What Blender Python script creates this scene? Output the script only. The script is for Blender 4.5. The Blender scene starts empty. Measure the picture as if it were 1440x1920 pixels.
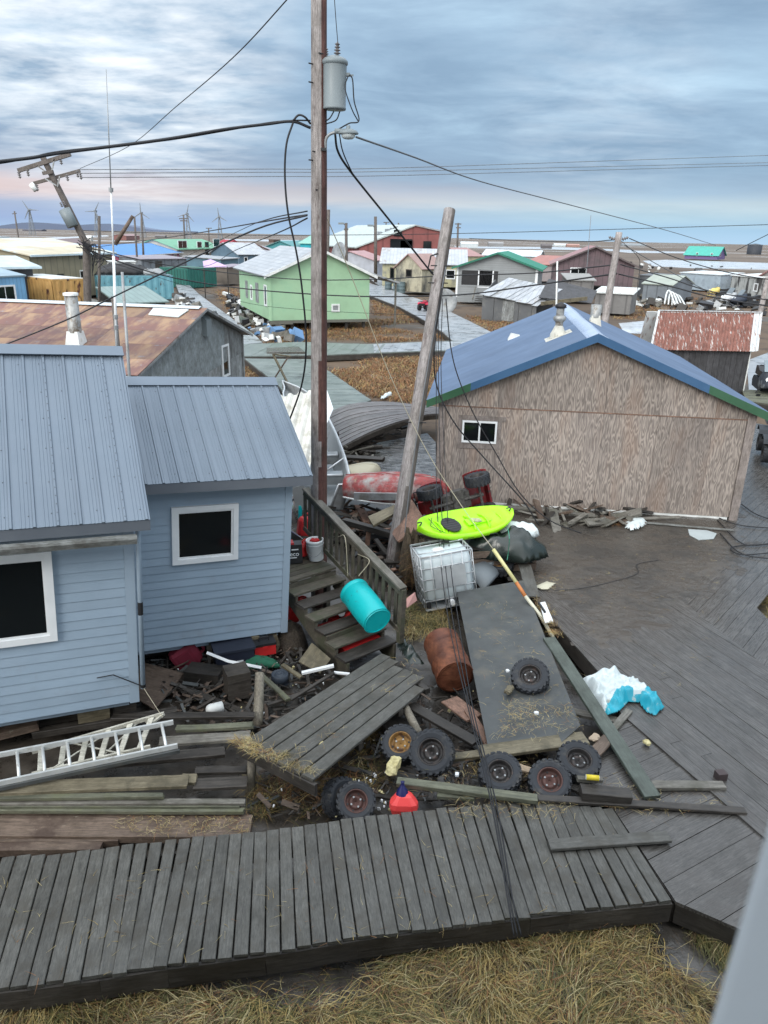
import bpy, math, random
from mathutils import Vector, Matrix, noise
random.seed(7)
S = bpy.context.scene
COL = S.collection
R = math.radians
V = Vector
# ------------------------------------------------------------------ camera
F = 1400.0; CZ = 6.5; TH = math.atan(517/F); RO = R(1.25)
cam_d = bpy.data.cameras.new('camera'); cam = bpy.data.objects.new('camera', cam_d); COL.objects.link(cam)
cam_d.sensor_fit = 'VERTICAL'; cam_d.sensor_height = 24.0; cam_d.lens = 24.0*F/1920.0
cam_d.clip_start = 0.05; cam_d.clip_end = 30000
fw = V((0, math.cos(TH), -math.sin(TH))); up0 = V((0, math.sin(TH), math.cos(TH))); rt0 = V((1, 0, 0))
rt = rt0*math.cos(RO)+up0*math.sin(RO); up = up0*math.cos(RO)-rt0*math.sin(RO)
cm = Matrix((rt, up, -fw)).transposed().to_4x4(); cm.translation = V((0, 0, CZ)); cam.matrix_world = cm
cam_d.dof.use_dof = True; cam_d.dof.focus_distance = 11.0
cam_d.dof.aperture_fstop = cam_d.lens/1000.0/0.0070
S.camera = cam
S.render.resolution_x = 768; S.render.resolution_y = 1024
S.view_settings.view_transform = 'Standard'; S.view_settings.look = 'None'; S.view_settings.gamma = 1
S.view_settings.exposure = 0.14

def srgb(c):
    return tuple(((v/255)/12.92 if v/255 <= .04045 else ((v/255+.055)/1.055)**2.4) for v in c)
# ------------------------------------------------------------------ world
W = bpy.data.worlds.new('World'); S.world = W; W.use_nodes = True
nt = W.node_tree; nt.nodes.clear()
def N(tree, t, **k):
    n = tree.nodes.new(t)
    for a, b in k.items(): setattr(n, a, b)
    return n
def ramp(tree, fac, stops, interp='LINEAR'):
    n = N(tree, 'ShaderNodeValToRGB'); e = n.color_ramp.elements; n.color_ramp.interpolation = interp
    while len(e) < len(stops): e.new(0.5)
    for el, (p, c) in zip(e, stops): el.position = p; el.color = (*c[:3], 1)
    tree.links.new(fac, n.inputs[0]); return n.outputs[0]
def mth(tree, op, a, b=None, c=None, clamp=False):
    n = N(tree, 'ShaderNodeMath', operation=op); n.use_clamp = clamp
    for i, v in enumerate((a, b, c)):
        if v is None: continue
        if hasattr(v, 'is_output'): tree.links.new(v, n.inputs[i])
        else: n.inputs[i].default_value = v
    return n.outputs[0]
def mixc(tree, fac, a, b, mode='MIX'):
    n = N(tree, 'ShaderNodeMix', data_type='RGBA', blend_type=mode)
    for sock, v in ((n.inputs[0], fac), (n.inputs[6], a), (n.inputs[7], b)):
        if hasattr(v, 'is_output'): tree.links.new(v, sock)
        else: sock.default_value = v if isinstance(v, float) else (*v[:3], 1)
    return n.outputs[2]
tc = N(nt, 'ShaderNodeTexCoord'); sx = N(nt, 'ShaderNodeSeparateXYZ'); nt.links.new(tc.outputs['Generated'], sx.inputs[0])
X, Y_, Z = sx.outputs
zc = mth(nt, 'MAXIMUM', Z, 0.0)
den = mth(nt, 'ADD', zc, 0.10)
cx = N(nt, 'ShaderNodeCombineXYZ'); nt.links.new(mth(nt, 'DIVIDE', X, den), cx.inputs[0]); nt.links.new(mth(nt, 'DIVIDE', Y_, den), cx.inputs[1])
def wnoise(scale, detail, rough=.55, off=0, dist=0.0):
    mp = N(nt, 'ShaderNodeMapping'); mp.inputs['Location'].default_value = (off, off*1.7, 0); mp.inputs['Scale'].default_value = (.72, .95, 1)
    nt.links.new(cx.outputs[0], mp.inputs[0])
    n = N(nt, 'ShaderNodeTexNoise'); n.inputs['Scale'].default_value = scale; n.inputs['Detail'].default_value = detail; n.inputs['Roughness'].default_value = rough
    n.inputs['Distortion'].default_value = dist
    nt.links.new(mp.outputs[0], n.inputs['Vector']); return n.outputs['Fac']
n1 = wnoise(.55, 7, .55, 3.1, .3); n2 = wnoise(1.6, 8, .6, 9.4, .4); n3 = wnoise(5, 6, .55, 1.2)
# elevation gradient, bent a little by the clouds
el = mth(nt, 'ADD', Z, mth(nt, 'MULTIPLY', mth(nt, 'SUBTRACT', n2, .5), mth(nt, 'MULTIPLY', zc, .45)))
azr = mth(nt, 'DIVIDE', X, mth(nt, 'ADD', mth(nt, 'ABSOLUTE', Y_), .3))     # left negative, right positive
azf = N(nt, 'ShaderNodeMapRange'); azf.inputs[1].default_value = -.38; azf.inputs[2].default_value = .22
nt.links.new(azr, azf.inputs[0])
ele = mth(nt, 'MULTIPLY', el, 2.5, clamp=True)
def stops(L): return [(p*2.5, srgb(c)) for p, c in L]
left = ramp(nt, ele, stops([(0, (150, 176, 206)), (.012, (140, 160, 196)), (.030, (150, 163, 190)), (.040, (208, 188, 186)), (.052, (204, 182, 180)), (.066, (160, 167, 184)), (.09, (134, 154, 178)), (.14, (143, 168, 190)), (.20, (158, 184, 206)), (.30, (166, 188, 206))]))
right = ramp(nt, ele, stops([(0, (160, 190, 215)), (.014, (148, 182, 208)), (.028, (160, 187, 203)), (.040, (172, 190, 200)), (.055, (140, 164, 186)), (.08, (122, 148, 173)), (.12, (130, 156, 180)), (.17, (146, 172, 193)), (.22, (136, 161, 183)), (.32, (156, 177, 195))]))
base = mixc(nt, azf.outputs[0], left, right)
# broad light and dark clouds
cl = ramp(nt, n2, [(.35, srgb((104, 130, 158))), (.5, srgb((137, 162, 186))), (.68, srgb((172, 200, 220)))])
amt = mth(nt, 'MULTIPLY', mth(nt, 'MULTIPLY', zc, 6.5, clamp=True), .5)
c1 = mixc(nt, amt, base, cl)
big = ramp(nt, n1, [(.36, (.84, .86, .89)), (.5, (1, 1, 1)), (.64, (1.16, 1.15, 1.13))])
amb = mth(nt, 'MULTIPLY', zc, 7.0, clamp=True)
c2 = mixc(nt, amb, c1, mixc(nt, 1.0, c1, big, 'MULTIPLY'))
# thin bright break in the cloud deck, upper left
def unpix(px, py):
    a = px-720; b = 960-py; c, s = math.cos(RO), math.sin(RO); x = a*c-b*s; y = a*s+b*c
    return V((x/F, math.cos(TH)+y/F*math.sin(TH), -math.sin(TH)+y/F*math.cos(TH)))
def glow(px, py, width):
    d = unpix(px, py).normalized()
    dp = N(nt, 'ShaderNodeVectorMath', operation='DOT_PRODUCT'); dp.inputs[1].default_value = d
    nrm = N(nt, 'ShaderNodeVectorMath', operation='NORMALIZE'); nt.links.new(tc.outputs['Generated'], nrm.inputs[0]); nt.links.new(nrm.outputs[0], dp.inputs[0])
    mr = N(nt, 'ShaderNodeMapRange', interpolation_type='SMOOTHSTEP'); mr.inputs[1].default_value = math.cos(R(width)); mr.inputs[2].default_value = 1.0
    nt.links.new(dp.outputs['Value'], mr.inputs[0]); return mr.outputs[0]
g = mth(nt, 'MAXIMUM', glow(200, 10, 13), mth(nt, 'MULTIPLY', glow(1130, 175, 8), .12))
nm = mth(nt, 'ADD', mth(nt, 'MULTIPLY', n2, .5), mth(nt, 'MULTIPLY', n3, .5))
gm = mth(nt, 'MULTIPLY', ramp(nt, nm, [(.40, (.08,)*3), (.62, (1,)*3)]), mth(nt, 'MULTIPLY', mth(nt, 'POWER', g, .8), .95, clamp=True))
c3 = mixc(nt, gm, c2, srgb((232, 236, 240)))
# the deck of cloud is brighter overhead, as under any overcast
zr = N(nt, 'ShaderNodeMapRange', interpolation_type='SMOOTHSTEP'); zr.inputs[1].default_value = .30; zr.inputs[2].default_value = 1.0; nt.links.new(Z, zr.inputs[0])
c4 = mixc(nt, zr.outputs[0], c3, (1.85, 1.97, 2.12))
# and brighter still on the side of the veiled sun, behind the photographer
bk_ = N(nt, 'ShaderNodeMapRange', interpolation_type='SMOOTHSTEP'); bk_.inputs[1].default_value = .1; bk_.inputs[2].default_value = -.9; nt.links.new(mth(nt, 'ADD', Y_, mth(nt, 'MULTIPLY', X, .3)), bk_.inputs[0])
c4 = mixc(nt, mth(nt, 'MULTIPLY', bk_.outputs[0], .9), c4, (1.9, 1.95, 2.0))
bg = N(nt, 'ShaderNodeBackground'); nt.links.new(c4, bg.inputs[0]); bg.inputs[1].default_value = 1.2
sky = N(nt, 'ShaderNodeTexSky', sky_type='NISHITA'); sky.sun_disc = False; sky.sun_elevation = R(30); sky.sun_rotation = R(-145)
bg2 = N(nt, 'ShaderNodeBackground'); nt.links.new(sky.outputs[0], bg2.inputs[0]); bg2.inputs[1].default_value = 0.006
ad = N(nt, 'ShaderNodeAddShader'); nt.links.new(bg.outputs[0], ad.inputs[0]); nt.links.new(bg2.outputs[0], ad.inputs[1])
wo = N(nt, 'ShaderNodeOutputWorld'); nt.links.new(ad.outputs[0], wo.inputs[0])
sd = bpy.data.lights.new('sun', 'SUN'); sd.energy = 1.4; sd.angle = R(22); sd.color = (1, .95, .88)
so = bpy.data.objects.new('sun', sd); COL.objects.link(so)
_sv = V((math.sin(R(-145))*math.cos(R(30)), math.cos(R(-145))*math.cos(R(30)), math.sin(R(30))))
so.rotation_euler = _sv.to_track_quat('Z', 'Y').to_euler()

# ------------------------------------------------------------------ helpers
def G(px, py, z=0.0):
    """where the line of sight of a photo point meets the level z"""
    r = unpix(px, py); t = (z-CZ)/r.z; return V((r.x*t, r.y*t, z))
def D(px, py, y):
    """point of a line of sight at world distance y"""
    r = unpix(px, py); t = y/r.y; return V((r.x*t, y, CZ+r.z*t))
WM = {}
def setm(o, M, parent=None):
    WM[o.name] = M
    if parent is not None:
        o.parent = parent; o.matrix_basis = WM[parent.name].inverted() @ M
    else: o.matrix_basis = M
def tag(o, label=None, cat=None, group=None, kind=None):
    if label: o['label'] = label
    if cat: o['category'] = cat
    if group: o['group'] = group
    if kind: o['kind'] = kind
    return o
def thing(name, label, cat, M=None, group=None):
    o = bpy.data.objects.new(name, None); COL.objects.link(o)
    if M is None: M = Matrix()
    if isinstance(M, (Vector, tuple)): M = Matrix.Translation(V(M))
    o.empty_display_size = .3
    setm(o, M); return tag(o, label, cat, group)
def rot(yaw=0, roll=0, pitch=0):
    return Matrix.Rotation(R(yaw), 4, 'Z') @ Matrix.Rotation(R(roll), 4, 'Y') @ Matrix.Rotation(R(pitch), 4, 'X')
def TR(p): return Matrix.Translation(V(p))
class Fr:
    def __init__(s, o, yaw=0, roll=0, pitch=0): s.M = TR(o) @ rot(yaw, roll, pitch); s.I = s.M.inverted()
    def hit(s, px, py, ax, val):
        o = s.I @ V((0, 0, CZ)); d = s.I.to_3x3() @ unpix(px, py); i = 'xyz'.index(ax)
        return o+d*((val-o[i])/d[i])
    def w(s, *p): return s.M @ V(p)
def mesh_obj(name, verts, faces, mat, parent=None, M=None, smooth=False, center=True):
    vs = [V(v) for v in verts]
    if M is None: M = Matrix()
    if center and vs:
        lo = V([min(v[i] for v in vs) for i in range(3)]); hi = V([max(v[i] for v in vs) for i in range(3)])
        c = (lo+hi)/2; vs = [v-c for v in vs]; M = M @ TR(c)
    me = bpy.data.meshes.new(name); me.from_pydata([tuple(v) for v in vs], [], faces)
    if mat: me.materials.append(mat)
    if smooth: me.polygons.foreach_set('use_smooth', [True]*len(me.polygons))
    me.update()
    o = bpy.data.objects.new(name, me); COL.objects.link(o); setm(o, M, parent); return o
def basis(d, up=V((0, 0, 1))):
    x = V(d).normalized(); u = V(up)
    if abs(x.dot(u.normalized())) > .97: u = V((0, 1, 0)) if abs(x.y) < .9 else V((1, 0, 0))
    y = u.cross(x).normalized(); z = x.cross(y).normalized()
    return Matrix((x, y, z)).transposed()
class MB:
    def __init__(s): s.v = []; s.f = []
    def add(s, vs, fs):
        n = len(s.v); s.v += [V(v) for v in vs]; s.f += [tuple(i+n for i in f) for f in fs]; return s
    def box(s, lo, hi, M=None):
        x0, y0, z0 = lo; x1, y1, z1 = hi
        vs = [V(p) for p in ((x0,y0,z0),(x1,y0,z0),(x1,y1,z0),(x0,y1,z0),(x0,y0,z1),(x1,y0,z1),(x1,y1,z1),(x0,y1,z1))]
        if M is not None: vs = [M @ v for v in vs]
        return s.add(vs, [(0,3,2,1),(4,5,6,7),(0,1,5,4),(1,2,6,5),(2,3,7,6),(3,0,4,7)])
    def bar(s, a, b, w, h, up=(0, 0, 1)):
        a = V(a); b = V(b); B = basis(b-a, V(up)).to_4x4(); L = (b-a).length
        return s.box((0, -w/2, -h/2), (L, w/2, h/2), TR(a) @ B)
    def tube(s, pts, r, n=6, cap=True):
        pts = [V(p) for p in pts]; rr = r if isinstance(r, (list, tuple)) else [r]*len(pts)
        vs = []; ref = None
        for i, p in enumerate(pts):
            d = (pts[min(i+1, len(pts)-1)]-pts[max(i-1, 0)])
            if d.length < 1e-9: d = V((0, 0, 1))
            d.normalize()
            if ref is None:
                ref = V((0, 0, 1)) if abs(d.z) < .9 else V((1, 0, 0))
            u = (ref-d*ref.dot(d)).normalized(); w = d.cross(u); ref = u
            for k in range(n):
                a = 2*math.pi*k/n; vs.append(p+(u*math.cos(a)+w*math.sin(a))*rr[i])
        fs = [(i*n+k, i*n+(k+1) % n, (i+1)*n+(k+1) % n, (i+1)*n+k) for i in range(len(pts)-1) for k in range(n)]
        if cap: fs += [tuple(range(n))[::-1], tuple(range((len(pts)-1)*n, len(pts)*n))]
        return s.add(vs, fs)
    def lathe(s, prof, n=24, M=None, close=False):
        """profile of (radius, z) turned round local z"""
        vs = [V((r*math.cos(2*math.pi*k/n), r*math.sin(2*math.pi*k/n), z)) for r, z in prof for k in range(n)]
        if M is not None: vs = [M @ v for v in vs]
        m = len(prof)
        fs = [(i*n+k, i*n+(k+1) % n, ((i+1) % m)*n+(k+1) % n, ((i+1) % m)*n+k) for i in range(m if close else m-1) for k in range(n)]
        return s.add(vs, fs)
    def disc(s, r, z, n=24, M=None, flip=False):
        vs = [V((r*math.cos(2*math.pi*k/n), r*math.sin(2*math.pi*k/n), z)) for k in range(n)]
        if M is not None: vs = [M @ v for v in vs]
        f = tuple(range(n)); return s.add(vs, [f[::-1] if flip else f])
    def prism(s, poly, d):
        d = V(d); n = len(poly); p = [V(q) for q in poly]
        return s.add(p+[q+d for q in p], [tuple(range(n))[::-1], tuple(range(n, 2*n))]+[(i, (i+1) % n, n+(i+1) % n, n+i) for i in range(n)])
    def build(s, name, mat, parent=None, M=None, smooth=False): return mesh_obj(name, s.v, s.f, mat, parent, M, smooth)
def smooth_pts(pts, k=6):
    P = [V(p) for p in pts]; P = [P[0]*2-P[1]]+P+[P[-1]*2-P[-2]]; out = []
    for i in range(1, len(P)-2):
        for j in range(k):
            t = j/k; a, b, c, d = P[i-1], P[i], P[i+1], P[i+2]
            out.append(.5*((2*b)+(c-a)*t+(2*a-5*b+4*c-d)*t*t+(3*b-a-3*c+d)*t**3))
    out.append(P[-2]); return out
def plank(a, b, w, t, mat, parent=None, name='plank', rollv=(0, 0, 1), segs=3, rough=.004, top=True):
    """a weathered board: chamfered section, slightly uneven edges; a, b on the centre line of its top face"""
    a = V(a); b = V(b); B = basis(b-a, V(rollv)); L = (b-a).length; c = min(.006, t*.2, w*.2)
    sec = [(-w/2+c, 0), (w/2-c, 0), (w/2, -c), (w/2, -t+c), (w/2-c, -t), (-w/2+c, -t), (-w/2, -t+c), (-w/2, -c)]
    vs = []; n = 8
    for i in range(segs+1):
        x = L*i/segs-L/2; jw = random.uniform(-rough, rough); jz = random.uniform(-rough, rough)*.5
        for (y, z) in sec: vs.append((x+(random.uniform(-rough, rough)*1.5 if i in (0, segs) else 0), y+(jw if y > 0 else jw*.4), z+jz))
    fs = [(i*n+(k+1) % n, i*n+k, (i+1)*n+k, (i+1)*n+(k+1) % n) for i in range(segs) for k in range(n)]
    fs += [tuple(range(n)), tuple(range(segs*n, segs*n+n))[::-1]]
    return mesh_obj(name, vs, fs, mat, parent, TR((a+b)/2) @ B.to_4x4(), center=False)
def slab(name, corners, t, mat, parent=None, M=None, sub=0):
    """board or sheet given by its top corners, thickness t downwards along its normal"""
    c = [V(p) for p in corners]; n = (c[1]-c[0]).cross(c[-1]-c[0]).normalized()
    if n.z < 0: n = -n
    if M is not None and (M.to_3x3() @ n).z < 0: n = -n
    x = (c[1]-c[0]).normalized(); y = n.cross(x); B = Matrix((x, y, n)).transposed().to_4x4(); ctr = sum(c, V())/len(c)
    Mx = TR(ctr) @ B; I = Mx.inverted(); loc = [I @ p for p in c]
    mb = MB().prism(loc, (0, 0, -t)); MM = Mx if M is None else M @ Mx
    return mesh_obj(name, mb.v, mb.f, mat, parent, MM, center=False)
def clip(poly, n, d):
    out = []
    for i, p in enumerate(poly):
        q = poly[(i+1) % len(poly)]; a = p.dot(n)-d; b = q.dot(n)-d
        if a <= 0: out.append(p)
        if (a < 0 < b) or (b < 0 < a): out.append(p+(q-p)*(a/(a-b)))
    return out
def plank_fill(root, poly, ang, w, gap, zf, t, mats, name='plank', jz=.004, ja=0, cut=None, skew=0):
    d = V((math.cos(R(ang)), math.sin(R(ang)))); n = V((-d.y, d.x)); P = [V((p[0], p[1])) for p in poly]
    s0 = min(p.dot(n) for p in P); s1 = max(p.dot(n) for p in P); s = s0; out = []
    while s < s1-.02:
        q = clip(clip(P, n, s+w-gap/2), -n, -(s+gap/2))
        pieces = [q]
        if cut and len(q) > 2:
            L0 = min(p.dot(d) for p in q); L1 = max(p.dot(d) for p in q)
            if L1-L0 > cut*1.2:
                c = L0+(L1-L0)*random.uniform(.3, .7)
                pieces = [clip(q, d, c-.004), clip(q, -d, -(c+.004))]
        for q in pieces:
            if len(q) < 3: continue
            ar = abs(sum(q[i].x*q[(i+1) % len(q)].y-q[(i+1) % len(q)].x*q[i].y for i in range(len(q))))/2
            if ar < .004: continue
            c = sum(q, V((0, 0)))/len(q); dz = random.uniform(-jz, jz); B = rot(ang)
            M = TR((c.x, c.y, 0)) @ B; I = M.inverted()
            top = [V((p.x, p.y, (zf(p.x, p.y) if callable(zf) else zf)+dz)) for p in q]
            if sum(top[i].x*top[(i+1) % len(q)].y-top[(i+1) % len(q)].x*top[i].y for i in range(len(q))) < 0: top = top[::-1]
            zc_ = sum(p.z for p in top)/len(top); M = TR((c.x, c.y, zc_)) @ B; I = M.inverted()
            mb = MB().prism([I @ p for p in top], (0, 0, -t))
            k = len(top); mb.f[0], mb.f[1] = tuple(range(k)), tuple(range(k, 2*k))[::-1]
            mb.f[2:] = [f[::-1] for f in mb.f[2:]]
            out.append(mesh_obj(name, mb.v, mb.f, random.choice(mats) if isinstance(mats, (list, tuple)) else mats, root, M, center=False))
        s += w
    return out

# ------------------------------------------------------------------ materials
MATS = {}
def pm(name, c1, c2, scale=4, stretch=(1, 1, 1), detail=7, rough=(.55, .8), bump=.25, bd=.01, c3=None, t3=(.52, .62), s3=1.2, st3=(1, 1, 1), rnd=.12, metal=0, spec=.4, world=False, bsc=None, c4=None, t4=(.55, .7), s4=9, ramp_pos=(.3, .7), stripe=None, mottle=0, coat=0, fine=True):
    """general weathered material: two-tone grain, optional patches (c3) and specks (c4), per-object variation"""
    m = bpy.data.materials.new(name); m.use_nodes = True; t = m.node_tree; b = t.nodes['Principled BSDF']
    tcn = N(t, 'ShaderNodeTexCoord'); oi = N(t, 'ShaderNodeObjectInfo')
    vec = tcn.outputs['Object']
    if world:
        ge = N(t, 'ShaderNodeNewGeometry'); vec = ge.outputs['Position']
    else:
        av = N(t, 'ShaderNodeVectorMath', operation='ADD'); cb = N(t, 'ShaderNodeCombineXYZ')
        for i, k in enumerate((37., 53., 71.)): t.links.new(mth(t, 'MULTIPLY', oi.outputs['Random'], k), cb.inputs[i])
        t.links.new(vec, av.inputs[0]); t.links.new(cb.outputs[0], av.inputs[1]); vec = av.outputs[0]
    def nz(sc, st, det=detail, ro=.6):
        mp = N(t, 'ShaderNodeMapping'); mp.inputs['Scale'].default_value = st; t.links.new(vec, mp.inputs[0])
        n = N(t, 'ShaderNodeTexNoise'); n.inputs['Scale'].default_value = sc; n.inputs['Detail'].default_value = det; n.inputs['Roughness'].default_value = ro
        t.links.new(mp.outputs[0], n.inputs['Vector']); return n.outputs['Fac']
    f1 = nz(scale, stretch); col = ramp(t, f1, [(ramp_pos[0], c1), (ramp_pos[1], c2)])
    if stretch != (1, 1, 1) and fine:   # fine fibre and blotches of bare wood
        ff = nz(scale*4.5, tuple(v*.8 for v in stretch), 5, .7); col = mixc(t, 1.0, col, ramp(t, ff, [(.32, (.55,)*3), (.5, (1,)*3), (.72, (1.35,)*3)]), 'MULTIPLY')
        fb_ = nz(3.1, (1, 1, 1), 6, .7); col = mixc(t, 1.0, col, ramp(t, fb_, [(.34, (.68, .67, .64)), (.55, (1.05,)*3), (.72, (1.22,)*3)]), 'MULTIPLY')
    if mottle:
        f = nz(.9 if not world else .35, (1, 1, 1), 4)
        col = mixc(t, 1.0, col, ramp(t, f, [(.3, (1-mottle,)*3), (.7, (1+mottle,)*3)]), 'MULTIPLY')
    if c3 is not None:
        f3 = nz(s3, st3, 8, .65); col = mixc(t, ramp(t, f3, [(t3[0], (0, 0, 0)), (t3[1], (1, 1, 1))]), col, c3)
    if c4 is not None:
        f4 = nz(s4, (1, 1, 1), 6, .7); col = mixc(t, ramp(t, f4, [(t4[0], (0, 0, 0)), (t4[1], (1, 1, 1))]), col, c4)
    if stripe:   # (axis, pitch, darkness): joints of boards too far off to be built singly; on bluecor, painted groove shade
        ax, pitch, dk = stripe; sp = N(t, 'ShaderNodeSeparateXYZ'); t.links.new(tcn.outputs['Object'], sp.inputs[0])
        fr = mth(t, 'FRACT', mth(t, 'DIVIDE', sp.outputs[ax], pitch))
        col = mixc(t, ramp(t, fr, [(.0, (1, 1, 1)), (.1, (0, 0, 0)), (.9, (0, 0, 0)), (1, (1, 1, 1))]), col, tuple(x*dk for x in c1))
    if rnd:
        hs = N(t, 'ShaderNodeHueSaturation'); t.links.new(col, hs.inputs['Color'])
        t.links.new(mth(t, 'ADD', mth(t, 'MULTIPLY', oi.outputs['Random'], 2*rnd), 1-rnd), hs.inputs['Value']); col = hs.outputs[0]
    t.links.new(col, b.inputs['Base Color'])
    t.links.new(ramp(t, f1, [(.3, (rough[0],)*3), (.7, (rough[1],)*3)]), b.inputs['Roughness'])
    b.inputs['Metallic'].default_value = metal; b.inputs['Specular IOR Level'].default_value = spec
    b.inputs['Coat Weight'].default_value = coat
    if bump:
        bn = N(t, 'ShaderNodeBump'); bn.inputs['Strength'].default_value = bump; bn.inputs['Distance'].default_value = bd
        t.links.new(f1 if bsc is None else nz(bsc, stretch), bn.inputs['Height']); t.links.new(bn.outputs[0], b.inputs['Normal'])
    MATS[name] = m; return m
def lin(*c): return srgb(c)
# wood
G_ = (.9, 14, 14)
wd_deck = pm('weathered_boardwalk', (.056, .055, .049), (.106, .104, .093), 5, (.9, 9, 6), rough=(.45, .7), bump=.4, bd=.005, c3=(.055, .05, .04), t3=(.5, .7), s3=3.2, rnd=.14, c4=(.05, .048, .04), t4=(.66, .74), s4=14)
wd_deck2 = pm('wet_deck_board', (.052, .049, .045), (.098, .092, .085), 5, (.8, 10, 6), rough=(.16, .4), bump=.5, bd=.008, c3=(.062, .056, .05), t3=(.5, .64), s3=1.8, rnd=.08, spec=.5)
wd_grey = pm('grey_weathered_wood', (.10, .093, .08), (.21, .20, .175), 3, G_, bump=.5, bd=.006, c3=(.07, .07, .05), t3=(.5, .68), s3=2.5, rnd=.2)
wd_dark = pm('dark_wet_wood', (.022, .019, .017), (.062, .055, .047), 3, G_, rough=(.35, .7), bump=.5, bd=.006, rnd=.25)
wd_brown = pm('brown_rotten_timber', (.075, .055, .042), (.17, .125, .095), 3, G_, bump=.6, bd=.008, c3=(.06, .04, .03), t3=(.48, .62), s3=2, rnd=.15, c4=(.2, .17, .13), t4=(.63, .7), s4=12)
wd_green = pm('mossy_green_timber', (.06, .064, .045), (.14, .142, .10), 3, G_, bump=.5, bd=.006, rnd=.2, c3=(.11, .115, .07), s3=3)
wd_greenp = pm('green_grey_board', (.055, .068, .056), (.088, .104, .088), 3, G_, bump=.25, bd=.004, rnd=.08, rough=(.4, .6))
wd_tan = pm('olive_tan_timber', (.10, .085, .055), (.19, .165, .11), 3, G_, bump=.4, bd=.005, rnd=.1, c3=(.08, .07, .045), s3=2)
wd_rail = pm('brown_grey_railing_wood', (.05, .044, .034), (.115, .103, .08), 3, G_, bump=.5, bd=.005, rnd=.2, c3=(.06, .062, .04), t3=(.5, .6), s3=3)
wd_red = pm('reddish_plywood_scrap', (.12, .07, .05), (.24, .14, .10), 3, (3, 8, 3), bump=.3, rnd=.15)
wd_pole = pm('silvered_pole_wood', (.15, .132, .125), (.36, .33, .315), 4, (9, 9, .7), bump=.9, bd=.012, rnd=.1, c3=(.08, .055, .05), t3=(.56, .68), s3=3, st3=(3, 3, .8), c4=(.03, .025, .022), t4=(.68, .72), s4=9)
wd_polered = pm('red_brown_pole_wood', (.05, .02, .018), (.13, .062, .052), 4, (9, 9, .7), bump=.7, bd=.01, rnd=.06, c3=(.05, .025, .02), s3=3, st3=(3, 3, .8))
wd_poled = pm('dark_pole_wood', (.06, .05, .045), (.15, .13, .115), 4, (9, 9, .7), bump=.7, bd=.01, rnd=.1)
wd_log = pm('peeled_log_wood', (.10, .09, .07), (.24, .215, .17), 4, (9, 9, .7), bump=.6, bd=.01, rnd=.1)
panel_dk = pm('dark_coated_plywood', (.042, .046, .046), (.082, .088, .087), 3, (1, 1, 1), rough=(.35, .6), bump=.15, rnd=.03, c3=(.10, .095, .08), t3=(.56, .72), s3=2.2, c4=(.13, .11, .08), t4=(.68, .74), s4=16)
# ground
mud = pm('wet_mud', (.026, .022, .018), (.078, .067, .055), 3, rough=(.16, .5), bump=.7, bd=.04, world=True, rnd=0, c3=(.03, .027, .022), t3=(.5, .6), s3=.9, spec=.6, detail=10)
mud_sheet = pm('grey_brown_silt', (.058, .05, .042), (.095, .084, .071), 2.2, rough=(.15, .42), bump=1.0, bd=.05, world=True, rnd=0, detail=12, bsc=6, c3=(.05, .046, .041), t3=(.48, .6), s3=1.1, c4=(.034, .03, .026), t4=(.58, .68), s4=5)
wetmud = pm('shining_wet_mud', (.10, .10, .10), (.20, .205, .21), 1.6, (1, 2.4, 1), rough=(.08, .35), bump=1.0, bd=.06, world=True, rnd=0, detail=9, spec=.8, c3=(.04, .038, .035), t3=(.5, .56), s3=3.4, st3=(1, 2.2, 1))
tundra = pm('brown_tundra', (.060, .042, .028), (.135, .092, .058), .09, (1, 1, 1), rough=(.8, .95), bump=.4, bd=.2, world=True, rnd=0, detail=12, c3=(.085, .08, .07), t3=(.56, .60), s3=.05, st3=(.35, 1.6, 1), c4=(.05, .035, .025), t4=(.5, .62), s4=.35)
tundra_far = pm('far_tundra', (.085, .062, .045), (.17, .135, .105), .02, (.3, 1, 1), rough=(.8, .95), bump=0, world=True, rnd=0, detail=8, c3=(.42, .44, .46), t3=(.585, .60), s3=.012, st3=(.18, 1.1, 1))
ice = pm('pale_flood_water', (.38, .41, .44), (.52, .55, .58), .35, (.5, 1, 1), rough=(.2, .45), bump=.1, bd=.05, world=True, rnd=0, c3=(.2, .18, .16), t3=(.6, .66), s3=.25)
hillm = pm('hazed_hill_tundra', (.10, .13, .20), (.12, .155, .23), .002, bump=0, world=True, rnd=0)  # blue of the distance haze is put into the hill colour
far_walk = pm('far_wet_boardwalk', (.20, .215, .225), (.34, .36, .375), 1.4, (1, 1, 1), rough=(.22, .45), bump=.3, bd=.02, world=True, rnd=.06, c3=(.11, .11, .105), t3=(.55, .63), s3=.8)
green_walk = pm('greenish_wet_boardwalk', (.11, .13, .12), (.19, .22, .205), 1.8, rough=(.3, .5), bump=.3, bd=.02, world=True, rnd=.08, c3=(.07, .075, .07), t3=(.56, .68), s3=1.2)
arch_wood = pm('brown_grey_arched_deck', (.085, .078, .078), (.155, .145, .145), 2.5, (1, 10, 5), rough=(.35, .6), bump=.5, bd=.01, rnd=.18)
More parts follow.
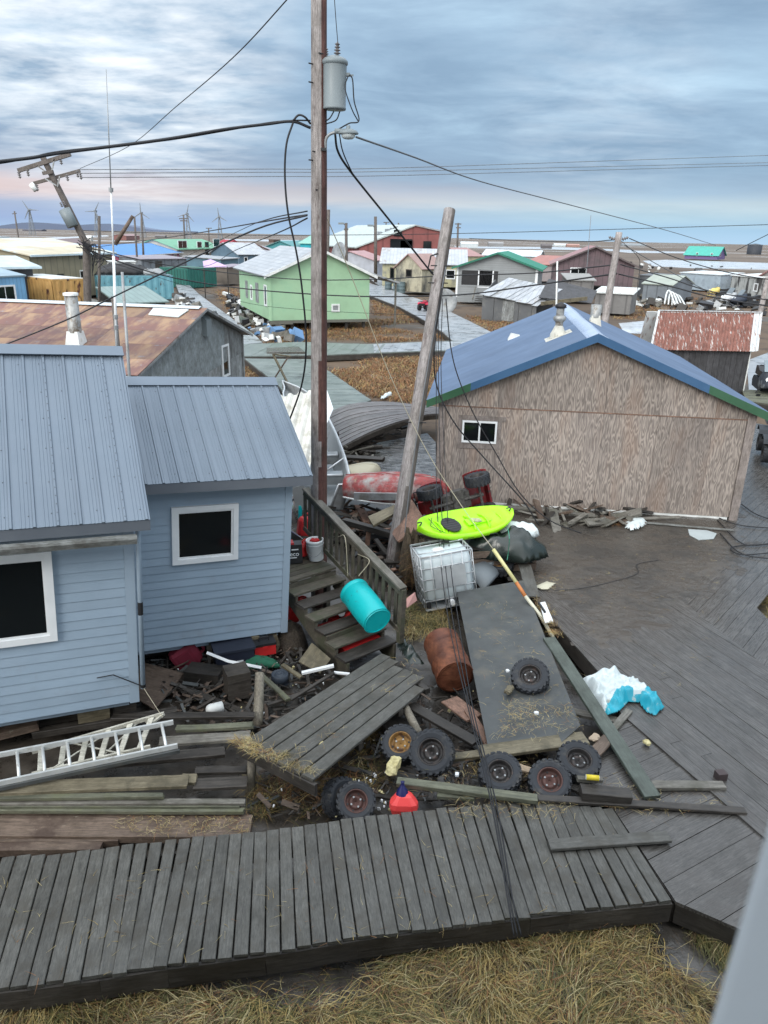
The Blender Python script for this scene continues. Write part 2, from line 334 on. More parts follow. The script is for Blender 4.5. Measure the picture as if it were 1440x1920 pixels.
# buildings
siding = pm('pale_blue_vinyl_siding', (.26, .34, .42), (.285, .365, .445), 2, (1, 1, 1), rough=(.4, .5), bump=.04, rnd=.035, mottle=.08, spec=.35, c3=(.24, .28, .32), t3=(.6, .8), s3=1.3, st3=(1, 1, .5))
siding_tr = pm('blue_grey_corner_trim', (.27, .345, .42), (.285, .36, .435), 2, rough=(.4, .5), bump=0, rnd=.02)
roofblue = pm('grey_blue_steel_roof', (.125, .16, .20), (.145, .18, .22), 1.5, (1, 1, 1), rough=(.34, .46), bump=.03, rnd=.03, metal=.25, mottle=.05)
screwm = pm('dark_screw_head', (.05, .055, .06), (.07, .075, .08), 3, rnd=0, bump=0)
fascia = pm('slate_fascia', (.10, .115, .135), (.125, .14, .16), 2, rough=(.4, .5), bump=.05, rnd=.03)
gutterm = pm('dirty_aluminium_gutter', (.12, .125, .12), (.22, .23, .22), 5, (1, 5, 5), rough=(.4, .6), bump=.1, rnd=.03, c3=(.09, .085, .075), t3=(.5, .65), s3=3)
whitev = pm('white_vinyl', (.66, .69, .70), (.76, .78, .79), 3, rough=(.35, .5), bump=.03, rnd=.03, mottle=.05)
whited = pm('dirty_white_plastic', (.5, .52, .5), (.74, .76, .75), 3, rough=(.35, .55), bump=.05, rnd=.06, c3=(.4, .37, .3), t3=(.6, .75), s3=3)
def glass_mat():
    m = bpy.data.materials.new('window_glass'); m.use_nodes = True; b = m.node_tree.nodes['Principled BSDF']
    b.inputs['Base Color'].default_value = (.006, .008, .009, 1); b.inputs['Roughness'].default_value = .08; b.inputs['Specular IOR Level'].default_value = .25
    return m
glass = glass_mat()
def ply_mat():
    m = bpy.data.materials.new('raw_plywood'); m.use_nodes = True; t = m.node_tree; b = t.nodes['Principled BSDF']
    tcn = N(t, 'ShaderNodeTexCoord'); oi = N(t, 'ShaderNodeObjectInfo'); av = N(t, 'ShaderNodeVectorMath', operation='ADD'); cb = N(t, 'ShaderNodeCombineXYZ')
    for i, k in enumerate((97., 53., 71.)): t.links.new(mth(t, 'MULTIPLY', oi.outputs['Random'], k), cb.inputs[i])
    t.links.new(tcn.outputs['Object'], av.inputs[0]); t.links.new(cb.outputs[0], av.inputs[1])
    def nz(sc, st, det, ro=.5, dist=0):
        mp = N(t, 'ShaderNodeMapping'); mp.inputs['Scale'].default_value = st; t.links.new(av.outputs[0], mp.inputs[0])
        n = N(t, 'ShaderNodeTexNoise'); n.inputs['Scale'].default_value = sc; n.inputs['Detail'].default_value = det; n.inputs['Roughness'].default_value = ro; n.inputs['Distortion'].default_value = dist
        t.links.new(mp.outputs[0], n.inputs['Vector']); return n.outputs['Fac']
    a = nz(2.9, (1.9, 1, .28), 2.5, .55)
    k = mth(t, 'MULTIPLY', a, 13.0)
    ring = mth(t, 'ADD', mth(t, 'MULTIPLY', mth(t, 'SINE', mth(t, 'MULTIPLY', k, 6.2831)), .5), .5)
    fine = nz(11, (6, 3, .55), 8, .7)
    f = mth(t, 'ADD', mth(t, 'MULTIPLY', ring, .42), mth(t, 'MULTIPLY', fine, .66))
    col = ramp(t, f, [(.16, srgb((96, 88, 83))), (.42, srgb((126, 118, 112))), (.66, srgb((150, 140, 132))), (.9, srgb((176, 167, 157)))])
    warm = nz(1.1, (1.6, 1, .35), 4, .6)
    col = mixc(t, ramp(t, warm, [(.5, (0, 0, 0)), (.72, (.6, .6, .6))]), col, srgb((142, 118, 102)))
    cool = nz(.8, (1.2, 1, .3), 3, .6)
    col = mixc(t, ramp(t, cool, [(.52, (0, 0, 0)), (.75, (.6, .6, .6))]), col, srgb((104, 98, 96)))
    hs = N(t, 'ShaderNodeHueSaturation'); t.links.new(col, hs.inputs['Color']); t.links.new(mth(t, 'ADD', mth(t, 'MULTIPLY', oi.outputs['Random'], .34), .78), hs.inputs['Value'])
    t.links.new(hs.outputs[0], b.inputs['Base Color']); b.inputs['Roughness'].default_value = .75; b.inputs['Specular IOR Level'].default_value = .2
    bn = N(t, 'ShaderNodeBump'); bn.inputs['Strength'].default_value = .35; bn.inputs['Distance'].default_value = .004; t.links.new(f, bn.inputs['Height']); t.links.new(bn.outputs[0], b.inputs['Normal'])
    return m
ply = ply_mat()
ply_trim = pm('plywood_trim_board', (.16, .135, .125), (.28, .245, .225), 3, (9, 9, 1.2), bump=.3, rnd=.1)
bluecor = pm('blue_corrugated_steel', (.08, .12, .19), (.10, .145, .22), 1.5, rough=(.28, .4), bump=.02, rnd=.06, mottle=.1, metal=.4, stripe=(1, .15, .5))  # stripe paints the shade of the corrugation grooves into the colour
ridgem = pm('pale_ridge_cap', (.33, .40, .52), (.40, .47, .58), 2, rough=(.35, .5), rnd=.02)
blue_tr = pm('deep_blue_trim', (.035, .09, .18), (.045, .11, .21), 2, rough=(.3, .45), rnd=.02, bump=.02)
green_tr = pm('green_trim', (.03, .085, .045), (.04, .11, .06), 2, rough=(.3, .45), rnd=.02, bump=.02)
fluem = pm('galvanised_flue', (.22, .225, .22), (.40, .405, .39), 7, rough=(.35, .6), metal=.4, rnd=.05, c3=(.16, .13, .10), t3=(.5, .62), s3=5)
cream = pm('dirty_cream_flashing', (.42, .41, .36), (.6, .59, .52), 5, rough=(.6, .8), rnd=.05, c3=(.25, .23, .18), t3=(.52, .65), s3=4)
black = pm('black_plastic', (.012, .012, .013), (.022, .022, .024), 4, rough=(.35, .6), rnd=.05, bump=.05)
rustroof = pm('rust_stained_painted_roof', (.10, .05, .045), (.18, .09, .07), 1.1, (1, 1, 1), rough=(.45, .7), bump=.1, rnd=.32, c3=(.27, .17, .10), t3=(.46, .62), s3=1.0, st3=(1.6, .5, 1), c4=(.19, .18, .19), t4=(.6, .7), s4=3, detail=10)
metal_old = pm('old_zinc', (.20, .21, .215), (.33, .345, .35), 3, rough=(.35, .6), metal=.3, rnd=.08, c3=(.16, .15, .13), t3=(.55, .65), s3=2)
zinc_roof = pm('pale_metal_roofing', (.30, .32, .34), (.44, .46, .48), 1, rough=(.3, .5), metal=.2, rnd=.08, c3=(.24, .2, .17), t3=(.58, .68), s3=.8, stripe=(0, .45, .8))
greywall = pm('grey_board_wall', (.15, .16, .16), (.33, .345, .345), 2, (8, 8, .8), rough=(.6, .8), bump=.4, rnd=.22, c3=(.10, .10, .095), t3=(.5, .65), s3=1.5, st3=(3, 3, .6))
greyply = pm('grey_painted_plywood', (.20, .225, .23), (.26, .29, .295), 2, (4, 4, 1), rough=(.6, .8), bump=.1, rnd=.06)
rustcor = pm('rusted_corrugated_steel', (.15, .065, .05), (.24, .105, .08), 3, (6, 1, 1), rough=(.6, .85), bump=.1, rnd=.05, c3=(.50, .50, .48), t3=(.585, .62), s3=2.6, st3=(7, .5, 1))
zinccor = pm('bare_corrugated_steel', (.42, .44, .45), (.58, .6, .6), 3, rough=(.3, .55), bump=.05, rnd=.03, c3=(.2, .1, .07), t3=(.56, .62), s3=3, st3=(5, .8, 1))
shedblk = pm('blackened_shed_boards', (.03, .03, .033), (.075, .075, .08), 3, (9, 9, 1), rough=(.5, .8), bump=.4, rnd=.2, c4=(.16, .16, .16), t4=(.68, .72), s4=8)
alum = pm('boat_aluminium', (.26, .275, .28), (.40, .415, .42), 2, rough=(.3, .5), metal=.5, bump=.05, rnd=.03, c3=(.2, .195, .18), t3=(.55, .7), s3=2)
alum_b = pm('bright_aluminium', (.55, .57, .58), (.7, .72, .73), 4, rough=(.3, .45), metal=.5, bump=.02, rnd=.04)
ladm = pm('ladder_aluminium', (.50, .52, .51), (.66, .68, .67), 4, rough=(.35, .5), metal=.35, bump=.03, rnd=.05, c3=(.35, .34, .3), t3=(.58, .7), s3=4)
ladw = pm('painted_wood_ladder', (.40, .39, .33), (.58, .57, .50), 4, (1, 8, 8), rough=(.5, .7), rnd=.05)
rubber = pm('tyre_rubber', (.014, .016, .02), (.032, .036, .042), 6, rough=(.55, .8), bump=.2, bd=.004, rnd=.15, c3=(.06, .056, .05), t3=(.54, .68), s3=5)
rim_dk = pm('dark_steel_rim', (.02, .018, .018), (.05, .045, .042), 6, rough=(.4, .6), metal=.3, rnd=.1, c3=(.09, .06, .05), t3=(.56, .66), s3=8)
rim_ru = pm('rusty_red_rim', (.06, .03, .025), (.12, .06, .05), 6, rough=(.5, .7), metal=.2, rnd=.05)
rim_go = pm('rusted_ochre_rim', (.16, .08, .02), (.30, .17, .05), 6, rough=(.5, .7), rnd=.05, c3=(.08, .04, .02), t3=(.5, .6), s3=9)
teal = pm('teal_plastic', (.0, .38, .40), (.005, .44, .45), 2, rough=(.32, .45), bump=.02, rnd=0, mottle=.04, c3=(.01, .28, .29), t3=(.62, .75), s3=4, c4=(.05, .16, .15), t4=(.64, .72), s4=5)
rustbar = pm('rusty_barrel_steel', (.11, .035, .018), (.19, .07, .035), 3, (1, 1, 3), rough=(.45, .7), bump=.15, rnd=0, c3=(.07, .024, .014), t3=(.48, .62), s3=2, metal=.15, c4=(.26, .12, .07), t4=(.66, .74), s4=6)
lime = pm('lime_plastic', (.30, .72, .01), (.36, .80, .012), 2, rough=(.28, .4), bump=.02, rnd=0, c3=(.2, .46, .03), t3=(.58, .75), s3=3, c4=(.16, .3, .05), t4=(.66, .74), s4=8)
totepl = pm('translucent_tote_plastic', (.46, .53, .55), (.60, .67, .69), 2, rough=(.3, .45), bump=.08, bd=.02, rnd=0, mottle=.08)
galv = pm('galvanised_cage', (.42, .44, .45), (.55, .57, .58), 6, rough=(.35, .5), metal=.4, rnd=.05)
redpl = pm('red_plastic', (.40, .016, .018), (.50, .025, .025), 3, rough=(.35, .5), bump=.03, rnd=.12)
redboat = pm('faded_red_hull', (.22, .03, .03), (.30, .05, .045), 3, (1, 2, 2), rough=(.35, .6), bump=.05, rnd=0, c3=(.30, .31, .29), t3=(.46, .66), s3=2.6, c4=(.30, .27, .15), t4=(.6, .7), s4=3)
redpaint = pm('red_body_plastic', (.13, .012, .014), (.22, .02, .022), 4, rough=(.3, .5), rnd=.1, c3=(.06, .04, .035), t3=(.56, .66), s3=6)
engine = pm('greasy_engine_metal', (.03, .028, .026), (.13, .125, .115), 14, rough=(.4, .7), bump=.5, bd=.01, metal=.2, rnd=.1)
tarpb = pm('black_green_tarp', (.010, .016, .014), (.022, .032, .028), 3, rough=(.18, .4), bump=.25, bd=.02, rnd=0, spec=.6)
tarpw = pm('white_tarp', (.48, .54, .54), (.66, .72, .72), 2.5, rough=(.3, .5), bump=.3, bd=.02, rnd=0, c3=(.33, .32, .27), t3=(.6, .7), s3=4)
tarpt = pm('turquoise_tarp', (.01, .26, .36), (.03, .38, .48), 3, rough=(.3, .5), bump=.3, bd=.02, rnd=0, c3=(.35, .45, .45), t3=(.6, .66), s3=6)
foam = pm('yellow_foam', (.42, .36, .16), (.62, .56, .32), 9, rough=(.85, .95), bump=.9, bd=.03, rnd=.05, c3=(.22, .17, .08), t3=(.52, .68), s3=5)
coral = pm('coral_buoy_plastic', (.72, .05, .05), (.80, .08, .075), 3, rough=(.35, .5), rnd=0, bump=.02)
navy = pm('navy_plastic', (.006, .008, .06), (.012, .014, .10), 3, rough=(.35, .5), rnd=0, bump=.02)
yellow = pm('yellow_paint', (.60, .46, .02), (.70, .56, .04), 3, rough=(.35, .5), rnd=0, bump=.02)
guardy = pm('pale_yellow_guard', (.50, .47, .20), (.60, .57, .30), 3, rough=(.4, .5), rnd=0)
orange = pm('rust_orange', (.42, .14, .04), (.50, .20, .07), 5, rnd=0)
gensteel = pm('brushed_steel', (.45, .46, .46), (.6, .61, .61), 4, rough=(.2, .35), metal=.8, rnd=0)
greencloth = pm('green_net', (.01, .08, .045), (.02, .12, .07), 9, rough=(.7, .9), bump=.6, rnd=0)
xfmr = pm('transformer_grey_paint', (.15, .18, .19), (.18, .21, .22), 2, rough=(.35, .5), rnd=0, bump=.02, mottle=.04)
porc = pm('brown_grey_porcelain', (.10, .09, .09), (.2, .19, .19), 4, rough=(.2, .4), rnd=0)
wirem = pm('black_cable', (.010, .011, .013), (.018, .019, .022), 4, rough=(.5, .7), rnd=.1, bump=0)
wireg = pm('grey_cable', (.10, .11, .12), (.15, .16, .17), 4, rough=(.5, .7), rnd=.1, bump=0)
wirew = pm('pale_rope', (.34, .31, .22), (.42, .39, .30), 9, rough=(.6, .8), rnd=.05, bump=0)
steelg = pm('grey_steel_lattice', (.16, .18, .2), (.2, .22, .24), 4, rnd=.05, bump=0)
def tinted(name, base, wear=None, stripe=None, k=.12, **kw):
    c1 = tuple(x*(1-k) for x in base); c2 = tuple(min(1, x*(1+k)) for x in base)
    return pm(name, c1, c2, 1.2, rough=(.5, .75), bump=.05, rnd=.06, c3=wear, t3=(.5, .66), s3=.9, stripe=stripe, mottle=.08, **kw)

# ------------------------------------------------------------------ the setting
def fill_grid(x0, x1, y0, y1, nx, ny, fn):
    vs = [(x0+(x1-x0)*i/nx, y0+(y1-y0)*j/ny, 0) for j in range(ny+1) for i in range(nx+1)]
    vs = [(x, y, fn(x, y)) for x, y, _ in vs]
    fs = [(j*(nx+1)+i, j*(nx+1)+i+1, (j+1)*(nx+1)+i+1, (j+1)*(nx+1)+i) for j in range(ny) for i in range(nx)]
    return vs, fs
def gz(x, y):
    p = V((x, y, 0)); h = noise.noise(p*.45)*.06+noise.noise(p*1.7)*.045+noise.noise(p*5)*.02+noise.noise(p*13)*.007
    e = min(1, max(0, (x+6)/1.5), 1)*min(1, max(0, (11-x)/1.5))*min(1, max(0, (y-1.5)/1.0))*min(1, max(0, (19.0-y)/1.5))
    return h*e-.01*(1-e)*0
vs, fs = fill_grid(-7, 12, .8, 19.8, 230, 230, gz)
tag(mesh_obj('muddy_ground', vs, fs, mud, None, smooth=True, center=False), kind='structure')
def ring_ground():
    # one sheet from the muddy yard to the skyline, leaving a hole for the yard's finer sheet
    xs = [-9000, -2500, -600, -150, -40, -7, 12, 40, 150, 600, 2500, 9000]; ys = [-300, -40, .8, 19.8, 40, 90, 200, 400, 1000, 3000, 14000]
    v = [(x, y, -.002) for y in ys for x in xs]; n = len(xs)
    f = [(j*n+i, j*n+i+1, (j+1)*n+i+1, (j+1)*n+i) for j in range(len(ys)-1) for i in range(n-1) if not (xs[i] == -7 and ys[j] == .8)]
    near = [q for q in f if v[q[2]][1] <= 200]; far = [q for q in f if v[q[2]][1] > 200]
    tag(mesh_obj('tundra_ground', v, near, tundra, None, center=False), kind='structure')
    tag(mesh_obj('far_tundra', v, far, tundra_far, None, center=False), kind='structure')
ring_ground()
def poly_sheet(name, px, z, mat, kind='structure', t=0):
    P = [G(x, y, z) for x, y in px]
    mb = MB(); mb.v = P; mb.f = [tuple(range(len(P)))]
    o = mesh_obj(name, mb.v, mb.f, mat, None); tag(o, kind=kind); return o
poly_sheet('flood_pool', [(1205, 489), (1250, 487), (1470, 494), (1480, 505), (1300, 503), (1225, 499)], .012, ice)
poly_sheet('flood_pool', [(1140, 470), (1290, 472), (1300, 475), (1180, 474)], .012, ice)
poly_sheet('flood_pool', [(850, 462), (1040, 463), (1190, 469), (1190, 471), (1000, 467), (860, 465)], .012, ice)
poly_sheet('flood_pool', [(80, 446), (200, 441), (205, 443), (90, 449)], .012, ice)
poly_sheet('flood_pool', [(420, 448), (560, 450), (560, 454), (425, 451)], .012, ice)
poly_sheet('flood_pool', [(690, 702), (735, 699), (790, 701), (780, 709), (700, 711)], .012, ice)
poly_sheet('flood_pool', [(812, 669), (860, 668), (858, 682), (815, 680)], .012, ice)
poly_sheet('flood_pool', [(1160, 606), (1215, 601), (1240, 610), (1226, 627), (1170, 624)], .012, ice)
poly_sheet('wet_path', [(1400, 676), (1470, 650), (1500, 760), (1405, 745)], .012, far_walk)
# low hills on the skyline, painted haze blue
hp = [(-4600+i*110, 60*math.sin(i*.35)**2*.45+28+14*math.sin(i*.21)) for i in range(22)]
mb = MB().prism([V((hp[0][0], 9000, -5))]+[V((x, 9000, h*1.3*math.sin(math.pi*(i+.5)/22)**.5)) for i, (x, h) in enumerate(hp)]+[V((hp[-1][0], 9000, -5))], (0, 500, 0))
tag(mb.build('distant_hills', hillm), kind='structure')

# foreground boardwalk: crosswise planks over two long bearers
BW = thing('boardwalk', None, None, G(500, 1700, .4)); BW['kind'] = 'structure'
prs = [((-240, 1634), (-330, 1920)), ((30, 1606), (-50, 1860)), ((115, 1601), (50, 1849)), ((225, 1586), (185, 1831)), ((360, 1570), (312, 1810)), ((500, 1558), (497, 1786)), ((637, 1537), (670, 1757)), ((925, 1505), (995, 1716)), ((1000, 1500), (1070, 1707)), ((1150, 1518), (1262, 1688))]
PT = [(G(*a, .4), G(*b, .4)) for a, b in prs]
# carry the walk on to the left beyond the frame
PT.insert(0, (PT[0][0]+V((-2.6, -.45, 0)), PT[0][1]+V((-2.6, -.45, 0))))
for (a0, b0), (a1, b1) in zip(PT, PT[1:]):
    L = ((a1-a0).length+(b1-b0).length)/2; n = max(1, round(L/.137))
    for i in range(n):
        s0, s1 = i/n, (i+1)/n
        A0, A1, B0, B1 = a0.lerp(a1, s0), a0.lerp(a1, s1), b0.lerp(b1, s0), b0.lerp(b1, s1)
        top = (A0+A1)/2; bot = (B0+B1)/2; d = (top-bot).normalized()
        w = (((A1-A0).length+(B1-B0).length)/2)-random.uniform(.009, .015)
        dz = random.uniform(-.003, .004); e = random.uniform(-.018, .018); e2 = random.uniform(-.012, .012)
        plank(bot-d*e+V((0, 0, dz)), top+d*e2+V((0, 0, dz+random.uniform(-.004, .004))), w, .038, wd_deck, BW, segs=3, rough=.0022)
bo = [p[1]+V((0, .02, -.045)) for p in PT]; to = [p[0]+V((0, -.14, -.045)) for p in PT]
for line in (bo, to):
    for a, b in zip(line, line[1:]): plank(a, b, .045, .24, wd_dark, BW, name='bearer')
# nail heads along the plank ends
mb = MB()
for pl_b in [o for o in BW.children if o.name.startswith('plank')]:
    xs_ = [v.co.x for v in pl_b.data.vertices]; ws_ = [v.co.y for v in pl_b.data.vertices]; zt_b = max(v.co.z for v in pl_b.data.vertices); Mw = WM[pl_b.name]
    for fx in (.06, .5, .94):
        for fy in (.22, .78):
            mb.disc(.0055, 0, 6, Mw @ TR((min(xs_)+(max(xs_)-min(xs_))*fx+random.uniform(-.01, .01), min(ws_)+(max(ws_)-min(ws_))*fy+random.uniform(-.008, .008), zt_b+.0015)))
mb.build('nail_heads', screwm, BW)['kind'] = 'stuff'
# big mud-covered deck on the right, three runs of boards
DK = thing('muddy_deck', None, None, G(1250, 1300, .4)); DK['kind'] = 'structure'
zA = .375
def pg(px, z=.4): return [G(x, y, z) for x, y in px]
plank_fill(DK, pg([(1060, 1470), (1104, 1414), (1170, 1337), (1536, 1654), (1560, 1830), (1385, 1737), (1268, 1687), (1150, 1512)]), 30.1, .29, .007, zA, .04, wd_deck2, name='deck_board', jz=.004)
plank_fill(DK, pg([(850, 940), (930, 1040), (1000, 1120), (1050, 1178), (1125, 1262), (1165, 1338), (1530, 1655), (1530, 1322), (1318, 1158), (1095, 980), (990, 895)]), -67.5, .185, .005, .4, .04, wd_deck2, name='deck_board', cut=3, jz=.003)
plank_fill(DK, pg([(985, 897), (1090, 983), (1313, 1162), (1473, 1283), (1480, 1200), (1419, 1138), (1500, 1040), (1640, 830), (1340, 780), (1100, 830)]), 50.2, .2, .006, .387, .04, wd_deck2, name='deck_board', jz=.003)
edge = pg([(930, 1040), (1000, 1120), (1050, 1178), (1125, 1262), (1165, 1342), (1100, 1424), (1150, 1514), (1268, 1690), (1385, 1740), (1560, 1835)], .355)
for a, b in zip(edge, edge[1:]): plank(a, b, .05, .26, wd_dark, DK, name='bearer')
# silt lying over the boards
sil = pg([(860, 935), (1400, 955), (1380, 1040), (1300, 1150), (1240, 1250), (1130, 1245), (1040, 1160), (930, 1050)])
xs = [p.x for p in sil]; ys = [p.y for p in sil]
def inpoly(x, y, P):
    c = False; j = len(P)-1
    for i in range(len(P)):
        if (P[i][1] > y) != (P[j][1] > y) and x < (P[j][0]-P[i][0])*(y-P[i][1])/(P[j][1]-P[i][1])+P[i][0]: c = not c
        j = i
    return c
def edist(x, y, P):
    m = 9e9
    for i in range(len(P)):
        a = P[i]; b = P[(i+1) % len(P)]; dx, dy = b[0]-a[0], b[1]-a[1]; t = max(0, min(1, ((x-a[0])*dx+(y-a[1])*dy)/(dx*dx+dy*dy)))
        m = min(m, math.hypot(x-a[0]-t*dx, y-a[1]-t*dy))
    return m
def silz(x, y):
    d = edist(x, y, sil)*(1 if inpoly(x, y, sil) else -1); p = V((x, y, 0))
    return .4-.014+min(.03, max(-.02, d*.028+noise.noise(p*.9)*.018+noise.noise(p*3)*.012))+noise.noise(p*6)*.008+noise.noise(p*16)*.003
vs, fs = fill_grid(min(xs)-.4, max(xs)+.4, min(ys)-.4, max(ys)+.4, 200, 170, silz)
fs = [f for f in fs if max(vs[i][2] for i in f) > .392]
tag(mesh_obj('silt_layer', vs, fs, mud_sheet, None, smooth=True, center=False), kind='stuff')

# boardwalks further off
def walk(name, px, z, ang, w, mat, bear=True, zf=None, plankname='plank'):
    P = pg(px, z); c = sum(P, V())/len(P); rt_ = thing(name, None, None, c); rt_['kind'] = 'structure'
    plank_fill(rt_, P, ang, w, .012, zf or z, .05, mat, name=plankname, jz=.006)
    if bear:
        for a, b in zip(P, P[1:]+P[:1]):
            if (b-a).length > 1.5: plank(a+V((0, 0, -.055)), b+V((0, 0, -.055)), .06, .28, wd_dark, rt_, name='bearer')
    return rt_
walk('green_boardwalk', [(458, 672), (600, 674), (604, 687), (696, 750), (640, 770), (560, 775), (520, 720)], .4, 8, .3, green_walk)
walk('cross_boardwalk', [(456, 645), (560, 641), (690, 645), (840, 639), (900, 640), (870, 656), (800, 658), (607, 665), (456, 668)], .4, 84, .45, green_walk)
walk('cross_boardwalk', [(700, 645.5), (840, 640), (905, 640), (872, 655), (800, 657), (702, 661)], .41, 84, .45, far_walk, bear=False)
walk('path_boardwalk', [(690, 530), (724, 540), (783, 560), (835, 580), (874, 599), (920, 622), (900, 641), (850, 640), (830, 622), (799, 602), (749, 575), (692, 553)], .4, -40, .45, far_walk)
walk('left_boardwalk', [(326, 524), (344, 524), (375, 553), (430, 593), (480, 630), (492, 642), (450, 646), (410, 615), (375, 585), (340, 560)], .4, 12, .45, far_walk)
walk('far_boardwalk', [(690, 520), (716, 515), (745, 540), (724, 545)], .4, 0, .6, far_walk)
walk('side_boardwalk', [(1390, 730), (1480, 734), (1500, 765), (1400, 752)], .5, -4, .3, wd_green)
poly_sheet('mud_flat', [(668, 838), (801, 812), (818, 830), (818, 912), (716, 886)], .10, wetmud)
# buckled walkway arching over the mud
AR = thing('arched_boardwalk', None, None, G(700, 800, .6)); AR['kind'] = 'structure'
tl = [(612, 775), (640, 762), (668, 755), (718, 752), (773, 757), (830, 764), (900, 775)]; bl = [(632, 843), (650, 832), (670, 821), (707, 804), (757, 787), (820, 775), (900, 790)]
zt = [.35, .5, .66, .82, .88, .85, .8]
At = smooth_pts([G(x, y, z) for (x, y), z in zip(tl, zt)], 4); Ab = smooth_pts([G(x, y, z) for (x, y), z in zip(bl, zt)], 4)
NP = 11
for k in range(NP):
    a = k/NP+.006; b = (k+1)/NP-.006; o0 = random.randint(0, 2) if k < 4 else 0
    up_ = [p.lerp(q, a) for p, q in zip(Ab, At)][o0:]; dn = [p.lerp(q, b) for p, q in zip(Ab, At)][o0:]
    vs = up_+dn+[p-V((0, 0, .05)) for p in up_]+[p-V((0, 0, .05)) for p in dn]; n = len(up_); dz = random.uniform(-.01, .01)
    vs = [v+V((0, 0, dz)) for v in vs]
    fs = []
    for i in range(n-1): fs += [(i, i+1, n+i+1, n+i), (2*n+i, 3*n+i, 3*n+i+1, 2*n+i+1), (i, 2*n+i, 2*n+i+1, i+1), (n+i, n+i+1, 3*n+i+1, 3*n+i)]
    fs += [(0, n, 3*n, 2*n), (n-1, 2*n-1+2*n-n+n-n, 4*n-1, 3*n-1)] if False else [(0, n, 3*n, 2*n)]
    mesh_obj('plank', vs, fs, arch_wood, AR)
mb = MB()
for i in range(2, len(Ab)-1): mb.bar(Ab[i]-V((0, 0, .13)), Ab[i+1]-V((0, 0, .13)), .06, .15)
mb.build('bearer', wd_dark, AR)

# ------------------------------------------------------------------ pale blue house in front
BH = Fr(G(257, 1222, .55), 25.0, 3.4)
M0 = BH.M
bh = thing('blue_house', 'pale blue clapboard house with grey-blue ribbed steel roof, tilted, at the left', 'house', M0)
wr = BH.hit(536, 1180, 'y', 0); ltz = BH.hit(258, 1312, 'z', 0)
WX = wr.x; yl = ltz.y; xl = ltz.x
eW = BH.hit(587, 892, 'y', -.38); rW = BH.hit(515, 712, 'x', eW.x)
eL = BH.hit(282, 974, 'y', yl-.34); rL = BH.hit(228, 655, 'x', eL.x)
eWl = BH.hit(275, 912, 'y', -.38)
print('BH', WX, yl, xl, eW, rW, eL, rL, eWl)
XL = -7.0
topW = eW.z-.10; topL = eL.z-.12
def siding_run(x0, x1, y, z0, z1, holes, fr, root, pitch=.125, mat=siding, flip=1):
    z = z0; th = .016
    while z < z1-.01:
        h = min(pitch, z1-z); segs = [(x0, x1)]
        for (hx0, hx1, hz0, hz1) in holes:
            if z+h > hz0+.003 and z < hz1-.003:
                ns = []
                for a, b in segs:
                    if hx0 > a: ns.append((a, min(b, hx0)))
                    if hx1 < b: ns.append((max(a, hx1), b))
                segs = [s for s in ns if s[1]-s[0] > .01]
        for a, b in segs:
            mb = MB(); yo = y-th*flip; 
            vs = [(a, yo-.0*flip, z), (b, yo, z), (b, y-.003*flip, z+h+.012), (a, y-.003*flip, z+h+.012), (a, y+.004*flip, z), (b, y+.004*flip, z), (b, y+.004*flip, z+h+.012), (a, y+.004*flip, z+h+.012)]
            mb.add(vs, [(0, 1, 2, 3), (0, 4, 5, 1), (1, 5, 6, 2), (3, 7, 4, 0), (2, 6, 7, 3), (4, 7, 6, 5)])
            mb.build('siding_board', mat, root, fr.M)
        z += pitch
def window(fr, root, x0, x1, z0, z1, y, fw_=.07, mull=None, mat=whitev, depth=.05, gm=glass):
    mb = MB(); o = y-depth
    mb.box((x0-fw_, o, z0-fw_), (x1+fw_, y+.02, z0)); mb.box((x0-fw_, o, z1), (x1+fw_, y+.02, z1+fw_))
    mb.box((x0-fw_, o, z0), (x0, y+.02, z1)); mb.box((x1, o, z0), (x1+fw_, y+.02, z1))
    if fw_ > .05:   # inner step of the vinyl frame
        i = .03; mb.box((x0, o+.02, z0), (x1, y+.018, z0+i)); mb.box((x0, o+.02, z1-i), (x1, y+.018, z1)); mb.box((x0, o+.02, z0+i), (x0+i, y+.018, z1-i)); mb.box((x1-i, o+.02, z0+i), (x1, y+.018, z1-i))
    if mull:
        for m_ in (mull if isinstance(mull, (list, tuple)) else [mull]): mb.box((m_-.02, o+.01, z0), (m_+.02, y+.018, z1))
    w = mb.build('window', mat, root, fr.M)
    MB().box((x0, y-.012, z0), (x1, y+.012, z1)).build('pane', gm, w, fr.M)
    return w
w1a = BH.hit(330, 952, 'y', 0); w1b = BH.hit(440, 1050, 'y', 0)
w1 = (BH.hit(331, 1000, 'y', 0).x, BH.hit(436, 1000, 'y', 0).x, BH.hit(385, 1043, 'y', 0).z, BH.hit(385, 955, 'y', 0).z)
w2 = (BH.hit(-80, 1120, 'y', yl).x, BH.hit(88, 1120, 'y', yl).x, BH.hit(20, 1197, 'y', yl).z, BH.hit(20, 1050, 'y', yl).z)
siding_run(.0, WX-.09, 0, 0, topW, [(w1[0]-.0, w1[1]+.0, w1[2]-.0, w1[3]+.0)], BH, bh)
siding_run(XL, xl-.10, yl, 0, topL, [w2], BH, bh, .130)
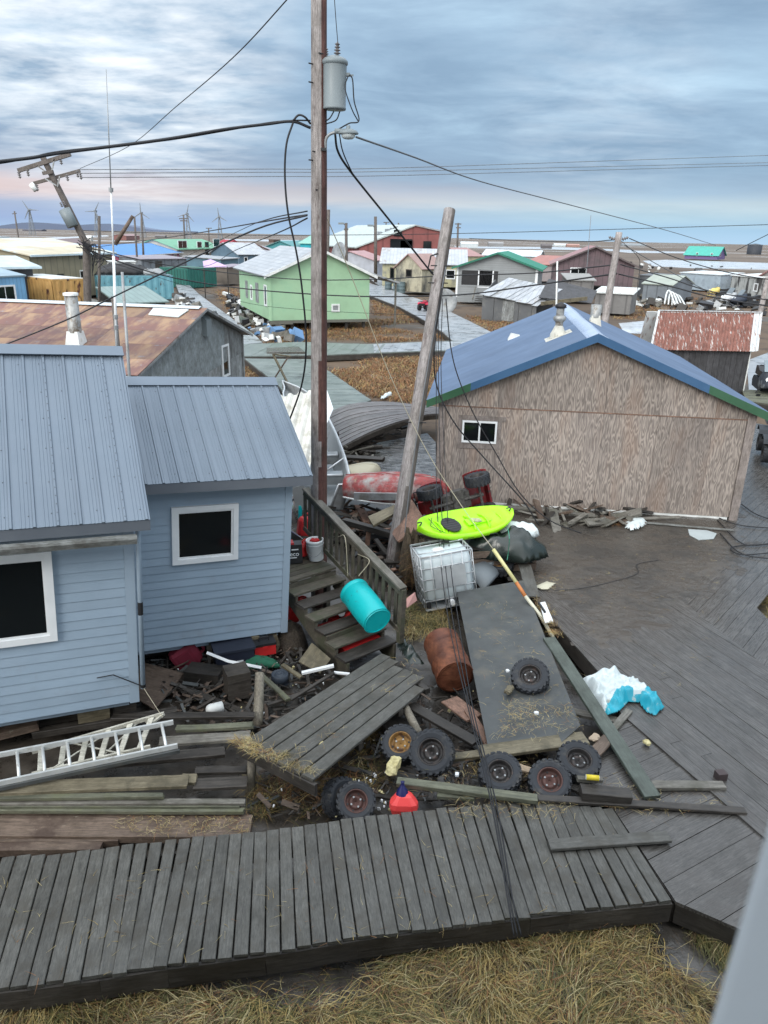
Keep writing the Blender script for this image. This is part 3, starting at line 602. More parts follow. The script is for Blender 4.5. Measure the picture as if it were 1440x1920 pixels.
# inner walls behind the siding, side walls
mb = MB()
mb.box((XL, yl+.006, -.02), (w2[0], yl+.10, topL)); mb.box((w2[1], yl+.006, -.02), (xl, yl+.10, topL)); mb.box((w2[0], yl+.006, -.02), (w2[1], yl+.1, w2[2])); mb.box((w2[0], yl+.006, w2[3]), (w2[1], yl+.1, topL))
mb.box((xl-.1, yl+.1, -.02), (xl-.004, 5.5, topL)); mb.box((XL, 5.4, -.02), (xl-.1, 5.5, topL))
mb.box((0, .006, -.02), (w1[0], .1, topW)); mb.box((w1[1], .006, -.02), (WX-.004, .1, topW)); mb.box((w1[0], .006, -.02), (w1[1], .1, w1[2])); mb.box((w1[0], .006, w1[3]), (w1[1], .1, topW))
mb.box((WX-.1, .1, -.02), (WX-.004, 2*rW.y-.4, topW)); mb.box((0, 2*rW.y-.5, -.02), (WX-.1, 2*rW.y-.4, topW))
mb.box((XL, yl+.1, -.12), (xl-.1, 5.4, -.03)); mb.box((0, .1, -.12), (WX-.1, 2*rW.y-.5, -.03))
mb.prism([(WX-.01, 0.02, topW), (WX-.01, 2*rW.y-.4, topW), (WX-.01, rW.y, rW.z-.08)], (-.08, 0, 0)); mb.prism([(xl-.01, yl+.02, topL), (xl-.01, 5.5, topL), (xl-.01, rL.y, rL.z-.1)], (-.08, 0, 0))
mb.build('wall', siding, bh, M0)
# the right-hand side of the wing and of the main block
siding_side = []
for (xx, ya, yb, zt_) in ((WX, .06, 2*rW.y-.4, topW), (xl, yl+.06, -.02, topL)):
    z = 0
    while z < zt_-.02:
        vs = [(xx+.014, ya, z), (xx+.014, yb, z), (xx+.003, yb, z+.137), (xx+.003, ya, z+.137), (xx-.004, ya, z), (xx-.004, yb, z), (xx-.004, yb, z+.137), (xx-.004, ya, z+.137)]
        MB().add(vs, [(0, 1, 2, 3), (0, 4, 5, 1), (1, 5, 6, 2), (3, 7, 4, 0), (2, 6, 7, 3), (4, 7, 6, 5)]).build('siding_board', siding, bh, M0); z += .125
MB().box((WX-.09, -.024, -.02), (WX+.02, .0, topW)).box((WX+.003, 0, -.02), (WX+.024, .09, topW)).build('corner_trim', siding_tr, bh, M0)
MB().box((xl-.10, yl-.024, -.02), (xl+.02, yl, topL)).box((xl+.003, yl, -.02), (xl+.024, yl+.09, topL)).build('corner_trim', siding_tr, bh, M0)
window(BH, bh, w1[0]+.0, w1[1], w1[2], w1[3], -.012, .075)
window(BH, bh, w2[0], w2[1], w2[2], w2[3], yl-.012, .085)
def ribbed_roof(fr, root, x0, x1, y0, z0, y1, z1, pitch, name='roof_panel', mat=roofblue, rib=.017, ribw=.024, screws=0, sub=True):
    """one sloping face made of steel sheets with raised ribs, eave (y0,z0) to ridge (y1,z1)"""
    sl = V((0, y1-y0, z1-z0)); L = sl.length; e = sl.normalized(); nn = V((0, -e.z, e.y))
    if nn.z < 0: nn = -nn
    out = []; x = x1; i = 0
    while x > x0+.01:
        xa = max(x0, x-pitch*3)
        mb = MB()
        prof = []
        q = x
        while q > xa+.001:
            prof += [(q, 0), (q-.006, 0)] if q == x else []
            r0 = q-.02
            prof += [(r0, 0), (r0-.010, rib), (r0-.010-ribw, rib), (r0-.02-ribw, 0)]
            for m_ in (.33, .5, .67):
                c = q-pitch*m_-.02
                if c-.02 > xa: prof += [(c+.012, 0), (c+.006, .004), (c-.006, .004), (c-.012, 0)]
            q -= pitch
        prof = [p for p in prof if p[0] >= xa]+[(xa+.0005, 0)]
        vs = []
        for (px_, h) in prof: vs.append(V((px_, y0, z0))+nn*h); vs.append(V((px_, y0, z0))+nn*h+sl)
        m = len(prof)
        fs = [(2*k, 2*k+1, 2*k+3, 2*k+2) for k in range(m-1)]
        # underside
        n0 = len(vs); vs += [V((x, y0, z0))-nn*.03, V((x, y0, z0))-nn*.03+sl, V((xa, y0, z0))-nn*.03+sl, V((xa, y0, z0))-nn*.03]
        fs += [(n0, n0+3, n0+2, n0+1), (0, n0, n0+1, 1), (2*m-2, 2*m-1, n0+2, n0+3), tuple([2*k for k in range(m)])+(n0+3, n0), tuple([2*k+1 for k in range(m)][::-1])+(n0+1, n0+2)]
        out.append(mesh_obj(name, vs, fs, mat, root, fr.M)); x = xa-.0
    if screws:
        mb = MB(); q = x1
        while q > x0:
            for k in range(screws):
                t = (k+.35+random.uniform(-.04, .04))/screws; c = V((q-.10, y0, z0))+sl*t+nn*.003
                B = Matrix((V((1, 0, 0)), e, nn)).transposed().to_4x4(); mb.lathe([(.0065, 0), (.0065, .004), (.003, .007)], 6, TR(c) @ B)
            q -= pitch
        for q in (x1-pitch-.04, x1-pitch*4-.04):
            for k in range(24):
                c = V((q, y0, z0))+sl*(k+.5)/24+nn*(rib); mb.lathe([(.0055, 0), (.0055, .004), (.002, .006)], 6, TR(c) @ B)
        mb.build('screw', screwm, root, fr.M)['kind'] = 'stuff'
    return sl, nn
sl, nn = ribbed_roof(BH, bh, .02, eW.x, eW.y, eW.z, rW.y, rW.z, .235, screws=5)
ribbed_roof(BH, bh, .02, eW.x, 2*rW.y-eW.y, eW.z, rW.y, rW.z, .235)
ribbed_roof(BH, bh, XL-.3, eL.x, eL.y, eL.z, rL.y, rL.z, .245, screws=6)
ribbed_roof(BH, bh, XL-.3, eL.x, 2*rL.y-eL.y, eL.z, rL.y, rL.z, .245)
for (x0, x1, r) in ((.02, eW.x+.01, rW), (XL-.3, eL.x+.01, rL)):
    s = (sl.z/sl.y)
    MB().prism([(x0, r.y-.17, r.z-.17*s+.03), (x0, r.y, r.z+.045), (x0, r.y+.17, r.z-.17*s+.03), (x0, r.y+.15, r.z-.17*s+.015), (x0, r.y, r.z+.032), (x0, r.y-.15, r.z-.17*s+.015)], (x1-x0, 0, 0)).build('ridge_cap', roofblue, bh, M0)
# fascia, soffit, gutter and downpipe
MB().box((.0, eW.y+.005, eW.z-.15), (eW.x, eW.y+.03, eW.z-.012)).box((.0, eW.y+.03, eW.z-.15), (eW.x, .02, eW.z-.13)).build('fascia', fascia, bh, M0)
MB().box((XL-.3, eL.y+.005, eL.z-.14), (eL.x, eL.y+.03, eL.z-.012)).box((XL-.3, eL.y+.03, eL.z-.14), (eL.x, yl+.02, eL.z-.12)).build('fascia', fascia, bh, M0)
for (x_, e_, r_) in ((eW.x, eW, rW), (eL.x, eL, rL)):
    MB().prism([(x_-.03, e_.y+.031, e_.z-.14), (x_-.03, e_.y+.031, e_.z-.035), (x_-.03, r_.y, r_.z-.035), (x_-.03, 2*r_.y-e_.y, e_.z-.035), (x_-.03, 2*r_.y-e_.y, e_.z-.14), (x_-.03, r_.y, r_.z-.16)], (.028, 0, 0)).build('rake_board', siding_tr, bh, M0)
gx = eL.x-.17; gy = eL.y-.002; gzz = eL.z-.17
MB().prism([(XL, gy, gzz+.0), (XL, gy-.09, gzz), (XL, gy-.10, gzz-.03), (XL, gy-.075, gzz-.10), (XL, gy, gzz-.10), (XL, gy, gzz-.096), (XL, gy-.07, gzz-.096), (XL, gy-.092, gzz-.03), (XL, gy-.086, gzz-.006), (XL, gy, gzz-.006)], (gx-XL, 0, 0)).build('gutter', gutterm, bh, M0)
dp = MB().tube([(xl+.075, yl-.03, topL-.02), (xl+.07, yl-.05, topL-.3), (xl+.07, yl-.05, .2)], .032, 8).build('downpipe', siding_tr, bh, M0, True)
MB().tube([(xl+.07, yl-.05, topL-1.1), (xl+.07, yl-.05, topL-1.28)], .035, 8).build('pipe_clamp', black, dp, M0); MB().tube([(xl+.07, yl-.05, .26), (xl+.07, yl-.05, .22)], .04, 8).build('pipe_clamp', black, dp, M0)
MB().tube([(xl-.50, yl-.05, .46), (xl-.3, yl-.05, .47), (xl+.04, yl-.06, .25)], .008, 5).build('cable_stub', wirem, bh, M0)
# things on which the house rests
mb = MB(); mb.box((xl-.75, yl+.15, -.32), (xl-.35, yl+.5, -.03)); mb.build('foundation_block', wd_tan, bh, M0)
MB().box((xl-.3, yl+.2, -.3), (xl+.0, yl+.6, -.03)).box((WX-.5, .5, -.5), (WX-.2, .8, -.03)).build('foundation_block', wd_dark, bh, M0)
for i in range(4): MB().box((XL+.3, yl+.4+i*1.4, -.42), (xl-.2, yl+.52+i*1.4, -.13)).build('floor_beam', wd_dark, bh, M0)
MB().box((.2, .5, -.4), (WX-.2, .62, -.13)).box((.2, 1.8, -.4), (WX-.2, 1.92, -.13)).build('floor_beam', wd_dark, bh, M0)
# ------------------------------------------------------------------ plywood house with the blue corrugated roof
def corrug(name, root, e0, e1, r0, r1, pitch, amp, sheetw, mats, M=None, thick=.0):
    e0, e1, r0, r1 = map(V, (e0, e1, r0, r1)); L = (e1-e0).length; n = (e1-e0).cross(r0-e0).normalized()
    if n.z < 0: n = -n
    ns = max(1, round(L/sheetw)); out = []
    for s in range(ns):
        a0, a1 = s/ns, (s+1)/ns; k = max(2, int(L/ns/pitch*4)); vs = []
        lift = random.uniform(0, .004)
        for i in range(k+1):
            t = a0+(a1-a0)*i/k; h = amp*(1.0 if i % 4 == 2 else (.12 if i % 4 else -.3))+lift
            a = e0.lerp(e1, t); b = r0.lerp(r1, t)
            vs += [a+n*h, b+n*h, a+n*(h-.012), b+n*(h-.012)]
        fs = []
        for i in range(k):
            o = 4*i; fs += [(o, o+1, o+5, o+4), (o+2, o+6, o+7, o+3), (o, o+4, o+6, o+2), (o+1, o+3, o+7, o+5)]
        fs += [(0, 2, 3, 1), (4*k, 4*k+1, 4*k+3, 4*k+2)]
        out.append(mesh_obj(name, vs, fs, mats[s % len(mats)] if isinstance(mats, list) else mats, root, M))
    return out
PH = Fr(G(815, 935, .45), -7.2); PM = PH.M
ph = thing('plywood_house', 'raw plywood-sided house under a blue corrugated gable roof, standing on the muddy deck', 'house', PM)
pw = PH.hit(1380, 968, 'y', 0).x; OV = -.22
eA = PH.hit(800, 752, 'y', OV); eB = PH.hit(1442, 776, 'y', OV); pk = PH.hit(1122, 628, 'y', OV); bk = PH.hit(1062, 577, 'x', pk.x)
zj = PH.hit(1120, 774, 'y', 0).z; BL = min(max(bk.y, 8), 12)
def roofz(x):
    return eA.z+(pk.z-eA.z)*(x-eA.x)/(pk.x-eA.x) if x < pk.x else eB.z+(pk.z-eB.z)*(x-eB.x)/(pk.x-eB.x)
win = (PH.hit(868, 800, 'y', 0).x, PH.hit(931, 800, 'y', 0).x, PH.hit(900, 829, 'y', 0).z, PH.hit(900, 790, 'y', 0).z)
# core walls (a little behind the sheets)
mb = MB(); g = .012
mb.prism([(0, .03, .0), (win[0], .03, 0), (win[0], .03, roofz(win[0])-.1), (0, .03, roofz(0)-.1)], (0, .08, 0))
mb.prism([(win[1], .03, .0), (pw, .03, 0), (pw, .03, roofz(pw)-.1), (pk.x, .03, pk.z-.1), (win[1], .03, roofz(win[1])-.1)], (0, .08, 0))
mb.box((win[0], .03, 0), (win[1], .11, win[2])); mb.box((win[0], .03, win[3]), (win[1], .11, roofz(win[0])-.1))
mb.box((0, .11, 0), (.1, BL-.1, roofz(0)-.1)); mb.box((pw-.1, .11, 0), (pw, BL-.1, roofz(pw)-.1)); mb.box((.1, .11, -.02), (pw-.1, BL-.1, .08))
mb.prism([(0, BL-.1, 0), (pw, BL-.1, 0), (pw, BL-.1, roofz(pw)-.1), (pk.x, BL-.1, pk.z-.1), (0, BL-.1, roofz(0)-.1)], (0, .08, 0))
mb.build('wall', ply_trim, ph, PM)
def panel2(x0, x1, z0, z1f, y0=.0, th=.014, hole=None, mat=ply):
    polys = []
    def zt(x): return min(z1f, roofz(x)-.13) if not callable(z1f) else z1f(x)
    if hole and x0 < hole[1] and x1 > hole[0]:
        a, b = max(x0, hole[0]), min(x1, hole[1])
        pts = [(x0, z0), (a, z0), (a, zt(a)), (x0, zt(x0))]; polys.append(pts)
        if b < x1: polys.append([(b, z0), (x1, z0), (x1, zt(x1)), (b, zt(b))])
        polys.append([(a, z0), (b, z0), (b, hole[2]), (a, hole[2])]); polys.append([(a, hole[3]), (b, hole[3]), (b, zt(b)), (a, zt(a))])
    else:
        pts = [(x0, z0), (x1, z0), (x1, zt(x1))]
        if x0 < pk.x < x1 and zt(pk.x) > max(zt(x0), zt(x1)): pts.append((pk.x, zt(pk.x)))
        pts.append((x0, zt(x0))); polys.append(pts)
    mb = MB()
    for p in polys:
        if max(q[1] for q in p)-min(q[1] for q in p) < .02: continue
        mb.prism([(x, y0, z) for x, z in p], (0, th, 0))
    if mb.v: mb.build('plywood_sheet', mat, ph, PM)
x = .16
hl = (win[0]-.0, win[1]+.0, win[2], win[3])
while x < pw-.17:
    x2 = min(x+1.215, pw-.16)
    panel2(x+.003, x2-.003, .0, zj-.012, hole=hl)
    panel2(x+.003, x2-.003, zj+.012, 99, y0=-.006)
    x = x2
panel2(.005, .155, zj+.012, 99, y0=-.006); panel2(pw-.155, pw-.005, zj+.012, 99, y0=-.006)
MB().box((.0, -.028, -.03), (.155, -.0, zj-.01)).build('corner_board', ply_trim, ph, PM)
MB().box((pw-.155, -.030, -.08), (pw+.03, -.0, zj+.12)).build('corner_board', ply_trim, ph, PM)
MB().box((pw+.004, 0, -.08), (pw+.03, .12, roofz(pw)-.15)).build('corner_board', ply_trim, ph, PM)
MB().box((.155, -.012, zj-.010), (pw-.155, .0, zj+.010)).build('joint_flashing', wd_red, ph, PM)
wf = window(PH, ph, win[0]+.03, win[1]-.03, win[2]+.03, win[3]-.03, .0, .045, mull=(win[0]+win[1])/2, depth=.045)
a, b, c, d = win; e_ = .11
MB().box((a-e_, -.022, c-.16), (b+e_, -.001, c-.02)).box((a-e_, -.022, d+.02), (b+e_+.1, -.001, d+.13)).box((a-e_, -.022, c-.02), (a-.02, -.001, d+.02)).box((b+.02, -.022, c-.02), (b+e_, -.001, d+.02)).build('window_surround', ply_trim, ph, PM)
MB().box((.7, -.03, -.075), (4.6, .02, -.003)).build('white_sill_strip', whited, ph, PM)
MB().box((4.7, -.03, -.08), (pw-.2, .02, -.006)).build('white_sill_strip', whited, ph, PM)
for i in range(5): MB().box((.1+i*(pw-.4)/4, .2, -.45), (.3+i*(pw-.4)/4, .45, -.02)).build('foundation_post', wd_dark, ph, PM)
plank(PH.w(1.1, -.08, -.05), PH.w(4.5, -.10, -.09), .05, .17, wd_grey, ph, name='sill_beam')
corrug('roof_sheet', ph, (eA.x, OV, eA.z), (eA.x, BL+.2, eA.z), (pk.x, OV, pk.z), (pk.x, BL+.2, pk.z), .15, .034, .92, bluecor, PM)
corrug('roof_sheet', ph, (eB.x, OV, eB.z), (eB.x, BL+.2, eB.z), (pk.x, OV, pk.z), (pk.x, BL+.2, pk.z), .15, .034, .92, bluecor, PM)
sL = (pk.z-eA.z)/(pk.x-eA.x); sR = (pk.z-eB.z)/(eB.x-pk.x)
MB().prism([(pk.x-.24, OV-.01, pk.z-.24*sL+.03), (pk.x, OV-.01, pk.z+.045), (pk.x+.24, OV-.01, pk.z-.24*sR+.03), (pk.x+.22, OV-.01, pk.z-.22*sR+.014), (pk.x, OV-.01, pk.z+.028), (pk.x-.22, OV-.01, pk.z-.22*sL+.014)], (0, BL+.25, 0)).build('ridge_cap', ridgem, ph, PM)
def rake(x0, x1, mat, y=OV-.012, dz=0):
    MB().prism([(x0, y, roofz(x0)-.155), (x1, y, roofz(x1)-.155), (x1, y, roofz(x1)+.028), (x0, y, roofz(x0)+.028)], (0, -.022, 0)).build('rake_trim', mat, ph, PM)
    MB().prism([(x0, y-.0, roofz(x0)-.02), (x1, y-.0, roofz(x1)-.02), (x1, y-.0, roofz(x1)-.14), (x0, y-.0, roofz(x0)-.14)], (0, -OV, 0)) if False else None
gl = eA.x+1.0; gr = eB.x-1.35
rake(eA.x, gl, green_tr); rake(gl, pk.x, blue_tr); rake(pk.x, gr, blue_tr); rake(gr, eB.x, green_tr)
for xa, xb in ((eA.x, pk.x), (pk.x, eB.x)):   # soffit
    MB().prism([(xa, OV, roofz(xa)-.14), (xb, OV, roofz(xb)-.14), (xb, OV, roofz(xb)-.12), (xa, OV, roofz(xa)-.12)], (0, -OV, 0)).build('soffit', ply_trim, ph, PM)
def flue(px, py0, py1, xloc_y, r):
    """stove pipe standing on the left slope"""
    b = None
    lo, hi = -.2, BL
    for _ in range(60):   # find where the sight line of the foot meets the roof plane
        m = (lo+hi)/2; p = PH.hit(px, py1, 'y', m)
        if p.z > roofz(p.x): lo = m
        else: hi = m
    return PH.hit(px, py1, 'y', (lo+hi)/2)
f1 = flue(1046, 0, 632, 0, 0)
def mkflue(f, h, root):
    B = TR(f)
    MB().prism([(f.x-.30, f.y-.30, f.z-.30*sL-.0), (f.x+.30, f.y-.30, f.z+.30*sL), (f.x+.30, f.y+.30, f.z+.30*sL), (f.x-.30, f.y+.30, f.z-.30*sL)], (0, 0, .04)).build('flashing', cream, root, PM)
    fl = MB().lathe([(.20, -.06), (.19, .08), (.10, .26), (.09, .30)], 12, B).build('flue_base', cream, root, PM, True)
    MB().lathe([(.095, .2), (.095, h)], 12, B).lathe([(.10, .36), (.155, .42), (.15, .48), (.10, .52)], 12, B).build('stove_pipe', fluem, root, PM, True)
    MB().lathe([(.0, h+.12), (.13, h+.05), (.14, h-.02), (.08, h-.04)], 12, B).build('pipe_cap', black, root, PM, True)
mkflue(f1, .72, ph)
f2 = V((pk.x+.42, f1.y+1.9, pk.z-.42*sR))
MB().lathe([(.26, -.16), (.16, .22), (.15, .25)], 4, TR(f2) @ rot(45)).build('flue_base', cream, ph, PM)
MB().lathe([(.14, .2), (.14, .52), (.0, .52)], 10, TR(f2)).build('stove_pipe', fluem, ph, PM, True)
o = MB().add([f2*0+V((eA.x+1.9, BL*.55, roofz(eA.x+1.9)+.02))+V(p) for p in ((0, 0, 0), (.4, 0, .0), (.38, .4, .02), (0, .4, .0), (.1, .1, .22), (.32, .12, .18), (.3, .3, .16), (.08, .3, .2))], [(0, 3, 2, 1), (4, 5, 6, 7), (0, 1, 5, 4), (1, 2, 6, 5), (2, 3, 7, 6), (3, 0, 4, 7)]).build('scrap_bundle', whited, None, PM)
tag(o, 'crumpled white scrap lying on the far left slope of the blue corrugated roof', 'scrap')

# ------------------------------------------------------------------ low house with the rust-stained roof
RB = G(240, 702, 2.7)
RH = Fr(V((RB.x, RB.y+.25, .3)), -9.0); RM = RH.M
rh = thing('rust_roofed_house', 'grey board house with a rust-stained flat sheet roof, behind the pale blue house', 'house', RM)
rp = RH.hit(372, 577, 'x', 0); rb = RH.hit(458, 625, 'x', 0); re = RH.hit(240, 702, 'x', 0)
Wd = rb.y; XLr = -14
ez = re.z; pz = rp.z; py_ = rp.y; bz = rb.z
def rz(y): return ez+(pz-ez)*(y-re.y)/(py_-re.y) if y < py_ else bz+(pz-bz)*(y-Wd)/(py_-Wd)
mb = MB().prism([(-.06, 0, -.3), (-.06, Wd-.3, -.3), (-.06, Wd-.3, rz(Wd-.3)-.08), (-.06, py_, pz-.08), (-.06, 0, rz(0)-.08)], (-.1, 0, 0))
mb.box((XLr, 0, -.3), (-.16, .1, ez-.1)); mb.box((XLr, Wd-.4, -.3), (-.16, Wd-.3, bz-.1)); mb.box((XLr, .1, -.3), (XLr+.1, Wd-.4, ez-.1)); mb.build('wall', greywall, rh, RM)
zm = lambda y: 1.15+y*.06
wv = (RH.hit(417, 690, 'x', 0).y, RH.hit(428, 680, 'x', 0).y, RH.hit(422, 704, 'x', 0).z, RH.hit(422, 648, 'x', 0).z)
y = .0; k = 0
while y < Wd-.32:
    y2 = min(y+1.22, Wd-.3)
    pts = [(0, y+.004, -.3), (0, y2-.004, -.3), (0, y2-.004, min(zm(y2), rz(y2)-.1)), (0, y+.004, min(zm(y), rz(y)-.1))]
    if wv[1] > y and wv[0] < y2:
        a_, b_ = max(y, wv[0]), min(y2, wv[1])
        MB().prism([(0, y+.004, -.3), (0, a_, -.3), (0, a_, zm(a_)), (0, y+.004, zm(y))], (-.05, 0, 0)).prism([(0, b_, -.3), (0, y2-.004, -.3), (0, y2-.004, zm(y2)), (0, b_, zm(b_))], (-.05, 0, 0)).prism([(0, a_, -.3), (0, b_, -.3), (0, b_, wv[2]), (0, a_, wv[2])], (-.05, 0, 0)).build('wall_panel', greywall, rh, RM)
    else: MB().prism(pts, (-.05, 0, 0)).build('wall_panel', greywall, rh, RM)
    tp = [(.02, y+.004, zm(y)+.01), (.02, y2-.004, zm(y2)+.01), (.02, y2-.004, rz(y2)-.09)]
    if y < py_ < y2: tp.append((.02, py_, pz-.09))
    tp.append((.02, y+.004, max(zm(y)+.012, rz(y)-.09)))
    if tp[2][2] > zm(y2)+.05: MB().prism(tp, (-.05, 0, 0)).build('gable_panel', greyply if y < 6.2 else greywall, rh, RM)
    y = y2; k += 1
mb = MB(); yy0, yy1, z0, z1 = wv
for lo, hi in (((.0, yy0-.05, z0-.05), (.05, yy0+.03, z1+.05)), ((.0, yy1-.03, z0-.05), (.05, yy1+.05, z1+.05)), ((.0, yy0+.03, z0-.05), (.05, yy1-.03, z0+.03)), ((.0, yy0+.03, z1-.03), (.05, yy1-.03, z1+.05))): mb.box(lo, hi)
w = mb.build('window', whitev, rh, RM); MB().box((.0, yy0+.03, z0+.03), (.012, yy1-.03, z1-.03)).build('pane', glass, w, RM)
vh = RH.hit(382, 610, 'x', 0)
MB().prism([(.02, vh.y-.22, vh.z-.35), (.02, vh.y-.22, vh.z+.35), (.20, vh.y-.22, vh.z+.2), (.20, vh.y-.22, vh.z-.35)], (0, .44, 0)).build('vent_hood', xfmr, rh, RM)
MB().box((.0, Wd-.42, -.3), (.05, Wd-.25, rz(Wd-.3)-.1)).build('corner_board', greywall, rh, RM)
# roof sheets, laid in courses
yy = [re.y-.05+(py_-re.y+.05)*i/5 for i in range(6)]
for i in range(5):
    xx = .32; off = random.uniform(0, 1.5)
    while xx > XLr:
        w_ = 2.42 if xx < .3 else 1.2+off; x2 = max(XLr-.01, xx-w_)
        ya, yb = yy[i], yy[i+1]; za, zb = rz(ya)+.004*(5-i), rz(yb)+.004*(5-i)
        c = [V((x2+.004, ya, za)), V((xx-.004, ya, za)), V((xx-.004, yb+.03, zb+.0)), V((x2+.004, yb+.03, zb))]
        mb = MB().prism(c, (0, 0, -.02)); mb.build('roof_sheet', rustroof, rh, RM); xx = x2
slab('roof_slope', [(XLr, py_, pz), (.32, py_, pz), (.32, Wd+.1, rz(Wd+.1)), (XLr, Wd+.1, rz(Wd+.1))], .05, metal_old, rh, RM)
MB().prism([(XLr, py_-.22, pz-.04+.03), (XLr, py_, pz+.06), (XLr, py_+.25, pz-.02), (XLr, py_+.25, pz-.05), (XLr, py_, pz+.03), (XLr, py_-.22, pz-.02)], (14.1, 0, 0)).build('ridge_flashing', tinted('ridge_flashing_pale', (.45, .50, .53)), rh, RM)
MB().prism([(.30, re.y-.05, ez-.10), (.30, py_, pz-.09), (.30, Wd+.1, rz(Wd+.1)-.09), (.30, Wd+.1, rz(Wd+.1)-.01), (.30, py_, pz-.01), (.30, re.y-.05, ez-.03)], (.03, 0, 0)).build('rake_board', metal_old, rh, RM)
MB().box((XLr, re.y-.2, ez-.16), (.4, re.y-.05, ez-.04)).build('gutter', whited, rh, RM)
ch = RH.hit(143, 640, 'z', rz(py_*.35)); cy = py_*.33; ch = V((RH.hit(143, 640, 'y', cy).x, cy, rz(cy)))
MB().lathe([(.38, -.2), (.25, .40), (.0, .40)], 4, TR(ch) @ rot(45)).build('chimney_base', whited, rh, RM)
chm = MB().lathe([(.20, .36), (.19, 1.45), (0, 1.45)], 10, TR(ch)).build('chimney', fluem, rh, RM, True)
MB().lathe([(.22, 1.45), (.22, 1.53), (.16, 1.54), (0, 1.54)], 10, TR(ch)).build('chimney_cap', whited, chm, RM, True)
o = slab('loose_sheet', [(-1.4, py_-.9, rz(py_-.9)+.05), (-.3, py_-1.0, rz(py_-1.0)+.05), (-.2, py_-.35, rz(py_-.35)+.06), (-1.5, py_-.3, rz(py_-.3)+.05)], .03, tarpw, None, RM)
tag(o, 'loose white sheet lying near the ridge of the rust-stained roof', 'sheet')

# ------------------------------------------------------------------ the village: a general house builder
def house(name, label, A, B, zb, eave, rise, L, style, mw, mr, over=.35, wins=(), cat='house', yaw_fix=0, trimm=None, skirt=True, doors=(), rt=.10, rib=None, grp=None):
    """A, B: ground points of the front wall; eave: world z; style g(able front) / s(ide) / m(ono, falling to the front)"""
    A = V((A.x, A.y, zb)); B = V((B.x, B.y, zb)); w = math.hypot(B.x-A.x, B.y-A.y); yaw = math.degrees(math.atan2(B.y-A.y, B.x-A.x))
    fr = Fr(A, yaw); h = eave-zb; t = thing(name, label, cat, fr.M, grp); o = over
    if style == 'g':
        sec = [(0, 0, 0), (w, 0, 0), (w, 0, h), (w/2, 0, h+rise), (0, 0, h)]; MB().prism(sec, (0, L, 0)).build('wall', mw, t, fr.M)
        s = rise/(w/2)
        for sg in (0, 1):
            xe = -o if sg == 0 else w+o; ze = h-o*s
            c = [(xe, -o, ze), (w/2, -o, h+rise), (w/2, L+o, h+rise), (xe, L+o, ze)]
            c = [(x, y, z+.06) for x, y, z in c]
            if rib: corrug('roof_slope', t, c[0], c[3], c[1], c[2], rib, rib*.12, 99, mr, fr.M)
            slab('roof_slope' if not rib else 'roof_deck', [(x, y, z-.03*(1 if rib else 0)) for x, y, z in c], rt, mr, t, fr.M)
        if trimm:
            MB().prism([(-o, -o-.02, h-o*s-.12), (w/2, -o-.02, h+rise-.12), (w+o, -o-.02, h-o*s-.12), (w+o, -o-.02, h-o*s+.07), (w/2, -o-.02, h+rise+.07), (-o, -o-.02, h-o*s+.07)], (0, -.04, 0)).build('rake_trim', trimm, t, fr.M)
    elif style == 's':
        sec = [(0, 0, 0), (0, 0, h), (0, L/2, h+rise), (0, L, h), (0, L, 0)]; MB().prism(sec, (w, 0, 0)).build('wall', mw, t, fr.M)
        s = rise/(L/2)
        for sg in (0, 1):
            ye = -o if sg == 0 else L+o; ze = h-o*s
            c = [(-o, ye, ze+.06), (w+o, ye, ze+.06), (w+o, L/2, h+rise+.06), (-o, L/2, h+rise+.06)]
            if rib: corrug('roof_slope', t, c[0], c[1], c[3], c[2], rib, rib*.12, 99, mr, fr.M)
            slab('roof_slope' if not rib else 'roof_deck', [(x, y, z-.03*(1 if rib else 0)) for x, y, z in c], rt, mr, t, fr.M)
        if trimm: MB().box((-o, -o-.04, h-o*s-.1), (w+o, -o, h-o*s+.05)).build('fascia', trimm, t, fr.M)
    else:
        sec = [(0, 0, 0), (0, 0, h), (0, L, h+rise), (0, L, 0)]; MB().prism(sec, (w, 0, 0)).build('wall', mw, t, fr.M)
        s = rise/L; c = [(-o, -o, h-o*s+.06), (w+o, -o, h-o*s+.06), (w+o, L+o, h+rise+o*s+.06), (-o, L+o, h+rise+o*s+.06)]
        if rib: corrug('roof_slope', t, c[0], c[1], c[3], c[2], rib, rib*.12, 99, mr, fr.M)
        slab('roof_slope' if not rib else 'roof_deck', [(x, y, z-.03*(1 if rib else 0)) for x, y, z in c], rt, mr, t, fr.M)
        if trimm: MB().box((-o, -o-.04, h-o*s-.1), (w+o, -o, h-o*s+.05)).build('fascia', trimm, t, fr.M)
    for wn in wins:
        side, u0, u1, v0, v1 = wn[:5]; fm = wn[5] if len(wn) > 5 else whitev; gm = wn[6] if len(wn) > 6 else glass; mull = len(wn) > 7
        if side == 'f': f2 = fr; W_ = w
        elif side == 'l': f2 = Fr(fr.w(0, L, 0), yaw-90); W_ = L
        else: f2 = Fr(fr.w(w, 0, 0), yaw+90); W_ = L
        window(f2, t, u0*W_, u1*W_, v0, v1, -.0, .09, mull=(u0+u1)/2*W_ if mull else None, mat=fm, gm=gm)
    return t, fr, w, h
E_ = G
lgreen = tinted('light_green_wall', (.30, .47, .30), wear=(.27, .45, .29), k=.05)
A = G(507, 601, .75); B = G(692, 598, .75); ez_ = D(505, 513, A.y).z; mid = (A+B)/2; pkz = D(600, 468, mid.y).z
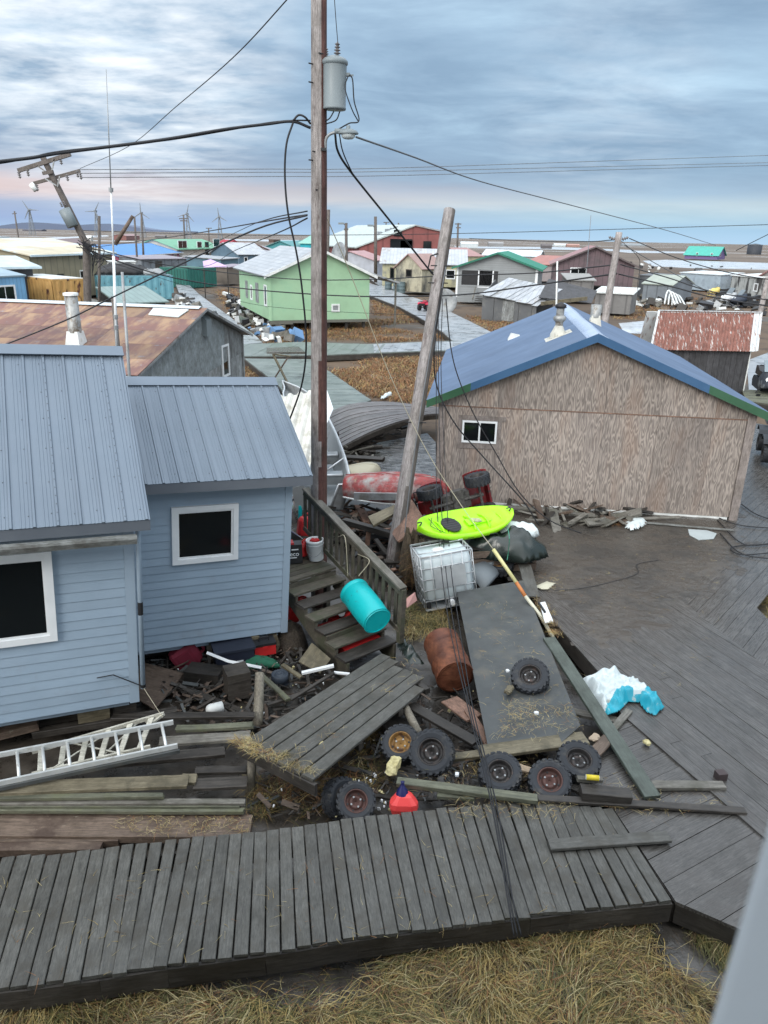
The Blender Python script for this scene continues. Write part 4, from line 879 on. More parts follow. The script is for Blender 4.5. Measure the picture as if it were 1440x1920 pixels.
t, fr, w, h = house('light_green_house', 'light green metal-roofed house raised on posts in the brown grass', A, B, .75, ez_, pkz-ez_, 12.5, 'g', lgreen, zinc_roof, over=.45, trimm=whited,
    wins=(('l', .86, .92, .95, 2.25), ('l', .60, .67, .95, 2.2, metal_old, metal_old), ('l', .42, .47, .95, 1.9), ('l', .25, .31, .95, 2.1, metal_old, metal_old), ('f', .62, .68, .62, 1.0, whited, metal_old)))
for i in range(6):
    for yy_ in (.3, 4, 8, 12):
        MB().box((.2+i*(w-.6)/5, yy_, -.8), (.4+i*(w-.6)/5, yy_+.2, -.0)).build('foundation_post', wd_dark, t, fr.M)
MB().box((0, -.02, -.28), (w*.22, .3, -.01)).box((w*.22+.01, -.02, -.2), (w, .3, -.01)).build('skirting', tinted('dark_skirting', (.12, .12, .1)), t, fr.M)
MB().box((-.05, -.05, -.02), (.12, .12, h)).build('corner_trim', lgreen, t, fr.M)
slab('porch_roof', [(w-.2, -.2, h+.2), (w+2.3, -.2, h-.55), (w+2.3, 5, h-.55), (w-.2, 5, h+.2)], .12, metal_old, t, fr.M)
MB().box((w+2.0, 0, -.6), (w+2.12, .12, h-.6)).build('porch_post', wd_grey, t, fr.M)
# satellite dish behind it
dp_ = D(640, 478, 68)
t = thing('satellite_dish', 'large pale satellite dish standing behind the light green house', 'satellite dish', (dp_.x, dp_.y, 0))
MB().lathe([(0, 0), (.55, .1), (1.02, .33), (1.0, .36), (.55, .13), (0, .04)], 24, TR(dp_) @ rot(-50, 0, 78)).build('dish', metal_old, t, None, True)
MB().tube([(dp_.x, dp_.y+.2, 0), (dp_.x, dp_.y+.2, dp_.z)], .1, 8).build('mast', metal_old, t)

# left of the picture
tA = tinted
house('blue_roofed_house', 'dark pink house with a bright blue metal roof, left of the green-roofed house', G(222, 480, 3.0), G(338, 472, 3.0), .4, 3.0, 1.35, 10, 's', tA('pink_wall', (.30, .08, .14)), tA('sky_blue_roof', (.09, .24, .50), stripe=(0, .6, .8)), over=.5, trimm=whited, wins=(('f', .86, .92, 1.2, 2.1), ('f', .97, 1.0, 1.2, 2.1)))
cr = tA('cream_wall', (.52, .48, .42)); gr = tA('green_metal_roof', (.16, .36, .24), stripe=(0, .6, .85))
house('green_roofed_house', 'two-storey cream house with a pale green roof beyond the blue-roofed house', G(334, 500, .4), G(417, 493, .4), .4, D(334, 466, G(334, 500, .4).y).z, 1.5, 9, 's', cr, gr, over=.5, trimm=gr, wins=(('f', .03, .20, 3.0, 4.5, whitev, glass, 1), ('f', .42, .52, 2.9, 4.3), ('f', .80, .95, 3.4, 4.8), ('f', .6, .68, .2, 4.2, wd_dark)))
house('red_brown_house', 'small red-brown roofed house right of the green-roofed house', G(398, 468, 3.2), G(438, 470, 3.2), .4, 3.2, 1.5, 9, 's', tA('cream_wall_b', (.45, .4, .36)), tA('brown_red_roof', (.20, .09, .08)), over=.4)
house('red_shed', 'small bright red shed on the tundra above the red-brown roof', G(432, 455, 2.2), G(447, 455, 2.2), .4, 2.2, 1.2, 6, 'g', tA('bright_red', (.35, .02, .04)), tA('bright_red_roof', (.30, .02, .04)), over=.2, cat='shed')
house('grey_blue_house', 'long grey-roofed house with blue walls behind the light green house', G(447, 476, 3.0), G(500, 476, 3.0), .4, 3.0, 1.8, 9, 's', tA('dusk_blue_wall', (.10, .16, .21)), zinc_roof, over=.4, wins=(('f', .2, .3, 1, 2), ('f', .6, .7, 1, 2)))
house('teal_walled_shed', 'low shed with blue-green walls and pale flat roof beside the purple awning', G(415, 512, .4), G(447, 508, .4), .4, 2.5, .3, 6, 'm', tA('teal_wall', (.10, .19, .24), stripe=(0, .8, .5)), zinc_roof, over=.3, cat='shed')
house('mauve_shed', 'mauve-sided shed with tin roof just behind the light green roof', G(492, 473, 3), G(525, 472, 3), .4, 3.0, 1.0, 8, 's', tA('mauve_wall', (.20, .17, .21)), tA('mixed_roof', (.30, .3, .33)), over=.3, cat='shed')
house('brown_storage', 'dark brown box-like store on the tundra, above the light green roof', G(513, 455, .4), G(526, 455, .4), .4, 2.4, .1, 4, 'm', tA('umber_wall', (.08, .05, .04)), tA('umber_roof', (.09, .06, .05)), over=.1, cat='shed')
ct = tA('dark_green_container', (.02, .12, .10), stripe=(0, .5, .6))
def container(name, label, A, B, zt_, L, m, roofm, ribp=.3, rust=None, cat='container'):
    A = V((A.x, A.y, .1)); B = V((B.x, B.y, .1)); w = (B-A).length; yaw = math.degrees(math.atan2(B.y-A.y, B.x-A.x)); fr = Fr(A, yaw); h = zt_-.1
    t = thing(name, label, cat, fr.M)
    def wallc(p0, p1, nrm):
        L_ = (p1-p0).length; n = int(L_/ribp*4); d = (p1-p0)/n; vs = []
        for i in range(n+1):
            o_ = nrm*(.06 if (i//2) % 2 else 0)
            for z in (.15, h-.15): vs.append(p0+d*i+o_+V((0, 0, z)))
            for z in (.15, h-.15): vs.append(p0+d*i+nrm*-.08+V((0, 0, z)))
        fs = []
        for i in range(n):
            a = 4*i; fs += [(a, a+4, a+5, a+1), (a+2, a+3, a+7, a+6), (a, a+2, a+6, a+4), (a+1, a+5, a+7, a+3)]
        mesh_obj('corrugated_side', vs, fs, m, t, fr.M)
    q = V
    wallc(q((.1, .02, 0)), q((w-.1, .02, 0)), q((0, -1, 0))); wallc(q((.02, L-.1, 0)), q((.02, .1, 0)), q((-1, 0, 0))); wallc(q((w-.02, .1, 0)), q((w-.02, L-.1, 0)), q((1, 0, 0)))
    mb = MB()
    for x in (0, w-.1):
        for y in (0, L-.1): mb.box((x, y, 0), (x+.1, y+.1, h))
    mb.build('corner_posts', m, t, fr.M)['kind'] = 'stuff'
    mb = MB()
    for z in (0, h-.15):
        mb.box((.1, 0, z), (w-.1, .09, z+.14)); mb.box((.1, L-.09, z), (w-.1, L, z+.14)); mb.box((0, .1, z), (.09, L-.1, z+.14)); mb.box((w-.09, .1, z), (w, L-.1, z+.14))
    mb.build('frame_rails', m, t, fr.M)['kind'] = 'stuff'
    MB().box((.05, .05, h-.01), (w-.05, L-.05, h+.05)).build('roof', roofm, t, fr.M)
    return t, fr, w, h
container('green_container', 'dark green corrugated container beside the purple awning', G(354, 540, .1), G(407, 537, .1), D(354, 504, G(354, 540, .1).y).z, 5, ct, tA('dark_green_top', (.05, .14, .11)), .5)
house('brown_shed', 'small brown plywood shed right of the dark green container', G(404, 531, .2), G(428, 533, .2), .2, D(404, 500, G(404, 531, .2).y).z, .25, 3, 'm', tA('drab_brown_wall', (.14, .12, .10)), tA('drab_roof', (.25, .22, .26)), over=.2, cat='shed')
aw = [D(380, 490, 84), D(382, 501, 81), D(426, 499, 80), D(395, 486, 84)]
t = thing('purple_awning', 'pale purple tarpaulin awning stretched above the dark green container', 'awning', (aw[1].x, aw[1].y, 0))
slab('canopy', [aw[0], aw[1], aw[2], aw[3]], .05, tA('lilac_tarp', (.46, .33, .52)), t)
for p in (aw[1], aw[2]): MB().tube([(p.x, p.y, 0), p-V((0, 0, .06))], .06, 6).build('pole', wd_dark, t)
house('grey_sheds', 'row of grey plywood sheds in front of the blue-roofed house', G(268, 523, .3), G(352, 520, .3), .3, D(268, 486, G(268, 523, .3).y).z, .3, 5, 'm', tA('slate_ply', (.15, .17, .19), wear=(.08, .08, .08), stripe=(0, 1.2, .5)), tA('slate_roof', (.24, .22, .25)), over=.2, cat='shed', wins=(('f', .3, .42, 0.1, 2.2, wd_dark, wd_dark),))
tcn_m = pm('teal_container_paint', (.10, .27, .33), (.15, .34, .40), 1.5, rough=(.5, .7), bump=.1, rnd=0, c3=(.06, .035, .025), t3=(.6, .64), s3=1.1, st3=(1.5, 1, .8))
ycn_m = pm('rusted_yellow_container_paint', (.36, .20, .06), (.46, .28, .10), 1.5, rough=(.5, .7), bump=.1, rnd=0, c3=(.06, .02, .015), t3=(.53, .57), s3=1.0, st3=(1.5, 1.5, .45))
tc_, cfr, cw, chh = container('teal_container', 'rust-streaked teal shipping container with dark tarps on top, beyond the rust-stained roof', G(186, 563, .1), G(327, 561, .1), D(327, 517, G(327, 561, .1).y).z, 2.5, tcn_m, tA('teal_top', (.13, .2, .23)), .62)
yc_, yfr, yw, yh = container('yellow_container', 'rusty yellow shipping container with white top, beside the leaning power pole', G(108, 602, .1), G(166, 598, .1), D(108, 524, G(108, 602, .1).y).z, 6.5, ycn_m, whited, .5)
# tarps heaped on the teal container
def heap(name, label, cat, c, rx, ry, h, mat, fr=None, seed=0, n=20, grp=None, parent=None):
    vs = []; fs = []
    for j in range(n+1):
        for i in range(n+1):
            x = -1+2*i/n; y = -1+2*j/n; r = math.hypot(x, y)
            q = noise.noise(V((x*2.2+seed, y*2.2, seed*.7)))*.45+noise.noise(V((x*6+seed, y*6, seed)))*.22
            z = max(0, (1-r*r))**.5*(1+q)*h if r < 1 else 0
            s = 1+.18*noise.noise(V((math.atan2(y, x)*1.2, seed, 0))); vs.append(V((x*rx*s, y*ry*s, z-.01)))
    for j in range(n):
        for i in range(n):
            a = j*(n+1)+i
            if min(math.hypot(-1+2*(i+.5)/n, -1+2*(j+.5)/n), 2) < 1.04: fs.append((a, a+1, a+n+2, a+n+1))
    used = sorted({k for f in fs for k in f}); mp = {k: i for i, k in enumerate(used)}; nv = len(used)
    v2 = [vs[k] for k in used]; f2 = [tuple(mp[k] for k in f) for f in fs]
    cb = sum(v2, V())/nv; v2.append(V((cb.x, cb.y, -.03)))
    cnt = {}
    for f in f2:
        for i in range(4):
            e = (f[i], f[(i+1) % 4]); cnt[e] = 1
    for (a, b) in list(cnt):
        if (b, a) not in cnt: f2.append((b, a, nv))
    M = TR(c) if fr is None else fr @ TR(c)
    o = mesh_obj(name, v2, f2, mat, parent, M, True, center=False)
    if label: tag(o, label, cat, grp)
    return o
heap('tarp_heap', 'black tarpaulins heaped on top of the teal container', 'tarpaulin', (cw*.38, 1.2, chh+.05), 2.6, 1.0, 1.0, black, cfr.M, 3)
heap('scrap_heap', 'pale scrap piled on the right end of the teal container', 'scrap', (cw*.72, 1.2, chh+.05), 1.6, .9, .6, metal_old, cfr.M, 5)
o = MB().box((cw*.2, .4, chh+.05), (cw*.55, 2.2, chh+1.25)).box((cw*.19, .3, chh+1.26), (cw*.56, 2.3, chh+1.34)).build('white_locker', whited, None, cfr.M @ TR((0, 1.4, -.05)))
tag(o, 'white locker box standing behind the black tarps', 'box')
house('green_tin_shed', 'low dark shed with a sloping green-grey tin roof in front of the teal container', G(228, 600, .1), G(312, 596, .1), .1, 1.35, .8, 4.5, 'm', shedblk, tA('green_grey_tin', (.20, .27, .26), stripe=(0, .5, .75)), over=.25, cat='shed')
house('dark_lean_to', 'dark wooden lean-to between the leaning power pole and the green tin shed', G(168, 606, .1), G(228, 598, .1), .1, 1.0, .5, 3.5, 'm', wd_dark, wd_grey, over=.2, cat='shed')
tan = tA('tan_board_wall', (.28, .25, .17), stripe=(0, 1.0, .7)); tanr = pm('tan_white_roof', (.42, .37, .27), (.55, .5, .38), .5, rnd=0, bump=0, c3=(.48, .56, .58), t3=(.5, .54), s3=.25, st3=(.3, 2, 1))
house('tan_hall', 'long tan-walled hall with a white-edged tan roof behind the yellow container', G(66, 568, .3), G(216, 548, .3), .3, D(66, 478, G(66, 568, .3).y).z, 1.2, 14, 's', tan, tanr, over=.4, trimm=tA('pale_edge', (.5, .6, .64)), wins=(('f', .28, .34, 1.2, 2.2, wd_dark, black), ('f', .55, .61, 1.3, 2.4, whited), ('f', .565, .59, 3.6, 3.9, black, black)))
house('black_shed', 'tall black tarpaper shed with a white roof edge, left of the tan hall', G(8, 592, .3), G(72, 588, .3), .3, D(8, 500, G(8, 592, .3).y).z, .5, 3, 'm', tA('tarpaper', (.045, .045, .05)), tA('white_blue_roof', (.44, .52, .55)), over=.5, cat='shed', trimm=tA('white_blue_edge', (.5, .6, .64)))
house('small_blue_house', 'small sky blue board house with a white window at the left edge', G(-60, 612, .3), G(57, 600, .3), .3, D(57, 517, G(57, 600, .3).y).z, .45, 6, 's', tA('sky_blue_boards', (.15, .32, .50), stripe=(0, .3, .7)), tA('dull_blue_roof', (.25, .33, .38)), over=.1, wins=(('f', .50, .80, 1.0, 2.4, whitev, glass, 1),))
house('pale_blue_hall', 'pale blue flat-topped hall far off at the left edge', G(-30, 463, 2.0), G(20, 462, 2.0), .2, 4.3, .2, 14, 'm', tA('far_blue_wall', (.36, .46, .52)), tA('far_blue_roof', (.42, .52, .58)), over=.2)
house('white_roofed_hall', 'long low white-roofed hall at the far left', G(20, 474, 2.2), G(110, 464, 2.2), .2, 2.6, 1.6, 20, 's', tA('w_wall', (.4, .42, .44)), tA('w_roof', (.55, .6, .64)), over=.4)
house('flat_grey_house', 'low grey house with wide white eaves left of the tan hall', G(-20, 492, 2.6), G(66, 478, 2.6), .2, 2.6, .7, 12, 's', tA('g_wall', (.15, .14, .15)), tA('wg_roof', (.46, .50, .53)), over=.5)
house('maroon_gable_house', 'dark maroon gabled house with pale roof beyond the tan hall', G(72, 476, 2.7), G(130, 472, 2.7), .2, 2.7, 1.9, 12, 'g', tA('maroon_wall', (.08, .045, .05)), tA('pale_roof', (.5, .56, .6)), over=.5)
house('mint_house', 'mint green gabled house behind the leaning power pole', G(122, 466, 3.0), G(160, 462, 3.0), .2, 3.0, 1.5, 12, 'g', tA('mint_wall', (.24, .36, .34)), tA('mint_roof', (.42, .52, .5)), over=.3, wins=(('f', .3, .4, 1.5, 2.6), ('f', .6, .7, 1.5, 2.6)))
house('brown_roofed_house', 'brown-roofed house right of the leaning power pole', G(160, 470, 3), G(196, 467, 3), .2, 3.0, 1.8, 10, 's', tA('br_wall', (.12, .08, .08)), tA('br_roof', (.17, .12, .12)), over=.3)
house('far_red_house', 'tiny red-brown house on the tundra above the blue roof', G(237, 448, 1), G(262, 447, 1), .2, 3, 1, 9, 's', tA('fr_wall', (.22, .10, .09)), tA('fr_roof', (.3, .2, .2)), over=.3)

# centre and right
pinkm = tA('faded_red_wall', (.20, .065, .06), stripe=(0, 3, .7)); 
t = thing('red_hall', 'big faded red hall with a pale roof on the skyline', 'hall', (8, 160, 0))
gp = [D(674, 482, 160), D(826, 480, 160), D(825, 431, 160), D(779, 422, 160), D(674, 460, 160)]; bk = V((-13, 30, 0))
for p_ in gp[:2]: p_.z = 0
MB().prism(gp, bk).build('wall', pinkm, t)
e_, r_, q_ = gp[4]-V((.8, .4, .35)), gp[3]+V((0, -.4, .1)), gp[2]+V((.6, -.4, -.15))
slab('roof_slope', [e_, r_, r_+bk, e_+bk], .25, tA('pale_green_grey_roof', (.38, .43, .42)), t); slab('roof_slope', [r_, q_, q_+bk, r_+bk], .25, metal_old, t)
for px, py, a_, b_ in ((746, 437, .8, .6), (752, 460, 2.2, 1.2), (762, 461, 1.2, 1.0), (801, 460, .8, .8)): 
    c_ = D(px, py, 159.9); MB().box((-a_, -.15, -b_), (a_, .05, b_), TR(c_)).build('window', glass, t)
for px, py in ((726, 436), (735, 434), (742, 431), (712, 441)): MB().box((-.5, -.5, -.2), (.5, .5, .9), TR(D(px, py+2, 165))).build('roof_vent', steelg, t)
tq = tA('turquoise_wall', (.02, .32, .38))
A = G(655, 494, .4); B = G(697, 490, .4)
house('turquoise_house', 'bright turquoise house with a green roof, left of the red hall', V((A.x, A.y, 0)), V((B.x, B.y, 0)), 1.2, D(655, 458, A.y).z, 1.9, 12, 'g', tq, tA('light_green_roof', (.22, .42, .35)), over=.5, trimm=tA('white_tr', (.55, .6, .6)), wins=(('f', .55, .72, 1.1, 2.3),))
house('teal_gable_house', 'teal gabled house peeping over the light green roof', G(565, 470, 3), G(650, 466, 3), .4, 3.2, 1.8, 10, 's', tA('teal_gable', (.05, .22, .24)), tA('teal_roof', (.10, .26, .27)), over=.4)
house('blue_roofed_annex', 'low bright blue roof right of the turquoise house', G(697, 466, 3), G(722, 466, 3), .4, 3.0, 1.0, 9, 's', tA('annex_wall', (.1, .2, .3)), tA('annex_roof', (.12, .32, .55)), over=.3)
yl_m = tA('dirty_yellow_wall', (.42, .40, .25), wear=(.22, .22, .18))
A = G(716, 538, .4); B = G(878, 545, .4)
house('yellow_long_house', 'long dirty yellow house with a pale tin roof behind the mouldy gabled shed', V((A.x, A.y+3, 0)), V((B.x, B.y+6, 0)), .4, D(716, 492, A.y+3).z, 1.7, 9, 's', yl_m, zinc_roof, over=.4, wins=(('f', .1, .14, .4, 2.2, wd_dark), ('f', .78, .88, 1.1, 2.1), ('f', .3, .36, 1, 2)))
house('red_tin_annex', 'low red-streaked tin roof left end of the yellow long house', G(702, 488, 3.0), G(726, 486, 3.0), .4, 3.0, 1.2, 8, 's', tA('lav_wall', (.36, .38, .42)), tA('redtin', (.36, .22, .22)), over=.3)
A = G(741, 544, .4); B = G(790, 548, .4)
mould = pm('mouldy_yellow_wall', (.36, .33, .24), (.46, .43, .32), 2, rnd=0, rough=(.7, .9), bump=.1, c3=(.10, .10, .09), t3=(.42, .62), s3=.7, st3=(1, 1, .6))
house('mouldy_shed', 'mould-stained yellow gabled shed beside the three grey drums', A, B, .4, D(741, 500, A.y).z, 1.5, 4, 'g', mould, tA('rust_roof2', (.30, .2, .18)), over=.25, cat='shed', wins=(('f', .42, .6, 1.7, 2.4, wd_dark),))
house('red_roofed_house', 'pinkish red tin-roofed house behind the green-roofed grey house', G(874, 480, 3), G(905, 480, 3), .4, 3, 1.5, 10, 's', yl_m, tA('pink_roof', (.34, .20, .19)), over=.3)
house('long_white_roof_house', 'low house with a long whitish roof beyond the green-roofed grey house', G(905, 478, 2.6), G(1010, 481, 2.6), .4, 2.6, 1.3, 10, 's', tA('gw', (.3, .3, .3)), tA('whitish_roof', (.48, .53, .56)), over=.3)
house('red_roof_behind', 'low red-brown roofed house between the green-roofed grey house and the purple-brown house', G(985, 494, 2.9), G(1050, 497, 2.9), .4, 2.9, 1.2, 9, 's', tA('gw2', (.25, .22, .22)), tA('terracotta', (.32, .15, .13)), over=.3)
greyb = tA('grey_clapboard', (.24, .255, .26), stripe=(2, .22, .75), k=.04); grn = tA('bottle_green_roof', (.02, .20, .13), stripe=(1, .6, .8))
A = G(854, 562, .4); B = G(1004, 568, .4); ezz = D(854, 499, A.y).z
t, fr, w, h = house('green_roofed_grey_house', 'grey clapboard house with a bottle green roof and porch steps', A, B, .9, ezz, D(935, 474, (A.y+B.y)/2).z-ezz, 11, 'g', greyb, grn, over=.5, trimm=tA('dgreen_trim', (.02, .15, .10)), wins=(('f', .06, .52, 1.0, 2.5, greyb, black), ('f', .28, .45, .9, 2.5)))
MB().box((w-.25, -.03, -.2), (w, .0, h)).box((-.03, -.03, -.2), (.16, 0, h)).build('corner_trim', whitev, t, fr.M)
MB().box((0, -.02, -.7), (w, .05, -.02)).build('skirting', greyb, t, fr.M)
mb = MB()
for i in range(6): mb.box((w*.26, -.6-i*.28, -.1-i*.17), (w*.48, -.33-i*.28, -.05-i*.17))
mb.build('porch_steps', wd_dark, t, fr.M)['kind'] = 'stuff'
for x_ in (w*.25, w*.48): plank(fr.w(x_, -.4, .9), fr.w(x_, -2.1, -.1), .08, .25, wd_grey, t, name='stair_rail')
mb = MB().box((w*.2, -1.2, 0), (w*.22, -.02, 1.6)); 
A = G(902, 597, .2); B = G(1004, 603, .2)
ws = [A, B]; eh = D(902, 549, A.y).z; eh2 = D(1004, 572, B.y).z
A.z = B.z = 0; fr = Fr(A, math.degrees(math.atan2(B.y-A.y, B.x-A.x))); w = (B-A).length; h = (eh+eh2)/2
t = thing('collapsed_roof_shed', 'weathered plank shed with a buckled silvery tin roof', 'shed', fr.M); Lsh = 8.0
ridge0 = fr.hit(954, 521, 'y', Lsh*.5); ridge1 = fr.hit(1054, 543, 'y', Lsh*.42); ef0 = fr.hit(898, 551, 'y', -.3); ef1 = fr.hit(1006, 574, 'y', -.3)
spm = tA('dark_plank_wall', (.10, .105, .11), wear=(.16, .16, .15)); x = 0
while x < w-.1:
    x2 = min(x+random.uniform(.9, 1.2), w); f_ = (x+x2)/2/w; MB().box((x+.02, 0, 0), (x2-.02, .08, ef0.z+(ef1.z-ef0.z)*f_-.05)).build('wall_panel', spm, t, fr.M); x = x2
MB().prism([(0, .1, 0), (0, Lsh, 0), (0, Lsh, 1.8), (0, Lsh*.5, ridge0.z-.2), (0, .1, ef0.z-.1)], (.08, 0, 0)).prism([(0, Lsh, 0), (w, Lsh, 0), (w, Lsh, 1.8), (0, Lsh, 1.8)], (0, .08, 0)).build('back_wall', spm, t, fr.M)
MB().box((w*.38, -.03, .1), (w*.6, 0, 1.7)).build('door', greywall, t, fr.M)
n = 11
for i_ in range(n):
    f0, f1_ = i_/n, (i_+1.08)/n; k0 = random.uniform(-.12, .1); kk = random.uniform(-.05, .05)
    q_ = [ef0.lerp(ef1, f0)+V((0, -k0, .02+kk)), ef0.lerp(ef1, f1_)+V((0, -k0, .05+kk)), ridge0.lerp(ridge1, f1_)+V((0, 0, .05)), ridge0.lerp(ridge1, f0)+V((0, 0, .02))]
    slab('roof_sheet', q_, .04, zinc_roof if i_ != 2 else metal_old, t, fr.M)
slab('roof_slope', [ridge0, ridge1, ridge1+V((.3, Lsh*.5, -1.3)), ridge0+V((0, Lsh*.5, -1.3))], .05, metal_old, t, fr.M)
plank(fr.w(w+.3, 0, h-.1), fr.w(w+3.6, 2.5, h+.3), .1, .3, wd_tan, t, name='beam')
slab('lean_to_roof', [fr.w(w, 4.5, h+1.5), fr.w(w, .5, h+.2), fr.w(w+4, 2.6, h-.2), fr.w(w+4, 6.0, h+.6)], .06, shedblk, t)
o = slab('leaning_sheet', [D(1044, 545, 66), D(1061, 548, 66), D(1061, 566, 65), D(1042, 566, 65)], .05, tA('sage_sheet', (.28, .31, .17)), None); tag(o, 'pale sage green sheet leaning beside the buckled tin-roofed shed', 'sheet')
pb = tA('purple_brown_boards', (.13, .09, .10), wear=(.09, .07, .075), stripe=(0, .6, .6))
A = G(1034, 548, .4); B = G(1183, 553, .4); ezz = D(1034, 493, A.y).z; 
t, fr, w, h = house('purple_brown_house', 'weathered purple-brown board house with a white double window', A, B, .4, ezz, D(1107, 462, (A.y+B.y)/2).z-ezz, 12, 'g', pb, tA('mauve_red_roof', (.26, .15, .15)), over=.5, trimm=tA('dk_trim', (.10, .08, .08)), wins=(('f', .22, .41, 1.55, 2.9, whitev, glass, 1), ('f', .52, .66, .3, .9, wd_dark), ('r', .12, .2, .7, 2.4), ('r', .3, .35, .7, 2.4)))
shg = tA('grey_shed_wall', (.17, .165, .16), wear=(.10, .10, .10), stripe=(0, 1.2, .6))
house('grey_outhouse', 'grey plywood outhouse below the white double window', G(1062, 566, .2), G(1110, 567, .2), .2, D(1062, 525, G(1062, 566, .2).y).z, .5, 3, 'm', shg, tA('grey_roofing', (.25, .25, .24)), over=.2, cat='shed')
house('flat_white_shed', 'low grey shed with a snow-white flat roof beside the right-hand pole', G(1113, 586, .2), G(1180, 590, .2), .2, D(1113, 548, G(1113, 586, .2).y).z, .3, 3.5, 'm', shg, whited, over=.2, cat='shed')
t, fr, w, h = house('tilted_grey_shed', 'tilted grey shed with a mossy pale roof beside the white frames', G(1203, 562, .2), G(1256, 566, .2), .2, D(1203, 531, G(1203, 562, .2).y).z, .9, 5.5, 's', tA('blue_grey_wall', (.17, .19, .21), stripe=(0, 1.2, .6)), tA('moss_roof', (.28, .31, .27)), over=.2, cat='shed')
house('dark_grey_annex', 'dark grey lean-to right behind the tilted grey shed', G(1256, 556, .2), G(1279, 550, .2), .2, D(1256, 520, G(1256, 556, .2).y).z, .1, 4, 'm', tA('dgw', (.12, .13, .14)), tA('dgr', (.13, .14, .15)), over=.1, cat='shed')
house('pale_blue_store', 'pale blue long store with white roof edge at the flood water', G(1272, 541, .2), G(1347, 547, .2), .2, D(1272, 511, G(1272, 541, .2).y).z, .2, 5, 'm', tA('weathered_pale_blue', (.32, .39, .44), wear=(.22, .26, .30)), tA('wr', (.55, .6, .62)), over=.15, cat='shed')
house('streaked_shed', 'white-and-black streaked shed with small window at the right', G(1366, 553, .2), G(1418, 560, .2), .2, D(1366, 516, G(1366, 553, .2).y).z, .3, 5, 'm', pm('streaked_wall', (.30, .32, .31), (.4, .41, .4), 2, rnd=0, bump=0, c3=(.05, .05, .05), t3=(.48, .56), s3=.8, st3=(2, 1, .3)), whited, over=.15, cat='shed', wins=(('f', .86, .97, .9, 1.7, whitev, shg),))
house('right_edge_house', 'grey house with a brownish red roof cut by the right edge', G(1418, 558, .2), G(1500, 566, .2), .2, D(1420, 518, G(1418, 558, .2).y).z, 1.8, 8, 'g', tA('rew', (.26, .25, .24), stripe=(0, .5, .7)), tA('rer', (.27, .15, .14)), over=.4)
pur = tA('violet_wall', (.13, .09, .21))
A = G(1283, 485, .4); B = G(1344, 487, .4)
house('violet_house', 'violet house with a turquoise-green roof standing alone on the tundra', A, B, .4, D(1283, 477, A.y).z, 3.2, 14, 's', pur, tA('sea_green_roof', (.05, .32, .26)), over=.6, wins=(('f', .35, .4, 1.2, 2.4), ('f', .8, .85, 1.2, 2.4), ('r', .3, .4, 1.2, 2.6)))
tkp = G(1413, 477, .2)
t = thing('storage_tank', 'dark round storage tank on the tundra at the right', 'tank', tkp)
rr = 12/1400*tkp.y; MB().lathe([(rr, 0), (rr, rr*1.35), (0, rr*1.5)], 24, TR(tkp)).build('shell', tA('tank_steel', (.035, .04, .05)), t, None, True)
MB().lathe([(rr*1.03, rr*1.3), (rr*1.03, rr*1.36)], 24, TR(tkp)).build('rim_band', steelg, t)
for (px, py, wpx, hm, c, nm, lb) in ((1190, 461, 40, 3.5, (.25, .28, .3), 'far_store', 'grey arched store on the horizon above the red roof'), (1025, 466, 18, 3.5, (.08, .07, .07), 'far_shed', 'dark gabled shed on the tundra above the bottle green roof'), (1052, 462, 24, 3, (.5, .55, .56), 'far_shed', 'tiny white-roofed building on the tundra, above the purple-brown roof'), (880, 464, 30, 5, (.4, .43, .43), 'far_store', 'pale fuel store building on the horizon right of the leaning post'), (930, 462, 26, 4, (.2, .2, .2), 'far_store', 'grey low building at the pale flood water'), (1075, 463, 22, 3, (.3, .18, .15), 'far_shed', 'brown tiny shed right of the white-roofed building'), (1310, 512, 10, 1.6, (.05, .05, .05), 'far_shed', 'short dark post-like box at the flood water'), (300, 446, 18, 3, (.13, .12, .12), 'far_shed', 'small dark shed under the wind turbines'), (60, 433, 34, 5, (.08, .08, .1), 'far_store', 'dark long building at the foot of the leftmost turbine'), (160, 452, 20, 4, (.4, .4, .38), 'far_shed', 'whitish shed behind the leaning power pole')):
    p = G(px, py, .2); w_ = wpx/1400*p.y; hh = min(hm, 9/1400*p.y*1.1)
    house(nm, lb, p-V((w_/2, 0, 0)), p+V((w_/2, 0, 0)), .1, hh*.65, hh*.35, w_*.6, 's', tA(nm+'_w%d' % px, c), tA(nm+'_r%d' % px, tuple(min(.6, x*1.25) for x in c)), over=.2, cat='building')

# rusty corrugated shed
A = G(1222, 738, .3); RSf = Fr(V((G(1223, 652, 2.35).x, G(1223, 652, 2.35).y, .3)), 1.5)
rs = thing('rusty_tin_shed', 'small black-walled shed with a rust-red corrugated roof right of the plywood house', 'shed', RSf.M)
e0 = RSf.hit(1221, 650, 'z', 2.05); e1 = RSf.hit(1418, 665, 'z', 2.05); zr_ = 3.35
r0 = RSf.hit(1236, 583, 'z', zr_); r1 = RSf.hit(1427, 590, 'z', zr_)
e1 = RSf.hit(1418, 665, 'y', e0.y); e1.z = (e1.z+e0.z)/2; r0 = RSf.hit(1236, 583, 'y', e0.y+1.1); r1 = RSf.hit(1427, 590, 'y', e0.y+1.1); r1.z = r0.z; zr_ = r0.z; e0.z = e1.z
n = 6
for i in range(n+1):
    m = rustcor if i < n else zinccor
corrug('roof_sheet', rs, e0, V((e0.x+(e1.x-e0.x)*.93, e1.y, e1.z)), r0, V((r0.x+(r1.x-r0.x)*.93, r1.y, r1.z)), .14, .022, .75, rustcor, RSf.M)
corrug('roof_sheet', rs, V((e0.x+(e1.x-e0.x)*.93, e1.y, e1.z)), e1, V((r0.x+(r1.x-r0.x)*.93, r1.y, r1.z)), r1, .14, .022, .75, zinccor, RSf.M)
